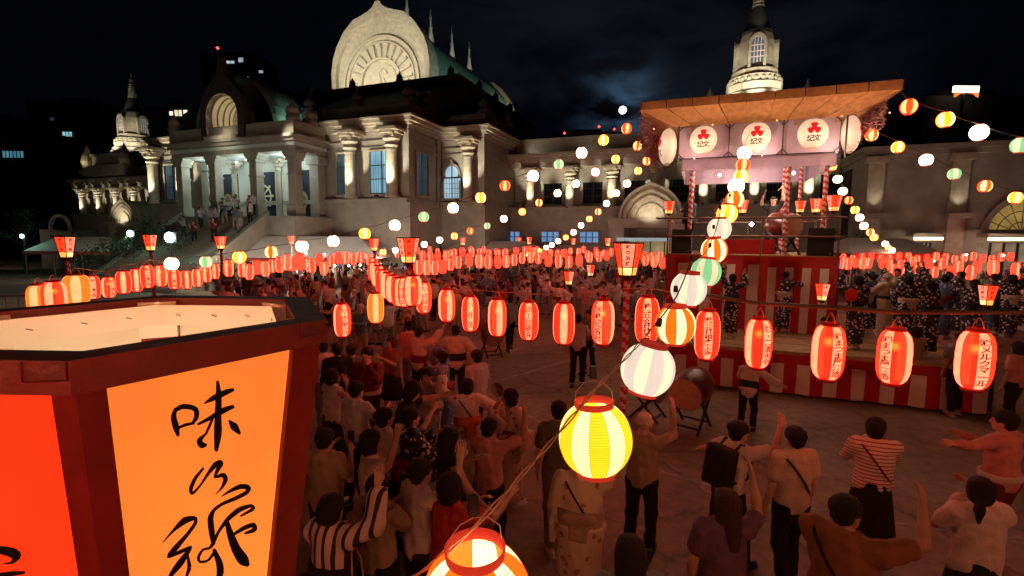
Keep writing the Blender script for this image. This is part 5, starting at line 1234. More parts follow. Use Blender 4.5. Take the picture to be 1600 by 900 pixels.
    for u in (-3.0, -1.4, .2): link('eave_fill', sbm, root, (u, W0-.75, 5.60)); point('eave_fill_light', (u, W0-.8, 5.62), 26, (1, .60, .42), .05, root)
    for u in (-4.0, -2.6, -1.2, .1, 1.0): link('eave_fill', sbm, root, (u, RW0-.30, 6.30)); point('eave_fill_light', (u, RW0-.42, 6.28), 11, (1, .55, .32), .05, root)
    for w in (2.6, 4.4): link('eave_fill', sbm, root, (RU1-.1, w, 6.1)); point('eave_fill_light', (RU1-.1, w, 6.0), 16, (1, .55, .32), .05, root)
    o = link('stage_bulb', lmm, root, (-1.32, W0+1.6, 3.95)); o.scale = (1.4,)*3
    m = MB(); m.box(-2.25, -.75, W0+.9, W0+1.4, ZF, ZF+.42); m.build('red_table_cloth', redcloth, root)
tower()
def emblem_lantern(u, w, z, face, label, R=.40, flat=.45):
    root = empty('emblem_lantern', sw(u, w, z), SANG+face, label, 'lantern', 'large round crest lanterns under the stage roof')
    m = MB(); rows = 20; pf = []
    for i in range(rows+1): th = -pi/2*.86+pi*.86*i/rows; pf.append((R*math.cos(th)**.85*(1 if i % 2 else .992), R*1.05*math.sin(th)))
    m.lathe(pf, 36, sy=flat); m.build('paper_shade', glow('crest_paper', (1, .70, .46), .72, .12, 4, (-.05, .36, 1.3)), root, True)
    for z_ in (R*1.02, -R*1.08): t = MB(); t.lathe([(R*.32, z_), (R*.32, z_+.05)], 20, sy=flat); t.build('end_ring', mat('cream_ring', (.5, .42, .3), .6), root, True)
    def front(x, zz): r = next((a[0]+(b[0]-a[0])*(zz-a[1])/(b[1]-a[1]) for a, b in zip(pf, pf[1:]) if a[1] <= zz <= b[1]), R*.5); return -flat*math.sqrt(max(.0, r*r-x*x))-.006
    def onface(v): v = (v[0]*R/.40, v[1]*R/.40); return (v[0], front(v[0], v[1]), v[1])
    rd = mat('crest_red', (.50, .010, .012), .6)
    for k in range(3):
        an = pi/2+2*pi*k/3; cx, cz = .098*math.cos(an), .125+.094*math.sin(an); g = MB(); n = 14
        ring = []
        for j in range(n): q = 2*pi*j/n; rr = .088*(1-.12*math.cos(3*(q-an))); ring.append(onface((cx+rr*math.cos(q), cz+rr*math.sin(q))))
        c0 = onface((cx, cz)); g.add(ring+[(c0[0], c0[1]-.002, c0[2])], [(j, (j+1) % n, n) for j in range(n)]); g.build('crest_petal', glow('crest_red_lit', (.62, .008, .010), .9, 0), root)
    for i, ch in enumerate('紀文'):
        v, f = text_geo(ch, .02); g = MB(); cx = -.085+.17*i; g.add([onface((cx+p.x*.19, -.15+p.y*.19)) for p in v], f); g.build('lettering', black, root)
    return root
for i, u in enumerate((-2.80, -1.54, -.29)):
    emblem_lantern(u, 1.80, 6.10, 0, ['left', 'middle', 'right'][i]+' round cream crest lantern with red petals on the stage roof front', .335, .42)
emblem_lantern(-3.72, 2.25, 6.05, -pi/2+.25, 'tall cream crest lantern seen edge-on at the left end of the roof front', .46, .5)
emblem_lantern(.62, 2.3, 6.12, pi/2-.3, 'cream crest lantern seen edge-on at the right end of the roof front', .42, .5)
def garland(pts, label, n, drop):
    m = MB(); rg = random.Random(5)
    for i in range(n):
        t = rg.random()*(len(pts)-1); k = int(t); a = pts[k].lerp(pts[k+1], t-k); L = drop*rg.uniform(.35, 1.0); x = a+Vector((rg.uniform(-.12, .12), rg.uniform(-.12, .12), 0))
        for j in range(int(L/.06)):
            c = x+Vector((rg.uniform(-.03, .03)+.03*math.sin(j), rg.uniform(-.03, .03), -j*.06)); s = rg.uniform(.03, .055); q = rg.uniform(0, 6.28); e = Vector((math.cos(q), math.sin(q), rg.uniform(-.6, .2)))*s; f = Vector((-math.sin(q), math.cos(q), rg.uniform(-.5, .5)))*s
            m.add([c-e, c+f*.6, c+e, c-f*.6], [(0, 1, 2, 3)])
    o = m.build('blossom_garland', mat('blossom_mauve', (.66, .38, .40), .8, rgb2=(.36, .16, .20), nscale=8)); tag(o, label, 'garland', 'blossom garlands hanging from the stage roof', 'stuff')
garland([sw(-4.33, 2.0, 6.86), sw(-4.33, 7.0, 6.86)], 'mauve artificial blossoms hanging under the left eave of the stage roof', 260, 1.0)
garland([sw(1.25, 2.2, 6.86), sw(1.25, 7.0, 6.86)], 'mauve artificial blossoms hanging under the right eave of the stage roof', 260, .8)
def speaker(P, rz, w, h, label):
    root = empty('loudspeaker', P, rz, label, 'loudspeaker', 'black stage loudspeakers')
    m = MB(); m.prismz([(-w/2, -.18), (w/2, -.18), (w/2*.8, .2), (-w/2*.8, .2)], 0, h); m.build('cabinet', mat('speaker_black', (.012, .011, .011), .6), root)
    g = MB(); g.box(-w/2+.02, w/2-.02, -.195, -.182, .03, h-.03); g.build('grille', mat('speaker_grille', (.02, .018, .018), .8, bump=.6, bscale=120), root)
    b = MB(); b.box(w/2-.10, w/2-.05, -.20, -.196, .05, .07); b.build('badge', mat('badge', (.3, .25, .22), .4), root)
speaker(sw(-3.25, 2.62, 3.085), SANG, .52, .68, 'black loudspeaker standing at the left front corner of the tower floor')
speaker(sw(.18, 2.62, 3.085), SANG, .60, .72, 'black loudspeaker standing at the right front corner of the tower floor')
for (u, w, wd, tx, lab, fl) in ((-3.62, 2.32, .30, '日菊水', 'bonbori on the left end of the tower handrail', 1), (-1.72, 2.36, .30, '日菊水', 'bonbori on the middle of the tower handrail beside the lantern string', 0), (-.30, 2.7, .26, '菊水', 'bonbori half hidden behind the right striped post of the tower', 1), (.0, 2.36, .30, '日菊水', 'inner bonbori of two at the right end of the handrail', 0), (.38, 2.30, .34, '日菊水', 'outer larger bonbori at the right end of the tower handrail', 1)):
    bonbori(sw(u, w, 4.38+.05*(wd > .3)), wd, tx, SANG+.5, lab, 'bonbori on the tower handrail', fl)
# ================================================================== PEOPLE (distance fields polygonised into continuous surfaces)
class Field:
    def __init__(s, lo, hi, h):
        s.h = h; s.lo = np.array(lo, float); n = [int(math.ceil((hi[i]-lo[i])/h))+2 for i in range(3)]
        s.ax = [s.lo[i]+h*np.arange(n[i]) for i in range(3)]; s.D = np.full(n, 1.0)
    def _sl(s, lo, hi, m):
        r = []
        for i in range(3):
            a = int(max(0, math.floor((lo[i]-m-s.lo[i])/s.h))); b = int(min(len(s.ax[i]), math.ceil((hi[i]+m-s.lo[i])/s.h)+1))
            if b <= a: return None
            r.append(slice(a, b))
        return tuple(r)
    def put(s, lo, hi, fn, k=.03, cut=False):
        sl = s._sl(lo, hi, k+2.5*s.h)
        if sl is None: return s
        X = s.ax[0][sl[0]][:, None, None]; Y = s.ax[1][sl[1]][None, :, None]; Z = s.ax[2][sl[2]][None, None, :]
        d = fn(X, Y, Z)+0*X+0*Y+0*Z; a = s.D[sl]
        if cut: s.D[sl] = np.maximum(a, -d); return s
        hh = np.clip(.5+.5*(a-d)/k, 0, 1); s.D[sl] = a*(1-hh)+d*hh-k*hh*(1-hh); return s
    def cap(s, a, b, ra, rb, k=.03):
        a = np.array(a, float); b = np.array(b, float); ab = b-a; L2 = max(1e-9, (ab**2).sum()); r = max(ra, rb)
        def fn(X, Y, Z):
            px, py, pz = X-a[0], Y-a[1], Z-a[2]; t = np.clip((px*ab[0]+py*ab[1]+pz*ab[2])/L2, 0, 1)
            return np.sqrt((px-t*ab[0])**2+(py-t*ab[1])**2+(pz-t*ab[2])**2)-(ra+(rb-ra)*t)
        return s.put(np.minimum(a, b)-r, np.maximum(a, b)+r, fn, k)
    def ell(s, c, r, R=None, k=.03, cut=False):
        c = np.array(c, float); r = np.array(r, float); m = r.max()
        def fn(X, Y, Z):
            px, py, pz = X-c[0], Y-c[1], Z-c[2]
            if R is not None: px, py, pz = (R[0][0]*px+R[1][0]*py+R[2][0]*pz, R[0][1]*px+R[1][1]*py+R[2][1]*pz, R[0][2]*px+R[1][2]*py+R[2][2]*pz)
            q = np.sqrt((px/r[0])**2+(py/r[1])**2+(pz/r[2])**2); return (q-1)*r.min()*(.6+.4*np.minimum(q, 1))
        return s.put(c-m, c+m, fn, k, cut)
    def rbox(s, c, half, R, rad=.01, k=.02):
        c = np.array(c, float); hf = np.array(half, float); m = float(np.linalg.norm(hf))+rad
        def fn(X, Y, Z):
            px, py, pz = X-c[0], Y-c[1], Z-c[2]
            u = [np.abs(R[0][i]*px+R[1][i]*py+R[2][i]*pz)-hf[i] for i in range(3)]
            return np.sqrt(sum(np.maximum(q, 0)**2 for q in u))+np.minimum(np.maximum(np.maximum(u[0], u[1]), u[2]), 0)-rad
        return s.put(c-m, c+m, fn, k)
    def above(s, z, soft=0): s.D = np.maximum(s.D, s.ax[2][None, None, :]-z); return s
    def below(s, z): s.D = np.maximum(s.D, z-s.ax[2][None, None, :]); return s
    def ripple(s, a, f1=38, f2=26, ph=0):
        X, Y, Z = s.ax[0][:, None, None], s.ax[1][None, :, None], s.ax[2][None, None, :]
        s.D = s.D+a*np.sin(X*f1+ph+1.5*np.sin(Z*f2*.6))*np.sin(Z*f2+Y*f1*.7+ph)+a*.6*np.sin(X*f1*2.1+Z*9+Y*f1*1.3); return s
    def surf(s):
        D = s.D; n = D.shape; neg = D < 0; c = (n[0]-1, n[1]-1, n[2]-1); acc = np.zeros(c+(3,)); cnt = np.zeros(c)
        def sub(a, o): return a[o[0]:o[0]+c[0], o[1]:o[1]+c[1], o[2]:o[2]+c[2]]
        for ax in range(3):
            for u in (0, 1):
                for v in (0, 1):
                    o = [0, 0, 0]; o[(ax+1) % 3] = u; o[(ax+2) % 3] = v; e = list(o); e[ax] = 1
                    d0, d1 = sub(D, o), sub(D, e); x = sub(neg, o) != sub(neg, e)
                    t = np.where(x, d0/np.where(np.abs(d0-d1) < 1e-12, 1, d0-d1), 0)
                    for q in range(3): acc[..., q] += np.where(x, (t if q == ax else o[q]), 0)
                    cnt += x
        act = cnt > 0; idx = np.full(c, -1); idx[act] = np.arange(act.sum())
        ii = np.argwhere(act); V = s.lo+s.h*(ii+acc[act]/cnt[act][:, None]); Fc = []
        for ax in range(3):
            a1, a2 = (ax+1) % 3, (ax+2) % 3; sl0 = [slice(1, None)]*3; 
            g = [slice(None)]*3; 
            A = [slice(0, n[i]) for i in range(3)]; A[ax] = slice(0, n[ax]-1); A[a1] = slice(1, n[a1]-1); A[a2] = slice(1, n[a2]-1)
            Bq = list(A); Bq[ax] = slice(1, n[ax]); m0, m1 = neg[tuple(A)], neg[tuple(Bq)]
            w = np.argwhere(m0 != m1); fl = m0[tuple(w.T)]
            base = w.copy(); base[:, a1] += 1; base[:, a2] += 1
            def cell(d1, d2): q = base.copy(); q[:, a1] += d1; q[:, a2] += d2; return idx[tuple(q.T)]
            f = np.stack([cell(-1, -1), cell(0, -1), cell(0, 0), cell(-1, 0)], 1); f[~fl] = f[~fl][:, ::-1]; Fc.append(f)
        f = np.concatenate(Fc); f = f[(f >= 0).all(1)]; return V, f
def join_surf(parts):
    V = []; Fc = []; o = 0
    for v, f in parts: V.append(v); Fc.append(f+o); o += len(v)
    return np.concatenate(V), np.concatenate(Fc)
def np_mesh(name, V, Fc, m):
    me = bpy.data.meshes.new(name); me.vertices.add(len(V)); me.vertices.foreach_set('co', np.asarray(V, float).ravel())
    me.loops.add(len(Fc)*4); me.loops.foreach_set('vertex_index', np.asarray(Fc, np.int32).ravel())
    me.polygons.add(len(Fc)); me.polygons.foreach_set('loop_start', np.arange(len(Fc))*4); me.polygons.foreach_set('loop_total', np.full(len(Fc), 4))
    me.polygons.foreach_set('use_smooth', np.ones(len(Fc), bool)); me.update(calc_edges=True); me.materials.append(m); return me
ARMS = {'down': ((.05, .00, -.27), (.06, .06, -.51)), 'fwd': ((.04, .16, -.20), (-.02, .40, -.14)), 'up': ((.13, .14, .06), (.10, .22, .32)), 'out': ((.27, .03, -.02), (.52, .06, .03)),
 'outlow': ((.22, .05, -.16), (.42, .14, -.26)), 'clap': ((.05, .15, -.21), (-.15, .31, -.06)), 'phone': ((.05, .10, -.25), (-.04, .28, -.04)), 'raise': ((.10, .08, .25), (.06, .14, .50)),
 'wave': ((.18, .16, .10), (.12, .30, .30)), 'fan': ((.08, .10, -.24), (.02, .30, -.08)), 'hip': ((.18, -.06, -.20), (.06, .06, -.36)), 'face': ((.07, .16, -.18), (-.06, .18, .06)), 'reach': ((.10, .24, -.04), (.04, .50, .02)),
 'drumhi': ((.14, .16, .08), (.10, .36, .24)), 'back': ((.14, -.14, -.22), (.20, -.30, -.42))}
def rotx(a): c, s = math.cos(a), math.sin(a); return np.array([[1, 0, 0], [0, c, -s], [0, s, c]])
def rotz(a): c, s = math.cos(a), math.sin(a); return np.array([[c, -s, 0], [s, c, 0], [0, 0, 1]])
def person_parts(p, h=.016, hands=True, face=True):
    """returns [(name, V, F, material)], first one the body; frame: +y forward, feet at z=0, height 1.65"""
    lean, twist = p.get('lean', 0), p.get('twist', 0); Rl = rotz(twist) @ rotx(-lean); piv = np.array([0, 0, .93])
    T = lambda q: piv+Rl @ (np.array(q, float)-piv)
    out = []; bul = p.get('bulk', 1.0); stride = p.get('stride', .08); knee = p.get('knee', .03); drop = p.get('drop', 0.0)
    sh = {1: T((.165*bul, 0, 1.375)), -1: T((-.165*bul, 0, 1.375))}
    J = {}
    for sd in (1, -1):
        e, w = ARMS[p['arms'][0 if sd < 0 else 1]]; Ra = rotz(twist)
        J[sd] = (sh[sd], sh[sd]+Ra @ (np.array(e)*(sd, 1, 1)), sh[sd]+Ra @ (np.array(w)*(sd, 1, 1)))
    legs = {}
    for sd in (1, -1):
        st = stride*sd; legs[sd] = (np.array((.085*sd, 0, .90)), np.array((.10*sd, st*.55+knee+.01, .49)), np.array((.10*sd, st-.02, .09)), np.array((.115*sd, st+.12, .035)))
    hy = p.get('headturn', 0); hp = p.get('headpitch', 0); hc = T((0, .02, 1.555)); Rh = rotz(hy+twist*.7) @ rotx(-hp-lean*.6)
    HP = lambda q: hc+Rh @ np.array(q, float)
    S = p.get('skin', skins[0])
    allp = np.array([x for sd in (1, -1) for x in J[sd]]+[x for sd in (1, -1) for x in legs[sd]]+[hc+(0, 0, .2), hc-(0, 0, .1)]); lo = allp.min(0)-.22; hi = allp.max(0)+.22
    lo[2] = 0-.02; hi[2] = max(hi[2], 1.75)
    f = Field(lo, hi, h)
    f.ell(T((0, 0, 1.24)), (.155*bul, .10*bul, .20), Rl, .05).ell(T((0, .005, 1.05)), (.125*bul, .09*bul, .15), Rl, .06).ell((0, 0, .92), (.155*bul, .11*bul, .13), None, .06)
    f.cap(T((-.14*bul, 0, 1.37)), T((.14*bul, 0, 1.37)), .055, .055, .05).cap(T((0, -.005, 1.38)), HP((0, -.01, -.07)), .058, .052, .03)
    for sd in (1, -1):
        a, b, c = J[sd]; f.cap(a, b, .048*bul, .036, .03).cap(b, b+(c-b)*.35, .035, .039, .02).cap(b+(c-b)*.35, c, .038, .0235, .02)
        if not hands: f.ell(c+(c-b)/np.linalg.norm(c-b)*.07, (.035, .035, .06), None, .02)
        q = legs[sd]; f.cap(q[0], q[1], .082*bul, .055, .04).cap(q[1], q[2], .054, .034, .03).cap(q[2]-(0, .03, .04), q[3], .036, .028, .02)
    parts = [f]
    hh = .010 if (face and h < .02) else max(h, .02)
    if face:
        g = Field(hc-.17, hc+.17, hh); hf = g
    else: hf = f
    hf.ell(HP((0, -.01, .025)), (.073, .090, .085), Rh, .02).ell(HP((0, .015, -.03)), (.058, .068, .075), Rh, .03).ell(HP((0, .045, -.075)), (.032, .03, .03), Rh, .03)
    if face:
        hf.cap(HP((0, .082, .012)), HP((0, .098, -.022)), .010, .015, .012).cap(HP((-.03, .072, .03)), HP((.03, .072, .03)), .012, .012, .015)
        for sd in (1, -1): hf.ell(HP((.073*sd, -.005, -.01)), (.012, .02, .03), Rh, .008).ell(HP((.028*sd, .088, .008)), (.014, .012, .009), Rh, .01, cut=True)
        hf.cap(HP((-.018, .078, -.052)), HP((.018, .078, -.052)), .009, .009, .008).cap(HP((0, -.01, -.09)), HP((0, -.02, -.15)), .048, .05, .02)
    sur = [f.surf()]
    if face: sur.append(g.surf())
    if hands and h < .02:
        for sd in (1, -1):
            a, b, c = J[sd]; d = (c-b)/np.linalg.norm(c-b); ref = np.array(p.get('palm', {}).get(sd, (-.8*sd, .2, -.4)), float); nrm = ref-d*ref.dot(d); nrm /= np.linalg.norm(nrm); lat = np.cross(d, nrm)
            g = Field(c-.20, c+.20, .0065); pc = c+d*.045
            Rm = np.stack([lat, nrm, d], 1); g.ell(pc, (.040, .016, .052), Rm, .01).cap(c-d*.03, c+d*.02, .026, .024, .015)
            curl = p.get('curl', {}).get(sd, .35)
            for k, (off, L) in enumerate(((-.030, .030), (-.010, .035), (.010, .033), (.029, .026))):
                b0 = c+d*.088+lat*off; d1 = d*math.cos(curl)+nrm*math.sin(curl)+lat*off*5.0; b1 = b0+d1*L*1.15; d2 = d*math.cos(curl*2.4)+nrm*math.sin(curl*2.4)+lat*off*3; b2 = b1+d2*L
                g.cap(b0-d*.012, b1, .0092, .0085, .004).cap(b1, b2, .0085, .0070, .004)
            tl = -1; b0 = c+d*.03+lat*.030*tl; b1 = b0+(d*.6+lat*tl*.75+nrm*.3)*.036; b2 = b1+(d*.85+lat*tl*.25+nrm*.35)*.030; g.cap(b0, b1, .012, .010, .006).cap(b1, b2, .010, .008, .004)
            sur.append(g.surf())
    V, Fc = join_surf(sur); out.append(('person', V, Fc, S))
    if face:
        def blob(lst, nm, m, r=.006):
            mbb = MB()
            for (c_, r_) in lst: mbb.lathe([(0, -r_), (r_*.8, -r_*.5), (r_, 0), (r_*.8, r_*.5), (0, r_)], 8, c=HP(c_))
            out.append((nm, mbb, None, m))
        blob([((.028, .081, .008), .0085), ((-.028, .081, .008), .0085)], 'eyes', eye_m)
        lip = MB(); lip.tube([HP((-.020, .080, -.050)), HP((-.008, .0875, -.048)), HP((0, .0885, -.050)), HP((.008, .0875, -.048)), HP((.020, .080, -.050))], [.002, .0042, .0045, .0042, .002], 6); out.append(('lips', lip, None, lip_m))
        br = MB()
        for sd in (1, -1): br.tube([HP((.014*sd, .086, .034)), HP((.028*sd, .084, .039)), HP((.042*sd, .074, .034))], .0032, 5)
        out.append(('eyebrows', br, None, hair_m))
    # hair
    hk = p.get('hair', 'short'); hm = p.get('hairm', hair_m)
    if hk != 'none':
        g = Field(hc-np.array((.24, .30, .42 if hk in ('long', 'pony') else .24)), hc+.24, max(h, .012))
        if hk == 'hat':
            g.ell(HP((0, -.008, .055)), (.088, .102, .078), Rh, .02).ell(HP((0, -.004, .03)), (.118, .132, .014), Rh, .012)
        else:
            g.ell(HP((0, -.020, .044)), (.093, .106, .090), Rh, .02)
            if hk != 'short': g.ell(HP((0, -.045, -.02)), (.084, .07, .085), Rh, .03)
            if hk == 'bob': g.ell(HP((.062, -.01, -.04)), (.03, .055, .07), Rh, .03).ell(HP((-.062, -.01, -.04)), (.03, .055, .07), Rh, .03).ell(HP((0, -.05, -.06)), (.08, .055, .07), Rh, .03)
            if hk == 'long': g.cap(HP((0, -.06, 0)), HP((0, -.10, -.26)), .075, .06, .04).cap(HP((.055, -.02, 0)), HP((.07, -.03, -.22)), .04, .03, .03).cap(HP((-.055, -.02, 0)), HP((-.07, -.03, -.22)), .04, .03, .03)
            if hk == 'bun': g.ell(HP((0, -.115, .055)), (.050, .045, .045), Rh, .015)
            if hk == 'lowbun': g.ell(HP((0, -.115, -.02)), (.048, .042, .04), Rh, .015)
            if hk == 'pony': g.cap(HP((0, -.10, .01)), HP((0, -.15, -.10)), .034, .036, .02).cap(HP((0, -.15, -.10)), HP((0, -.13, -.24)), .034, .012, .02)
            if hk == 'short': g.ell(HP((0, -.05, -.03)), (.070, .05, .05), Rh, .03)
            # open the face
            g.ell(HP((0, .095, -.045)), (.066, .075, .088), Rh, .01, cut=True)
        X, Y, Z = g.ax[0][:, None, None], g.ax[1][None, :, None], g.ax[2][None, None, :]
        g.D = g.D+.0034*np.sin(X*150+2*np.sin(Z*40))*(1 if hk != 'hat' else .1)+.0018*np.sin(Y*120+X*60)
        V, Fc = g.surf(); out.append(('hat' if hk == 'hat' else 'hair', V, Fc, hm))
        if hk == 'headband':
            pass
    if p.get('band'):
        b = MB(); b.tube([HP((.088*math.cos(q), -.012+.100*math.sin(q), .035)) for q in [2*pi*i/20 for i in range(20)]], .010, 6, closed=True); out.append(('headband', b, None, whitecloth))
    top = p.get('top', 'tee'); bot = p.get('bot', 'trousers'); tm = p.get('topm'); bm_ = p.get('botm')
    t = .017
    def torso(g, tk=t, hemz=.84, shrink=1):
        g.ell(T((0, 0, 1.24)), (.155*bul+tk, .10*bul+tk, .21+tk), Rl, .05).ell(T((0, .005, 1.05)), (.135*bul+tk, .095*bul+tk, .17), Rl, .06).ell(T((0, 0, .93)), (.155*bul+tk, .115*bul+tk, .16), None, .06)
        g.cap(T((-.145*bul, 0, 1.375)), T((.145*bul, 0, 1.375)), .055+tk*.8, .055+tk*.8, .05)
    if top in ('tee', 'shirt', 'vest'):
        g = Field(lo, hi, h); torso(g)
        for sd in (1, -1):
            a, b, c = J[sd]
            if top == 'tee': g.cap(a, a+(b-a)*.62, .066*bul, .072, .03)
            elif top == 'shirt': g.cap(a, b, .066*bul, .052, .03).cap(b, c, .052, .040, .02)
        g.ripple(.0062, 27, 19, p.get('seed', 0)); g.below(p.get('hem', .84)); nk = T((0, .03, 1.475)); g.ell(nk, (.062, .062, .07), None, .01, cut=True); V, Fc = g.surf(); out.append(('shirt', V, Fc, tm))
    if top in ('yukata', 'happi'):
        g = Field(lo-(0, 0, 0), hi, h); torso(g, .022)
        for sd in (1, -1):
            a, b, c = J[sd]; g.cap(a, b, .075*bul, .082, .03).cap(b, b+(c-b)*.72, .080, .078, .02)
            d = (c-b)/np.linalg.norm(c-b); m_ = b+(c-b)*.36; L = np.linalg.norm(c-b)*.40; dn = np.array((0, -.0, -1.0)); dn = dn-d*dn.dot(d)
            if np.linalg.norm(dn) < .3: dn = np.array((0, -1.0, -.3)); dn = dn-d*dn.dot(d)
            dn /= np.linalg.norm(dn); dr = .19 if top == 'yukata' else .07; lt = np.cross(d, dn); g.rbox(m_+dn*dr*.62, (L, dr*.62, .010), np.stack([d, dn, lt], 1), .018, .03)
        if top == 'yukata':
            z0 = .13; mx, my = 0, (legs[1][2][1]+legs[-1][2][1])/2
            def cone(X, Y, Z):
                tt = np.clip((Z-z0)/(.98-z0), 0, 1); cx = mx*(1-tt); cy = my*(1-tt); rx = .165+.025*tt+(.02 if p.get('wide') else 0); ry = .13+abs(stride)*.5*(1-tt)+.005*tt
                q = np.sqrt(((X-cx)/(rx*bul))**2+((Y-cy)/(ry*bul))**2); return np.maximum((q-1)*.13, np.maximum(z0-Z, Z-1.02))
            g.put((-.3, -.4, z0), (.3, .4, 1.02), cone, .05); g.ripple(.0065, 27, 8, p.get('seed', 0)); g.below(z0)
        else: g.ripple(.0065, 28, 17, p.get('seed', 0)); g.below(.74)
        g.ell(T((0, .06, 1.45)), (.050, .06, .10), None, .01, cut=True)
        V, Fc = g.surf(); out.append(('yukata' if top == 'yukata' else 'happi_coat', V, Fc, tm))
        if p.get('obim'):
            g = Field(lo, hi, max(h, .014)); om = p.get('obih', .075)
            def ob(X, Y, Z):
                q = np.sqrt((X/(.165*bul+.03))**2+(Y/(.115*bul+.034))**2); return np.maximum((q-1)*.14, np.abs(Z-1.06)-om)
            g.put((-.26, -.22, .9), (.26, .22, 1.2), ob, .01)
            if p.get('bow', True): g.ell((.075, -.175, 1.10), (.085, .035, .055), None, .02).ell((-.075, -.175, 1.10), (.085, .035, .055), None, .02).ell((0, -.185, 1.08), (.03, .03, .05), None, .02).rbox((.04, -.165, .98), (.035, .008, .08), np.eye(3), .01).rbox((-.04, -.165, .98), (.035, .008, .07), np.eye(3), .01)
            V, Fc = g.surf(); V = np.array([T(q) for q in V]) if lean or twist else V; out.append(('obi', V, Fc, p['obim']))
    if bot == 'trousers':
        g = Field((-.36, lo[1], -.02), (.36, hi[1], 1.08), h); g.ell((0, 0, .92), (.165*bul+.006, .12*bul+.006, .14), None, .05)
        for sd in (1, -1): q = legs[sd]; g.cap(q[0], q[1], .094*bul, .070, .04).cap(q[1], q[2]+(0, 0, .0), .070, .062, .03)
        g.ripple(.006, 26, 20, 1); g.above(1.0); g.below(.10); V, Fc = g.surf(); out.append(('trousers', V, Fc, bm_))
    if bot == 'skirt':
        g = Field((-.42, -.42, .2), (.42, .42, 1.08), h); z0 = p.get('skirtz', .42)
        def cone(X, Y, Z):
            tt = np.clip((Z-z0)/(1.0-z0), 0, 1); r = .245*(1-tt)+.15*tt; an = np.arctan2(Y, X); q = np.sqrt(X**2+(Y*1.15)**2); return np.maximum((q-r*(1+.05*(1-tt)*np.sin(an*11))*bul)*.9, np.maximum(z0-Z, Z-1.0))
        g.put((-.35, -.35, z0), (.35, .35, 1.0), cone, .02); V, Fc = g.surf(); out.append(('skirt', V, Fc, bm_))
    # shoes
    sm = MB()
    for sd in (1, -1):
        q = legs[sd]; c0 = q[2]-(0, .05, .06); sm.tube([(q[2][0], q[2][1]-.075, .035), (q[2][0], q[2][1]-.05, .045), (q[3][0]-.004*sd, q[3][1]-.05, .042), (q[3][0], q[3][1]+.03, .034), (q[3][0], q[3][1]+.055, .026)], [.022, .042, .046, .038, .014], 10)
        sm.box(q[2][0]-.04, q[2][0]+.044, q[2][1]-.08, q[3][1]+.05, 0, .016)
    out.append(('shoes', sm, None, p.get('shoem', dark)))
    if p.get('belt'):
        g = Field(lo, hi, max(h, .014))
        def ob(X, Y, Z): q = np.sqrt((X/(.165*bul+.026))**2+(Y/(.115*bul+.028))**2); return np.maximum((q-1)*.14, np.abs(Z-.99)-.035)
        g.put((-.26, -.22, .9), (.26, .22, 1.1), ob, .01); V, Fc = g.surf(); out.append(('belt', V, Fc, p['belt']))
    if p.get('strap'):
        s_ = MB(); sg = p.get('strapside', 1)
        pts = []
        for i in range(25):
            q = 2*pi*i/24; pts.append(T((.165*math.sin(q)*1.05*1, .0+.0, 1.2)))
        ring = [T((sg*(-.16+.32*u)*bul*.95, -(.128*bul)*math.sin(pi*min(1, max(0, u)))**.5-.004, 1.43-.46*u)) for u in [i/12 for i in range(13)]]
        ring += [T((sg*(.16-.32*u)*bul*.95, (.128*bul)*math.sin(pi*u)**.5+.004, .97+.46*u)) for u in [i/12 for i in range(1, 12)]]
        s_.tube(ring, .011, 6, closed=True); out.append(('bag_strap', s_, None, p['strap']))
    if p.get('pack'):
        g = Field(T((0, -.2, 1.2))-.35, T((0, -.2, 1.2))+.35, max(h, .014)); g.rbox(T((0, -.205, 1.19)), (.12, .05, .18), Rl, .035).rbox(T((0, -.275, 1.10)), (.09, .02, .08), Rl, .02); V, Fc = g.surf(); out.append(('backpack', V, Fc, p['pack']))
        s_ = MB()
        for sd in (1, -1): s_.tube([T((.09*sd, -.16, 1.36)), T((.10*sd, -.06, 1.455)), T((.11*sd, .06, 1.43)), T((.12*sd, .128, 1.30)), T((.14*sd, .08, 1.10)), T((.12*sd, -.12, 1.04))], .014, 6)
        out.append(('backpack_straps', s_, None, p['pack']))
    if p.get('fan'):
        sd = p.get('fanside', 1); a, b, c = J[sd]; d = (c-b)/np.linalg.norm(c-b); s_ = MB(); ct = c+d*.08+np.array((0, 0, .16)); s_.tube([tuple(c+d*.06-np.array((0, 0, .03))), tuple(ct)], .006, 6)
        n = 18; ri = [(ct[0]+.115*math.cos(2*pi*i/n), ct[1]+.012, ct[2]+.10*math.sin(2*pi*i/n)+.03) for i in range(n)]; s_.add(ri+[(x, y-.004, z) for x, y, z in ri], [tuple(range(n)), tuple(reversed(range(n, 2*n)))]+[(i, (i+1) % n, (i+1) % n+n, i+n) for i in range(n)]); out.append(('round_fan', s_, None, p['fan']))
    if p.get('phone'):
        sd = p.get('fanside', 1); a, b, c = J[sd]; d = (c-b)/np.linalg.norm(c-b); ct = c+d*.11; s_ = MB(); s_.box(ct[0]-.036, ct[0]+.036, ct[1]-.004, ct[1]+.006, ct[2]-.03, ct[2]+.115); out.append(('phone', s_, None, dark))
    if p.get('sticks'):
        s_ = MB()
        for sd in (1, -1):
            a, b, c = J[sd]; d = (c-b)/np.linalg.norm(c-b); ct = c+d*.08; dirn = np.array((-.25*sd, .75, .45 if sd > 0 else -.35)); s_.tube([tuple(ct-dirn*.06), tuple(ct+dirn*.36)], .012, 7)
        out.append(('drumsticks', s_, None, mat('stick_wood', (.5, .36, .2), .6)))
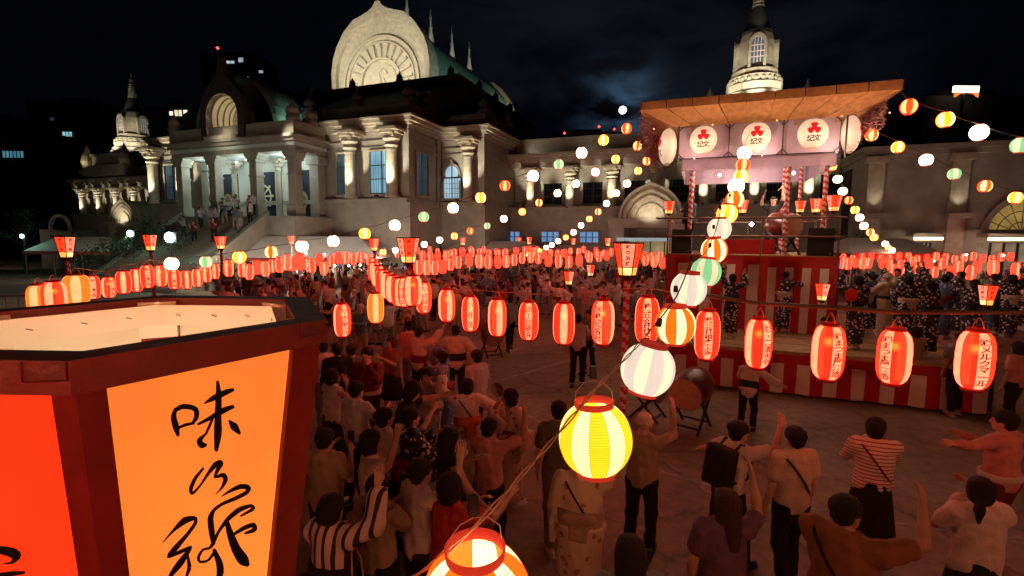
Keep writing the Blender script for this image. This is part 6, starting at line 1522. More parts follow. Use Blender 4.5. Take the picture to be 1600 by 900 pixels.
    if p.get('tote'):
        sd = p.get('fanside', 1); g = MB(); x = .24*sd; g.box(x-.02, x+.07, -.14, .14, .55, .88); g.tube([(x, -.08, .88), (x-.02*sd, -.05, 1.2), (x-.06*sd, 0, 1.40), (x-.02*sd, .05, 1.2), (x, .08, .88)], .008, 5); out.append(('tote_bag', g, None, p['tote']))
    return out
skins = [mat('skin_a', (.52, .31, .21), .55, noise=.08), mat('skin_b', (.60, .38, .27), .55, noise=.08), mat('skin_c', (.42, .24, .16), .55, noise=.08)]
eye_m = mat('eye_dark', (.02, .015, .012), .3); lip_m = mat('lips', (.36, .12, .10), .5)
hair_m = mat('black_hair', (.010, .008, .007), .85, bump=.6, bscale=90); hair_b = mat('brown_hair', (.05, .028, .018), .8, bump=.6, bscale=90); hat_m = mat('pale_hat', (.50, .40, .32), .9); hat_d = mat('dark_cap', (.03, .03, .035), .8)
def cloth(n, rgb): return mat('cloth_'+n, rgb, .9, noise=.22, nscale=7, bump=.8, bscale=11)
c_white, c_cream, c_grey, c_black, c_navy, c_maroon, c_red, c_brown, c_tan, c_purple, c_green, c_blue, c_pink = [cloth(n, c) for n, c in (
 ('white', (.62, .58, .54)), ('cream', (.60, .50, .38)), ('grey', (.25, .24, .24)), ('black', (.012, .011, .012)), ('navy', (.02, .025, .05)), ('maroon', (.17, .02, .025)), ('red', (.42, .03, .03)), ('brown', (.26, .11, .055)), ('tan', (.38, .28, .18)), ('purple', (.14, .08, .13)), ('olive', (.13, .13, .07)), ('denim', (.12, .17, .26)), ('pink', (.60, .26, .24)))]
y_navy = pattern_mat('yukata_navy_white', (.03, .035, .07), (.75, .70, .66), 15, .36); y_pink = pattern_mat('yukata_pink_flowers', (.62, .46, .40), (.42, .06, .06), 9, .26)
y_grey = pattern_mat('yukata_grey_check', (.36, .36, .38), (.60, .58, .56), 12, .32); y_floral = pattern_mat('yukata_cream_floral', (.58, .50, .36), (.34, .16, .06), 8, .28)
y_orange = pattern_mat('yukata_white_stripe', (.62, .54, .48), (.40, .05, .05), 7, .22); y_blue = pattern_mat('yukata_blue_waves', (.10, .14, .28), (.55, .55, .58), 11, .28)
s_thin = pattern_mat('shirt_thin_stripes', (.66, .58, .52), (.22, .04, .045), 26, .24, 'stripe'); y_stripe = pattern_mat('yukata_dark_stripe', (.60, .50, .42), (.035, .02, .03), 13, .34, 'stripe', 'X')
def mesh_of(nm, V, Fc, m):
    return V.mesh(nm, m, True) if isinstance(V, MB) else np_mesh(nm, V, Fc, m)
def person(P, heading, label, group=None, height=1.65, h=.0165, face=True, hands=True, **p):
    parts = person_parts(p, h, hands, face); root = None; s = height/1.65
    for nm, V, Fc, m in parts:
        me = mesh_of(nm, V, Fc, m); o = link(nm, me, root)
        if root is None: root = o; o.location = P; o.rotation_euler = (0, 0, heading); o.scale = (s, s, s); tag(o, label, 'person', group)
    return root
def hd(px, py, z=1.56, base=0.0): q = at_z(px, py, z+base); return Vector((q.x, q.y, base))
AWAY, TOWARD, RIGHT, LEFT = 0.0, pi, -pi/2, pi/2
def look(P): return math.atan2(-P.x, -P.y)
def build_people():
    A = dict
    L = [  # px, py of the head, height, heading, label, pose
     (797, 622, 1.56, 2.5, 'woman in pink flowered yukata holding a round fan, left of the yellow lantern', A(arms=('down', 'face'), top='yukata', topm=y_pink, obim=c_maroon, bot=None, hair='bob', fan=c_tan, stride=.14, shoem=c_white, headturn=-.9, seed=1)),
     (730, 606, 1.58, .35, 'woman in pale yukata with bright orange sash, seen from behind with one arm lifted', A(arms=('wave', 'outlow'), top='yukata', topm=y_orange, obim=cloth('orange', (.75, .17, .03)), obih=.10, bot=None, hair='lowbun', strap=c_black, seed=2)),
     (668, 588, 1.62, 2.9, 'smiling person in grey patterned yukata facing the viewer, behind the bending man in black', A(arms=('clap', 'down'), top='yukata', topm=y_grey, obim=c_maroon, bow=False, bot=None, hair='short', seed=3)),
     (622, 612, 1.70, -1.25, 'man in black shirt and black shorts bending forward clapping, by the striped pole foot', A(arms=('reach', 'clap'), lean=.25, top='tee', topm=c_black, bot='skirt', skirtz=.46, botm=c_black, hair='bob', headpitch=.4, bulk=1.08, seed=4)),
     (574, 556, 1.72, 2.95, 'person in maroon jacket with white belt facing the viewer, hand at the face', A(arms=('face', 'down'), top='shirt', topm=c_maroon, bot='trousers', botm=c_black, belt=c_white, hair='short', bulk=1.1, seed=5)),
     (527, 548, 1.72, .4, 'tall person all in black standing with back turned, beneath the lowest left red lantern', A(arms=('down', 'down'), top='shirt', topm=c_black, bot='trousers', botm=c_black, hair='short', seed=6)),
     (549, 549, 1.66, .2, 'person in grey-blue shirt standing between the black and the maroon figure', A(arms=('down', 'fwd'), top='shirt', topm=c_blue, bot='trousers', botm=c_grey, hair='short', seed=7)),
     (518, 590, 1.58, -.6, 'woman with bare arms and white top near the huge lantern edge, hands at her face', A(arms=('face', 'face'), top='vest', topm=c_white, bot='skirt', skirtz=.3, botm=c_black, hair='bob', seed=8)),
     (642, 512, 1.70, .5, 'person in pink and grey shirt leaning, left of the striped pole behind the maroon one', A(arms=('fwd', 'outlow'), top='shirt', topm=c_pink, bot='trousers', botm=c_grey, hair='short', lean=.2, seed=9)),
     (655, 522, 1.66, -.7, 'drummer in white happi coat holding two sticks, directly right of the striped pole', A(arms=('fwd', 'drumhi'), top='happi', topm=c_white, bot='trousers', botm=c_black, hair='short', sticks=1, obim=c_maroon, bow=False, seed=10)),
     (712, 519, 1.68, .05, 'broad person in white happi coat with headband and dark sash, back to the viewer', A(arms=('outlow', 'hip'), top='happi', topm=c_white, bot='trousers', botm=c_black, hair='short', band=1, obim=c_navy, bow=False, bulk=1.12, seed=11)),
     (578, 693, 1.62, -1.2, 'woman in cream top with black straps in profile, raising her fist beside her head', A(arms=('down', 'up'), top='tee', topm=c_cream, bot='trousers', botm=c_black, hair='bob', strap=c_black, curl={1: 1.1, -1: .4}, seed=12)),
     (507, 690, 1.60, -.2, 'person in beige shirt looking at a white phone, half hidden by the huge lantern post', A(arms=('phone', 'phone'), top='tee', topm=c_tan, bot='trousers', botm=c_black, hair='short', phone=1, seed=13)),
     (517, 800, 1.60, -.35, 'woman in striped yukata with big black bow sash and tan tote, arms raised, bottom left', A(arms=('face', 'up'), top='yukata', topm=y_stripe, obim=c_black, obih=.11, bot=None, hair='lowbun', tote=c_tan, seed=14)),
     (702, 690, 1.62, -1.1, 'woman with long black hair and black top stretching one arm right, above the red-shirted person', A(arms=('clap', 'outlow'), top='vest', topm=c_black, bot='trousers', botm=c_black, hair='long', seed=15)),
     (764, 672, 1.58, -.5, 'person in pinkish shirt with short dark hair fanning, next to the flowered yukata', A(arms=('fwd', 'wave'), top='tee', topm=c_pink, bot='trousers', botm=c_black, hair='short', seed=16)),
     (702, 765, 1.62, -.75, 'person in red shirt with bushy black hair reaching right, above the orange lantern', A(arms=('clap', 'reach'), top='tee', topm=c_red, bot='trousers', botm=c_black, hair='bob', bulk=1.06, seed=17)),
     (908, 730, 1.60, -.25, 'dancer in cream floral yukata mostly hidden behind the yellow lantern, arm raised right', A(arms=('down', 'raise'), top='yukata', topm=y_floral, obim=c_tan, bot=None, hair='bun', lean=.2, bulk=1.15, strap=c_black, seed=18)),
     (873, 645, 1.66, .1, 'person in olive trousers and dark top with white shoes, behind the yellow lantern', A(arms=('down', 'down'), top='tee', topm=c_green, bot='trousers', botm=cloth('khaki', (.22, .17, .10)), hair='short', shoem=c_white, stride=.16, seed=19)),
     (1006, 664, 1.60, -.5, 'elderly man in round pale hat with one arm lifted, right of the yellow lantern', A(arms=('outlow', 'up'), top='shirt', topm=c_tan, bot='trousers', botm=c_black, hair='hat', hairm=hat_m, seed=20)),
     (1143, 678, 1.60, -1.1, 'woman in white vest top with bun and black backpack, turning right with arms spread', A(arms=('outlow', 'wave'), lean=.18, stride=.2, headturn=-.3, top='tee', topm=c_white, bot='trousers', botm=c_black, hair='bun', pack=c_black, seed=21)),
     (1134, 792, 1.62, -.1, 'person with long wavy hair and purple shirt at the bottom, one arm swung up', A(arms=('down', 'up'), headturn=.4, top='tee', topm=c_purple, bot='trousers', botm=c_black, hair='long', hairm=hair_b, seed=22)),
     (1243, 688, 1.66, .15, 'person in plain beige tee, back turned, between the backpack and the striped shirt', A(arms=('down', 'down'), top='tee', topm=c_cream, bot='trousers', botm=c_black, hair='short', strap=c_black, bulk=1.05, seed=23)),
     (1370, 672, 1.62, -.35, 'woman in white shirt with thin dark stripes and long black skirt, strap across her back', A(arms=('clap', 'fwd'), headturn=-.5, top='shirt', topm=s_thin, bot='skirt', skirtz=.22, botm=c_black, hair='bun', strap=c_maroon, bulk=1.1, hem=.9, seed=24)),
     (1322, 805, 1.70, -.75, 'large man in brown tee with dark shoulder strap dancing at the bottom right', A(arms=('fwd', 'wave'), headturn=-.5, top='tee', topm=c_brown, bot='trousers', botm=c_black, hair='short', bulk=1.22, strap=c_black, twist=-.2, seed=25)),
     (1535, 772, 1.60, -.25, 'woman in white ruffled blouse with hair clip and ponytail, arms held forward, bottom right', A(arms=('clap', 'reach'), headturn=-.5, top='tee', topm=c_white, bot='skirt', skirtz=.35, botm=c_black, hair='pony', bulk=1.04, seed=26)),
     (1572, 662, 1.68, .1, 'dancer in pink robe and pale sash stretching the left arm wide, right edge', A(arms=('out', 'fwd'), twist=.25, headturn=.3, top='shirt', topm=c_pink, bot='trousers', botm=c_maroon, hair='short', belt=c_white, bulk=1.12, seed=27)),
     (985, 872, 1.66, .0, 'dark-haired head and shoulders at the bottom edge, right of the yellow lantern', A(arms=('down', 'down'), top='tee', topm=c_grey, bot='trousers', botm=c_black, hair='long', seed=28)),
     (1172, 566, 1.40, -.6, 'crouching man in white robe beside the striped stage skirt, behind the red drum', A(arms=('fwd', 'outlow'), top='happi', topm=c_white, bot='trousers', botm=c_black, hair='short', lean=.35, knee=.12, stride=.22, obim=c_navy, bow=False, seed=29)),
     (904, 500, 1.70, -.3, 'man in white shirt and dark trousers standing alone on the open ground at centre', A(arms=('down', 'fwd'), top='tee', topm=c_white, bot='trousers', botm=c_black, hair='short', seed=30)),
     (922, 492, 1.66, 2.2, 'person in grey top talking with the white-shirted man at centre', A(arms=('down', 'down'), top='tee', topm=c_grey, bot='trousers', botm=c_navy, hair='short', seed=31)),
     (797, 470, 1.66, .3, 'person in black walking at the edge of the open ground, above the white-robed drummer', A(arms=('down', 'down'), top='tee', topm=c_grey, bot='trousers', botm=c_black, hair='short', stride=.2, seed=32)),
     (1290, 505, 1.72, .1, 'man in dark clothes standing against the striped skirt, hidden by the third big lantern', A(arms=('down', 'down'), top='shirt', topm=c_black, bot='trousers', botm=c_black, hair='short', seed=33)),
     (1432, 520, 1.66, .1, 'person with dark backpack and black trousers at the stage skirt, between the two largest lanterns', A(arms=('down', 'fwd'), top='tee', topm=c_tan, bot='trousers', botm=c_black, hair='bob', seed=34)),
     (1502, 530, 1.66, -.2, 'person in black trousers and white shoes beside the stage skirt behind the largest lantern', A(arms=('down', 'down'), top='tee', topm=c_grey, bot='trousers', botm=c_black, hair='short', shoem=c_white, seed=35)),
     (1592, 545, 1.66, .3, 'person in salmon shirt at the far right edge, standing by the stage corner', A(arms=('down', 'fwd'), top='tee', topm=c_pink, bot='trousers', botm=c_black, hair='bob', seed=36)),
     (505, 545, 1.60, .6, 'person in pale shirt glimpsed at the huge lantern corner beside the figure in black', A(arms=('down', 'fwd'), top='tee', topm=c_white, bot='trousers', botm=c_grey, hair='short', seed=37)),
     (600, 655, 1.58, -.9, 'short-haired woman in pale blouse and navy skirt between the bending man and the raised fist', A(arms=('clap', 'clap'), top='tee', topm=c_cream, bot='skirt', botm=c_navy, hair='bun', seed=39)),
     (556, 612, 1.66, -.5, 'man in light shirt with dark trousers behind the woman raising her fist', A(arms=('down', 'fwd'), top='shirt', topm=c_white, bot='trousers', botm=c_navy, hair='short', seed=40)),
     (690, 560, 1.60, 1.2, 'woman in blue wave yukata walking left beside the striped pole foot', A(arms=('down', 'wave'), top='yukata', topm=y_blue, obim=c_red, bot=None, hair='bun', stride=.14, seed=41)),
     (640, 655, 1.62, -1.0, 'woman in navy flowered yukata and red sash below the grey yukata, hands joined', A(arms=('clap', 'fwd'), top='yukata', topm=y_navy, obim=c_red, bot=None, hair='lowbun', seed=42)),
     (655, 742, 1.64, -.8, 'person in white tee seen from behind, just left of the red shirt', A(arms=('down', 'up'), top='tee', topm=c_white, bot='trousers', botm=c_black, hair='short', seed=43)),
     (590, 765, 1.58, -.4, 'woman in tan top with ponytail between the raised fist and the red shirt', A(arms=('clap', 'fwd'), top='tee', topm=c_tan, bot='trousers', botm=c_black, hair='pony', seed=44)),
     (745, 560, 1.68, .9, 'man in light grey shirt watching the drummers from the open ground', A(arms=('down', 'down'), top='tee', topm=cloth('mist', (.45, .44, .44)), bot='trousers', botm=c_navy, hair='short', seed=45)),
     (612, 536, 1.58, 2.6, 'woman with brown hair and dark dress facing the viewer between maroon jacket and striped pole', A(arms=('clap', 'down'), top='tee', topm=c_brown, bot='skirt', botm=c_black, hair='bob', hairm=hair_b, seed=38)),
    ]
    for (px, py, hgt, rz, lab, p) in L:
        P = hd(px, py, 1.545*hgt/1.65); near = py > 560
        person(P, rz, lab, None, hgt, h=.0165 if near else .022, face=py > 540, hands=near, skin=skins[int(px) % 3], **p)
build_people()
# ================================================================== DRUMS, DANCERS, CROWD
def taiko(P, rz, scale, label, tilt=.5, face=c_cream):
    root = empty('taiko_drum', P, rz, label, 'drum', 'drums of the festival players'); root.scale = (scale,)*3
    M = Matrix.Translation((0, 0, .72)) @ Matrix.Rotation(pi/2+tilt, 4, 'X')
    b = MB(); n = 22; pf = [(.27, -.32), (.31, -.2), (.33, 0), (.31, .2), (.27, .32)]
    b.lathe(pf, n); b.v = [tuple(M @ Vector(v)) for v in b.v]; b.build('drum_body', mat('drum_lacquer', (.11, .015, .012), .3, noise=.3), root, True)
    for s_ in (-1, 1):
        h = MB(); h.add([(.262*math.cos(2*pi*i/n), .262*math.sin(2*pi*i/n), .335*s_) for i in range(n)], [tuple(range(n))]); h.v = [tuple(M @ Vector(v)) for v in h.v]; h.build('drum_skin', mat('drum_hide', (.50, .34, .24), .7, noise=.2), root)
        r = MB(); r.tube([(.275*math.cos(2*pi*i/n), .275*math.sin(2*pi*i/n), .32*s_) for i in range(n)], .016, 6, closed=True); r.v = [tuple(M @ Vector(v)) for v in r.v]; r.build('tack_ring', mat('drum_edge', (.45, .30, .22), .6), root)
    for x in (-.24, .24):
        for a, c in (((x, -.32, 0), (x, .26, .62)), ((x*1.05, .32, 0), (x*1.05, -.26, .62))): m = MB(); m.tube([a, c], .028, 6); m.build('stand_leg', mat('stand_black', (.02, .012, .01), .5), root)
    m = MB(); m.tube([(-.26, -.24, .09), (.26, -.24, .09)], .02, 6); m.tube([(-.26, .24, .09), (.26, .24, .09)], .02, 6); m.build('stand_bar', mat('stand_black', (.02, .012, .01), .5), root)
taiko(at_z(1078, 668, 0), -.7, 1.05, 'dark red taiko drum on a folding black stand, right of the white globe', .15)
taiko(at_z(768, 556, 0), .4, .95, 'taiko drum on crossed black legs, above the white happi coat drummer', .5)
taiko(at_z(1012, 652, 0), .9, .9, 'taiko drum peeking out directly behind and under the white globe', .2)
taiko(sw(-.55, 3.5, 3.085), SANG+.5, 1.15, 'big drum on the upper tower floor in front of the drummer', .1)
def variant(h, **p):
    parts = person_parts(p, h, False, False); root = None
    for nm, V, Fc, m in parts:
        o = link(nm, mesh_of(nm, V, Fc, m), root)
        if root is None: root = o
    root.location = (0, 0, -50); return root
def dancers():
    pats = [('navy and white patterned yukata', dict(top='yukata', topm=y_navy, bot=None)), ('pale robe with orange crest and dark sash', dict(top='yukata', topm=c_cream, bot=None))]
    poses = [('raise', 'up'), ('wave', 'reach'), ('up', 'fwd'), ('fwd', 'raise'), ('outlow', 'up')]
    protos = []
    for i, ar in enumerate(poses):
        protos.append(variant(.021, arms=ar, top='yukata', topm=y_navy, obim=c_cream if i % 2 else c_navy, bot=None, hair=['bun', 'short', 'lowbun', 'bob', 'bun'][i], stride=.1, seed=i, shoem=c_white, skin=skins[i % 3]))
    light = variant(.021, arms=('fwd', 'wave'), top='yukata', topm=c_cream, obim=c_navy, bow=False, obih=.05, bot=None, hair='hat', hairm=hat_m, stride=.1, shoem=c_white)
    cr = MB(); cr.add([(.085*math.cos(2*pi*i/14), -.153, 1.25+.085*math.sin(2*pi*i/14)) for i in range(14)], [tuple(range(14))]); cr.build('back_crest', cloth('crest_orange', (.75, .20, .05)), light)
    navy2 = variant(.021, arms=('outlow', 'fwd'), top='yukata', topm=y_blue, obim=c_maroon, bot=None, hair='lowbun', stride=.12, shoem=c_white)
    snaps = [snapshot(p) for p in protos]; sl = snapshot(light); sn = snapshot(navy2)
    D = [(1140, 527, 0, -.5, 'navy yukata dancer at the left end of the stage, before the tower cloth'), (1222, 520, 1, -1.1, 'navy yukata dancer with both arms forward, centred before the tower cloth'),
         (1333, 545, 2, -.3, 'navy yukata dancer beside the tower corner, nearest the red fan'), (1356, 520, 4, .6, 'navy yukata dancer half behind the pale robed dancer'), (1378, 528, 'l', .1, 'pale robed dancer with orange back crest and hat on the stage'),
         (1412, 540, 3, -.2, 'navy yukata dancer between the pale robe and the tall central one'), (1445, 556, 0, .2, 'front navy yukata dancer above the second big lantern from the right'), (1468, 530, 'n', -1.0, 'blue wave yukata dancer turned right, middle of the stage'),
         (1492, 522, 1, .9, 'navy yukata dancer facing left behind the right small bonbori'), (1512, 545, 2, -.6, 'navy yukata dancer near the right small bonbori'), (1432, 512, 4, 2.6, 'navy yukata dancer facing the viewer at the back of the stage'),
         (1395, 508, 0, 2.2, 'navy yukata dancer facing left at the back, behind the pale robe'), (1545, 520, 'n', .4, 'blue wave yukata dancer right of the small bonbori'), (1572, 528, 3, -.4, 'navy yukata dancer second from the right edge of the stage'), (1596, 515, 1, .2, 'navy yukata dancer cut by the right edge of the picture')]
    for i, (px, py, k, rz, lab) in enumerate(D):
        s = sl if k == 'l' else sn if k == 'n' else snaps[k]
        o = copy_snap(s) if s[0] in USED else s[0]; USED.add(s[0])
        P = at_z(px, py, 1.0); P.z = 1.002
        o.location = P; o.rotation_euler = (0, 0, rz); o.scale = (.97+.02*(i % 3),)*3; tag(o, lab, 'person', 'dancers on the low stage')
    f = MB(); c = at_k(1331, 461, 8.6); n = 20; f.add([c+Vector((.115*math.cos(2*pi*i/n), .01*y, .115*math.sin(2*pi*i/n))) for y in (0, 1) for i in range(n)], [tuple(range(n)), tuple(reversed(range(n, 2*n)))]+[(i, (i+1) % n, (i+1) % n+n, i+n) for i in range(n)])
    f.tube([c+Vector((0, .005, -.11)), c+Vector((.02, .005, -.24))], .008, 5)
    tag(f.build('round_fan', cloth('fan_red', (.75, .04, .03)), None), 'bright red round paper fan held by a stage dancer, above the third big lantern', 'fan')
    # tower people
    o = variant(.021, arms=('raise', 'drumhi'), top='tee', topm=c_black, bot='trousers', botm=c_black, hair='short', band=1, sticks=1, skin=skins[1]); o.location = sw(-.75, 4.2, 3.085); o.rotation_euler = (0, 0, 2.6); tag(o, 'drummer in black swinging sticks on the upper tower floor', 'person')
    o = variant(.021, arms=('down', 'fwd'), top='shirt', topm=c_navy, bot='trousers', botm=c_black, hair='short', bulk=1.1, skin=skins[2]); o.location = sw(-3.05, 2.9, 3.085); o.rotation_euler = (0, 0, .6); tag(o, 'man in dark clothes leaning at the left post of the tower floor', 'person')
    o = variant(.021, arms=('fwd', 'down'), top='tee', topm=c_maroon, bot='trousers', botm=c_black, hair='short', skin=skins[0]); o.location = sw(-2.1, 4.6, 3.085); o.rotation_euler = (0, 0, 2.9); tag(o, 'person in maroon shirt at the back of the tower floor, behind the lantern string', 'person')
dancers()
def crowd():
    rg = random.Random(21)
    specs = []
    tops = [('white shirt', c_white, 'tee'), ('pale blue shirt', cloth('pale_blue', (.40, .46, .54)), 'tee'), ('light grey shirt', cloth('light_grey', (.45, .44, .43)), 'shirt'), ('navy patterned yukata', y_navy, 'yukata'), ('cream blouse', c_cream, 'tee'), ('pink yukata', y_pink, 'yukata'), ('brown shirt', c_brown, 'tee'), ('denim shirt', c_blue, 'shirt'), ('red shirt', c_red, 'tee'), ('grey yukata', y_grey, 'yukata'), ('white happi coat', c_white, 'happi'), ('tan shirt', c_tan, 'tee'), ('maroon top', c_maroon, 'tee'), ('blue yukata', y_blue, 'yukata'), ('olive shirt', c_green, 'shirt'), ('pink shirt', c_pink, 'tee')]
    arms = [('down', 'down'), ('clap', 'clap'), ('fwd', 'up'), ('raise', 'down'), ('phone', 'phone'), ('wave', 'outlow'), ('down', 'raise'), ('fwd', 'fwd')]
    hairs = ['short', 'bob', 'bun', 'short', 'long', 'hat', 'short', 'lowbun']
    protos = []
    for i, (nm, m, tp) in enumerate(tops):
        v = variant(.036, arms=arms[i % 8], top=tp, topm=m, bot=None if tp == 'yukata' else ('skirt' if i % 5 == 4 else 'trousers'), botm=[c_black, c_navy, c_grey, c_tan][i % 4], hair=hairs[(i*3) % 8], hairm=hat_m if hairs[(i*3) % 8] == 'hat' else (hair_b if i % 4 == 1 else hair_m), obim=c_maroon if tp == 'yukata' else None, stride=.06+.06*(i % 3), seed=i, skin=skins[i % 3])
        # joined copy for far people
        vs, fs, mi, ms = [], [], [], []
        for o in [v]+kids(v):
            me = o.data; off = len(vs); mt = me.materials[0]
            if mt not in ms: ms.append(mt)
            vs += [tuple(q.co) for q in me.vertices]
            for pl in me.polygons: fs.append(tuple(off+q for q in pl.vertices)); mi.append(ms.index(mt))
        j = MB(); j.v, j.f, j.m = vs, fs, mi
        protos.append((nm, snapshot(v), j.mesh('person', ms, True), (vs, fs, mi, ms)))
    count = 0; rows = {}
    def dmin(px): return np.interp(px, [300, 470, 560, 640, 720, 800, 1045], [15, 13.0, 12.6, 14.0, 16.8, 18.2, 18.8])
    D = 12.6; r = 0
    while D < 26.0:
        X = -D*.66; c = 0; r += 1
        while X < D*.33:
            x = X+rg.uniform(-.28, .28); d = D+rg.uniform(-.35, .35); px = 800+F*x/d; X += 1.10 if D < 17 else 1.42
            if px < 330 or px > 1050 or d < dmin(px)+rg.uniform(-.3, .5): continue
            if 860 < px < 1050 and d < 19: continue
            c += 1; k = rg.randrange(len(protos)); nm, sn, jm, _ = protos[k]
            if d < 17.5: o = copy_snap(sn)
            else: o = link('person', jm)
            o.location = (x, d, 0); o.rotation_euler = (0, 0, rg.choice([rg.uniform(-1.2, 1.2), rg.uniform(-.6, .6)-math.atan2(x-7, 13.5-d), rg.uniform(0, 6.3)])); s = rg.uniform(.93, 1.06); o.scale = (s, s, s)
            tag(o, 'person in %s, %s from the left in the %s row of the crowd' % (nm, ORD[c-1], ORD[r-1]), 'person', 'festival crowd beyond the open ground'); count += 1
        D += 1.28
    # right side crowd behind the stage
    D = 15.5; r = 0
    while D < 27:
        r += 1; c = 0; X = D*.64
        while X < D*1.06:
            x = X+rg.uniform(-.3, .3); d = D+rg.uniform(-.4, .4); X += 1.7; c += 1
            k = rg.randrange(len(protos)); nm, sn, jm, _ = protos[k]; o = link('person', jm); o.location = (x, d, 0); o.rotation_euler = (0, 0, rg.uniform(0, 6.3)); s = rg.uniform(.93, 1.06); o.scale = (s, s, s)
            tag(o, 'person in %s, %s from left in the %s row right of the tower' % (nm, ORD[c-1], ORD[r-1]), 'person', 'festival crowd right of the tower'); count += 1
        D += 2.0
    # on the porch steps
    for i in range(16):
        s, t = rg.uniform(-1, 4.0), rg.uniform(16.0, 19.5); step = max(0, int((t-16.4)/.25)+1); z = 4.9-.17*min(27, step) if t > 16.4 else 4.9
        k = rg.choice([1, 2, 7, 12, 14, 0]); nm, sn, jm, _ = protos[k]; o = link('person', jm); o.location = tw(s, t, z); o.rotation_euler = (0, 0, rg.uniform(2.2, 4.2)); tag(o, 'dim person in %s on the porch steps, %s of those' % (nm, ORD[i]), 'person', 'people watching from the temple steps'); count += 1
    # the far mass that cannot be counted
    vs, fs, mi = [], [], []; ms = []
    V_, F_, M_ = [], [], []; off = 0
    for q in range(300):
        if q < 250: d = rg.uniform(26.5, 36); x = rg.uniform(-.66, .33)*d
        else: d = rg.uniform(26, 33); x = rg.uniform(.64, 1.05)*d
        nm, sn, jm, (v, f, mm, mats_) = protos[rg.randrange(len(protos))]
        a = rg.uniform(0, 6.3); ca, sa = math.cos(a), math.sin(a); s = rg.uniform(.92, 1.06); A = np.array(v)
        B_ = np.stack([(A[:, 0]*ca-A[:, 1]*sa)*s+x, (A[:, 0]*sa+A[:, 1]*ca)*s+d, A[:, 2]*s], 1)
        keep = [i for i, ff in enumerate(f) if A[ff[0], 2] > .7]
        idx = {}
        for m_ in mats_:
            if m_ not in ms: ms.append(m_)
        used = sorted({u for i in keep for u in f[i]}); mp = {u: off+n for n, u in enumerate(used)}
        V_.append(B_[used]); F_ += [tuple(mp[u] for u in f[i]) for i in keep]; M_ += [ms.index(mats_[mm[i]]) for i in keep]; off += len(used)
    j = MB(); j.v = [tuple(t) for t in np.concatenate(V_)]; j.f = F_; j.m = M_
    tag(j.build('crowd', ms, None, True), 'dense far crowd of heads and shoulders before the tents', 'crowd', None, 'stuff')
    for nm, sn, jm, _ in protos:
        for ch in sn[1]: bpy.data.objects.remove(ch[0])
        bpy.data.objects.remove(sn[0])
    print('CROWD', count)
crowd()
# ================================================================== TENTS, TREES, FLOODLIGHTS, SMALL THINGS
tent_m = mat('tent_canvas', (.72, .69, .64), .85, noise=.15, nscale=1); 
def tent(px0, px1, pytop, pyeave, k, label, d=4.0):
    a = at_D(px0, pyeave, k); b = at_D(px1, pyeave, k); zt = at_D((px0+px1)/2, pytop, k).z; W = (b.x-a.x)/2; ze = a.z
    root = empty('festival_tent', ((a.x+b.x)/2, k, 0), 0, label, 'tent', 'white festival tents before the temple'); i_ = min(W*.35, 2.0)
    m = MB(); m.add([(-W, 0, ze), (W, 0, ze), (W, d, ze), (-W, d, ze), (-W+i_, d*.45, zt), (W-i_, d*.45, zt)], [(0, 1, 5, 4), (1, 2, 5), (2, 3, 4, 5), (3, 0, 4)]); m.build('canopy', tent_m, root)
    v = MB(); v.box(-W, W, -.03, -.005, ze-.28, ze); v.build('valance', mat('valance_red', (.30, .05, .04), .8), root)
    n = max(2, int(W*2/3.2)+1)
    for i in range(n+1):
        x = -W+.1+(2*W-.2)*i/n
        for y in (.08, d-.1): p = MB(); p.tube([(x, y, 0), (x, y, ze-.01)], .03, 6); p.build('tent_leg', mat('tent_pole', (.35, .33, .32), .4), root)
tent(300, 594, 369, 402, 33, 'long grey-white tent left of centre below the porch')
tent(36, 172, 370, 392, 40, 'pale tent at the far left behind the first bonbori')
tent(690, 856, 377, 392, 38, 'low grey tent under the blue ground windows')
tent(858, 968, 384, 394, 38.5, 'small dark tent left of the arched doorway')
tent(1330, 1480, 372, 396, 27, 'pale tent under the bright awning tube right of the stage')
leaf_m = mat('night_leaves', (.06, .10, .05), .6, rgb2=(.03, .06, .025), nscale=3)
bark = mat('bark', (.09, .065, .05), .9, noise=.3)
def tree(px, py, k, hgt, rad, label, n=900, cat='tree'):
    g = at_D(px, py, k); base = Vector((g.x, g.y, 0)); rg = random.Random(int(px)); root = empty('leafy_tree', base, 0, label, cat)
    t = MB(); top = Vector((.2, .1, hgt*.7)); t.tube([(0, 0, 0), (.05, 0, hgt*.3), top], [.16, .12, .05], 8)
    cl = []
    for i in range(9):
        a = rg.uniform(0, 6.28); e = Vector((math.cos(a)*rad*rg.uniform(.4, .9), math.sin(a)*rad*rg.uniform(.4, .9), hgt*rg.uniform(.5, .98))); s = Vector((.1, .05, hgt*rg.uniform(.3, .5))); t.tube([s, s.lerp(e, .5)+Vector((0, 0, .1)), e], [.06, .04, .015], 5); cl.append(e)
    t.build('trunk', bark, root)
    m = MB()
    for i in range(n):
        c = rg.choice(cl)+Vector((rg.gauss(0, .32), rg.gauss(0, .32), rg.gauss(0, .28)))*rad*.5; s = rg.uniform(.05, .11)*max(1, rad*.5); u = Vector((rg.gauss(0, 1), rg.gauss(0, 1), rg.gauss(0, .6))).normalized(); v = u.orthogonal().normalized()
        m.add([c-u*s, c+v*s*.5, c+u*s, c-v*s*.5], [(0, 1, 2, 3)])
    tag(m.build('crown', leaf_m, root), None, None, None, 'stuff')
tree(235, 400, 36, 4.2, 2.6, 'dark bushy tree between the two green-white floodlights', 1400)
tree(170, 405, 34, 3.6, 2.2, 'low dark tree behind the first bonbori, left of the floodlights', 1100)
tree(36, 372, 42, 5.6, 1.6, 'slim tree lit green at the far left edge', 700)
tree(300, 395, 35, 4.0, 1.8, 'dark tree right of the bigger floodlight, before the porch stairs', 900)
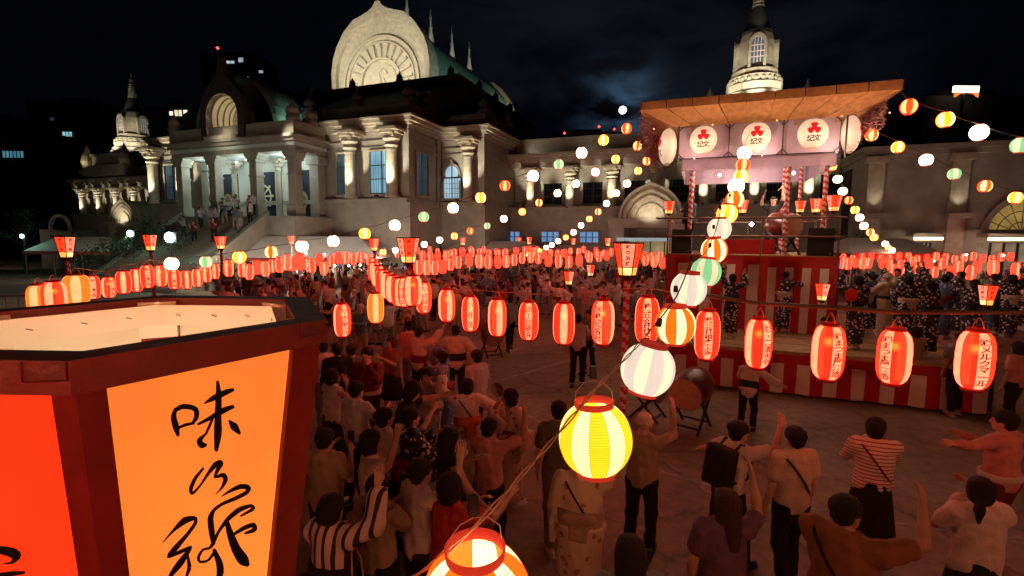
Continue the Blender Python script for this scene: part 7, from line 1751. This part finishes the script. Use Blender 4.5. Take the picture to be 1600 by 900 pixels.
tree(428, 372, 40, 4.8, 1.6, 'dim shrubby tree at the foot of the porch platform', 700)
tree(1330, 395, 31, 4.5, 1.6, 'dark tree hidden in shade behind the right lantern string', 600)
def flood(px, py, k, r, e, label):
    P = at_D(px, py, k); root = empty('floodlight', (P.x, P.y, 0), 0, label, 'floodlight', 'green-white floodlights at left')
    m = MB(); m.tube([(0, .1, 0), (0, .1, P.z)], .05, 8); m.build('mast', dark, root)
    h = MB(); h.box(-r*1.1, r*1.1, 0.02, .35, P.z-r, P.z+r); h.build('housing', dark, root)
    g = MB(); n = 20; g.lathe([(0, -.05), (r*.6, -.03), (r, 0)], n); g.v = [(x, z-.06, y+P.z) for x, y, z in g.v]; g.build('lens', glow('flood_lens', (.62, 1, .84), 16, 0), root)
    point('floodlight_lamp', (0, -.5, P.z), e, (.45, 1, .75), .15, root)
flood(204, 365, 33.5, .22, 30, 'smaller green-white floodlight on a mast, left of the pair')
flood(266, 371, 31, .33, 45, 'larger glaring green-white floodlight on a mast, right of the pair')
flood(35, 369, 40, .16, 25, 'small blue-white floodlight at the far left beside the slim tree')
def bulbs():
    for x, y, d, e in ((340, 398, 30, 60), (430, 396, 30, 90), (520, 396, 30, 90), (610, 396, 33, 60), (100, 392, 37, 40), (760, 392, 35, 60), (1400, 398, 24, 40)): point('tent_fill_light', at_D(x, y, d), e*2.4, (1, .85, .68), .15)  # fill lights with no bulb, added to brighten the tents
    lm = MB(); lm.lathe([(0, -.07), (.07, 0), (0, .07)], 8); me = lm.mesh('bare_bulb', glow('bare_bulb', (1, .92, .62), 9, 0), True)
    for i, (x, y) in enumerate([(523, 415), (545, 415), (563, 414), (507, 398), (432, 398), (478, 396)]): tag(link('bare_bulb', me, None, at_D(x, y, 24)), 'bare white bulb glowing over the far crowd, %s of six from the left' % ORD[[3, 4, 5, 2, 0, 1][i]], 'bulb', 'bare bulbs below the long tent')
    for i, (x, y) in enumerate([(1510, 398), (1568, 399), (1459, 408)]): tag(link('bare_bulb', me, None, at_D(x, y, 26)), 'bare bulb glowing before the shop front right of the stage, %s from the left' % ORD[[1, 2, 0][i]], 'bulb', 'bare bulbs before the shop front')
bulbs()
def arch_gate():
    P = at_D(95, 362, 48); root = empty('garden_arch', (P.x, P.y, 0), 0, 'pale round-headed stone arch at far left above the first bonbori', 'arch'); z0 = P.z
    m = MB(); r = .95; pts = [(-r, 0, 0), (-r, 0, z0+.4)]+[(-r*math.cos(pi*i/10), 0, z0+.4+1.25*r*math.sin(pi*i/10)) for i in range(1, 10)]+[(r, 0, z0+.4), (r, 0, 0)]
    m.tube(pts, .17, 6); m.build('arch_band', stone2, root); b = MB(); b.box(-1.3, 1.3, -.3, .3, z0-.35, z0); b.build('sill', stone2, root)
    w = MB(); w.box(-2.4, 2.4, .3, 1.6, 0, z0+.2); w.build('wall', stone, root)
arch_gate()
def barrier():
    P = at_z(18, 500, 0); root = empty('crowd_barrier', at_D(20, 470, 10.5)*Vector((1, 1, 0)) if False else Vector((at_D(20, 470, 11).x, 11, 0)), .4, 'grey tubular crowd barrier at the far left edge above the box lantern', 'barrier')
    m = MB(); z = at_D(20, 462, 11).z; m.tube([(-1.2, 0, 0), (-1.2, 0, z), (1.0, 0, z), (1.0, 0, 0)], .03, 6); m.tube([(-1.2, 0, z*.5), (1.0, 0, z*.5)], .02, 6); m.build('frame', mat('barrier_grey', (.3, .3, .32), .4), root)
    for i in range(9): b = MB(); x = -1.0+i*.22; b.tube([(x, 0, .12), (x, 0, z-.02)], .012, 5); b.build('bar', mat('barrier_grey', (.3, .3, .32), .4), root)
barrier()

def phone_light():
    P = at_k(1309, 412, 12.6); root = empty('camera_phone', P, .3, 'bright blue-white phone screen held up beside the tower corner', 'phone')
    m = MB(); m.box(-.09, .09, 0, .015, -.13, .13); m.build('case', dark, root); g = MB(); g.box(-.08, .08, -.006, -.001, -.12, .12); g.build('screen', glow('phone_screen', (.35, .62, 1), 1.6, .3, 6), root)
    a = MB(); a.tube([(0, .03, -.12), (.03, .10, -.35), (.10, .22, -.62)], [.03, .04, .05], 8); a.build('grip_pole', dark, root)
phone_light()
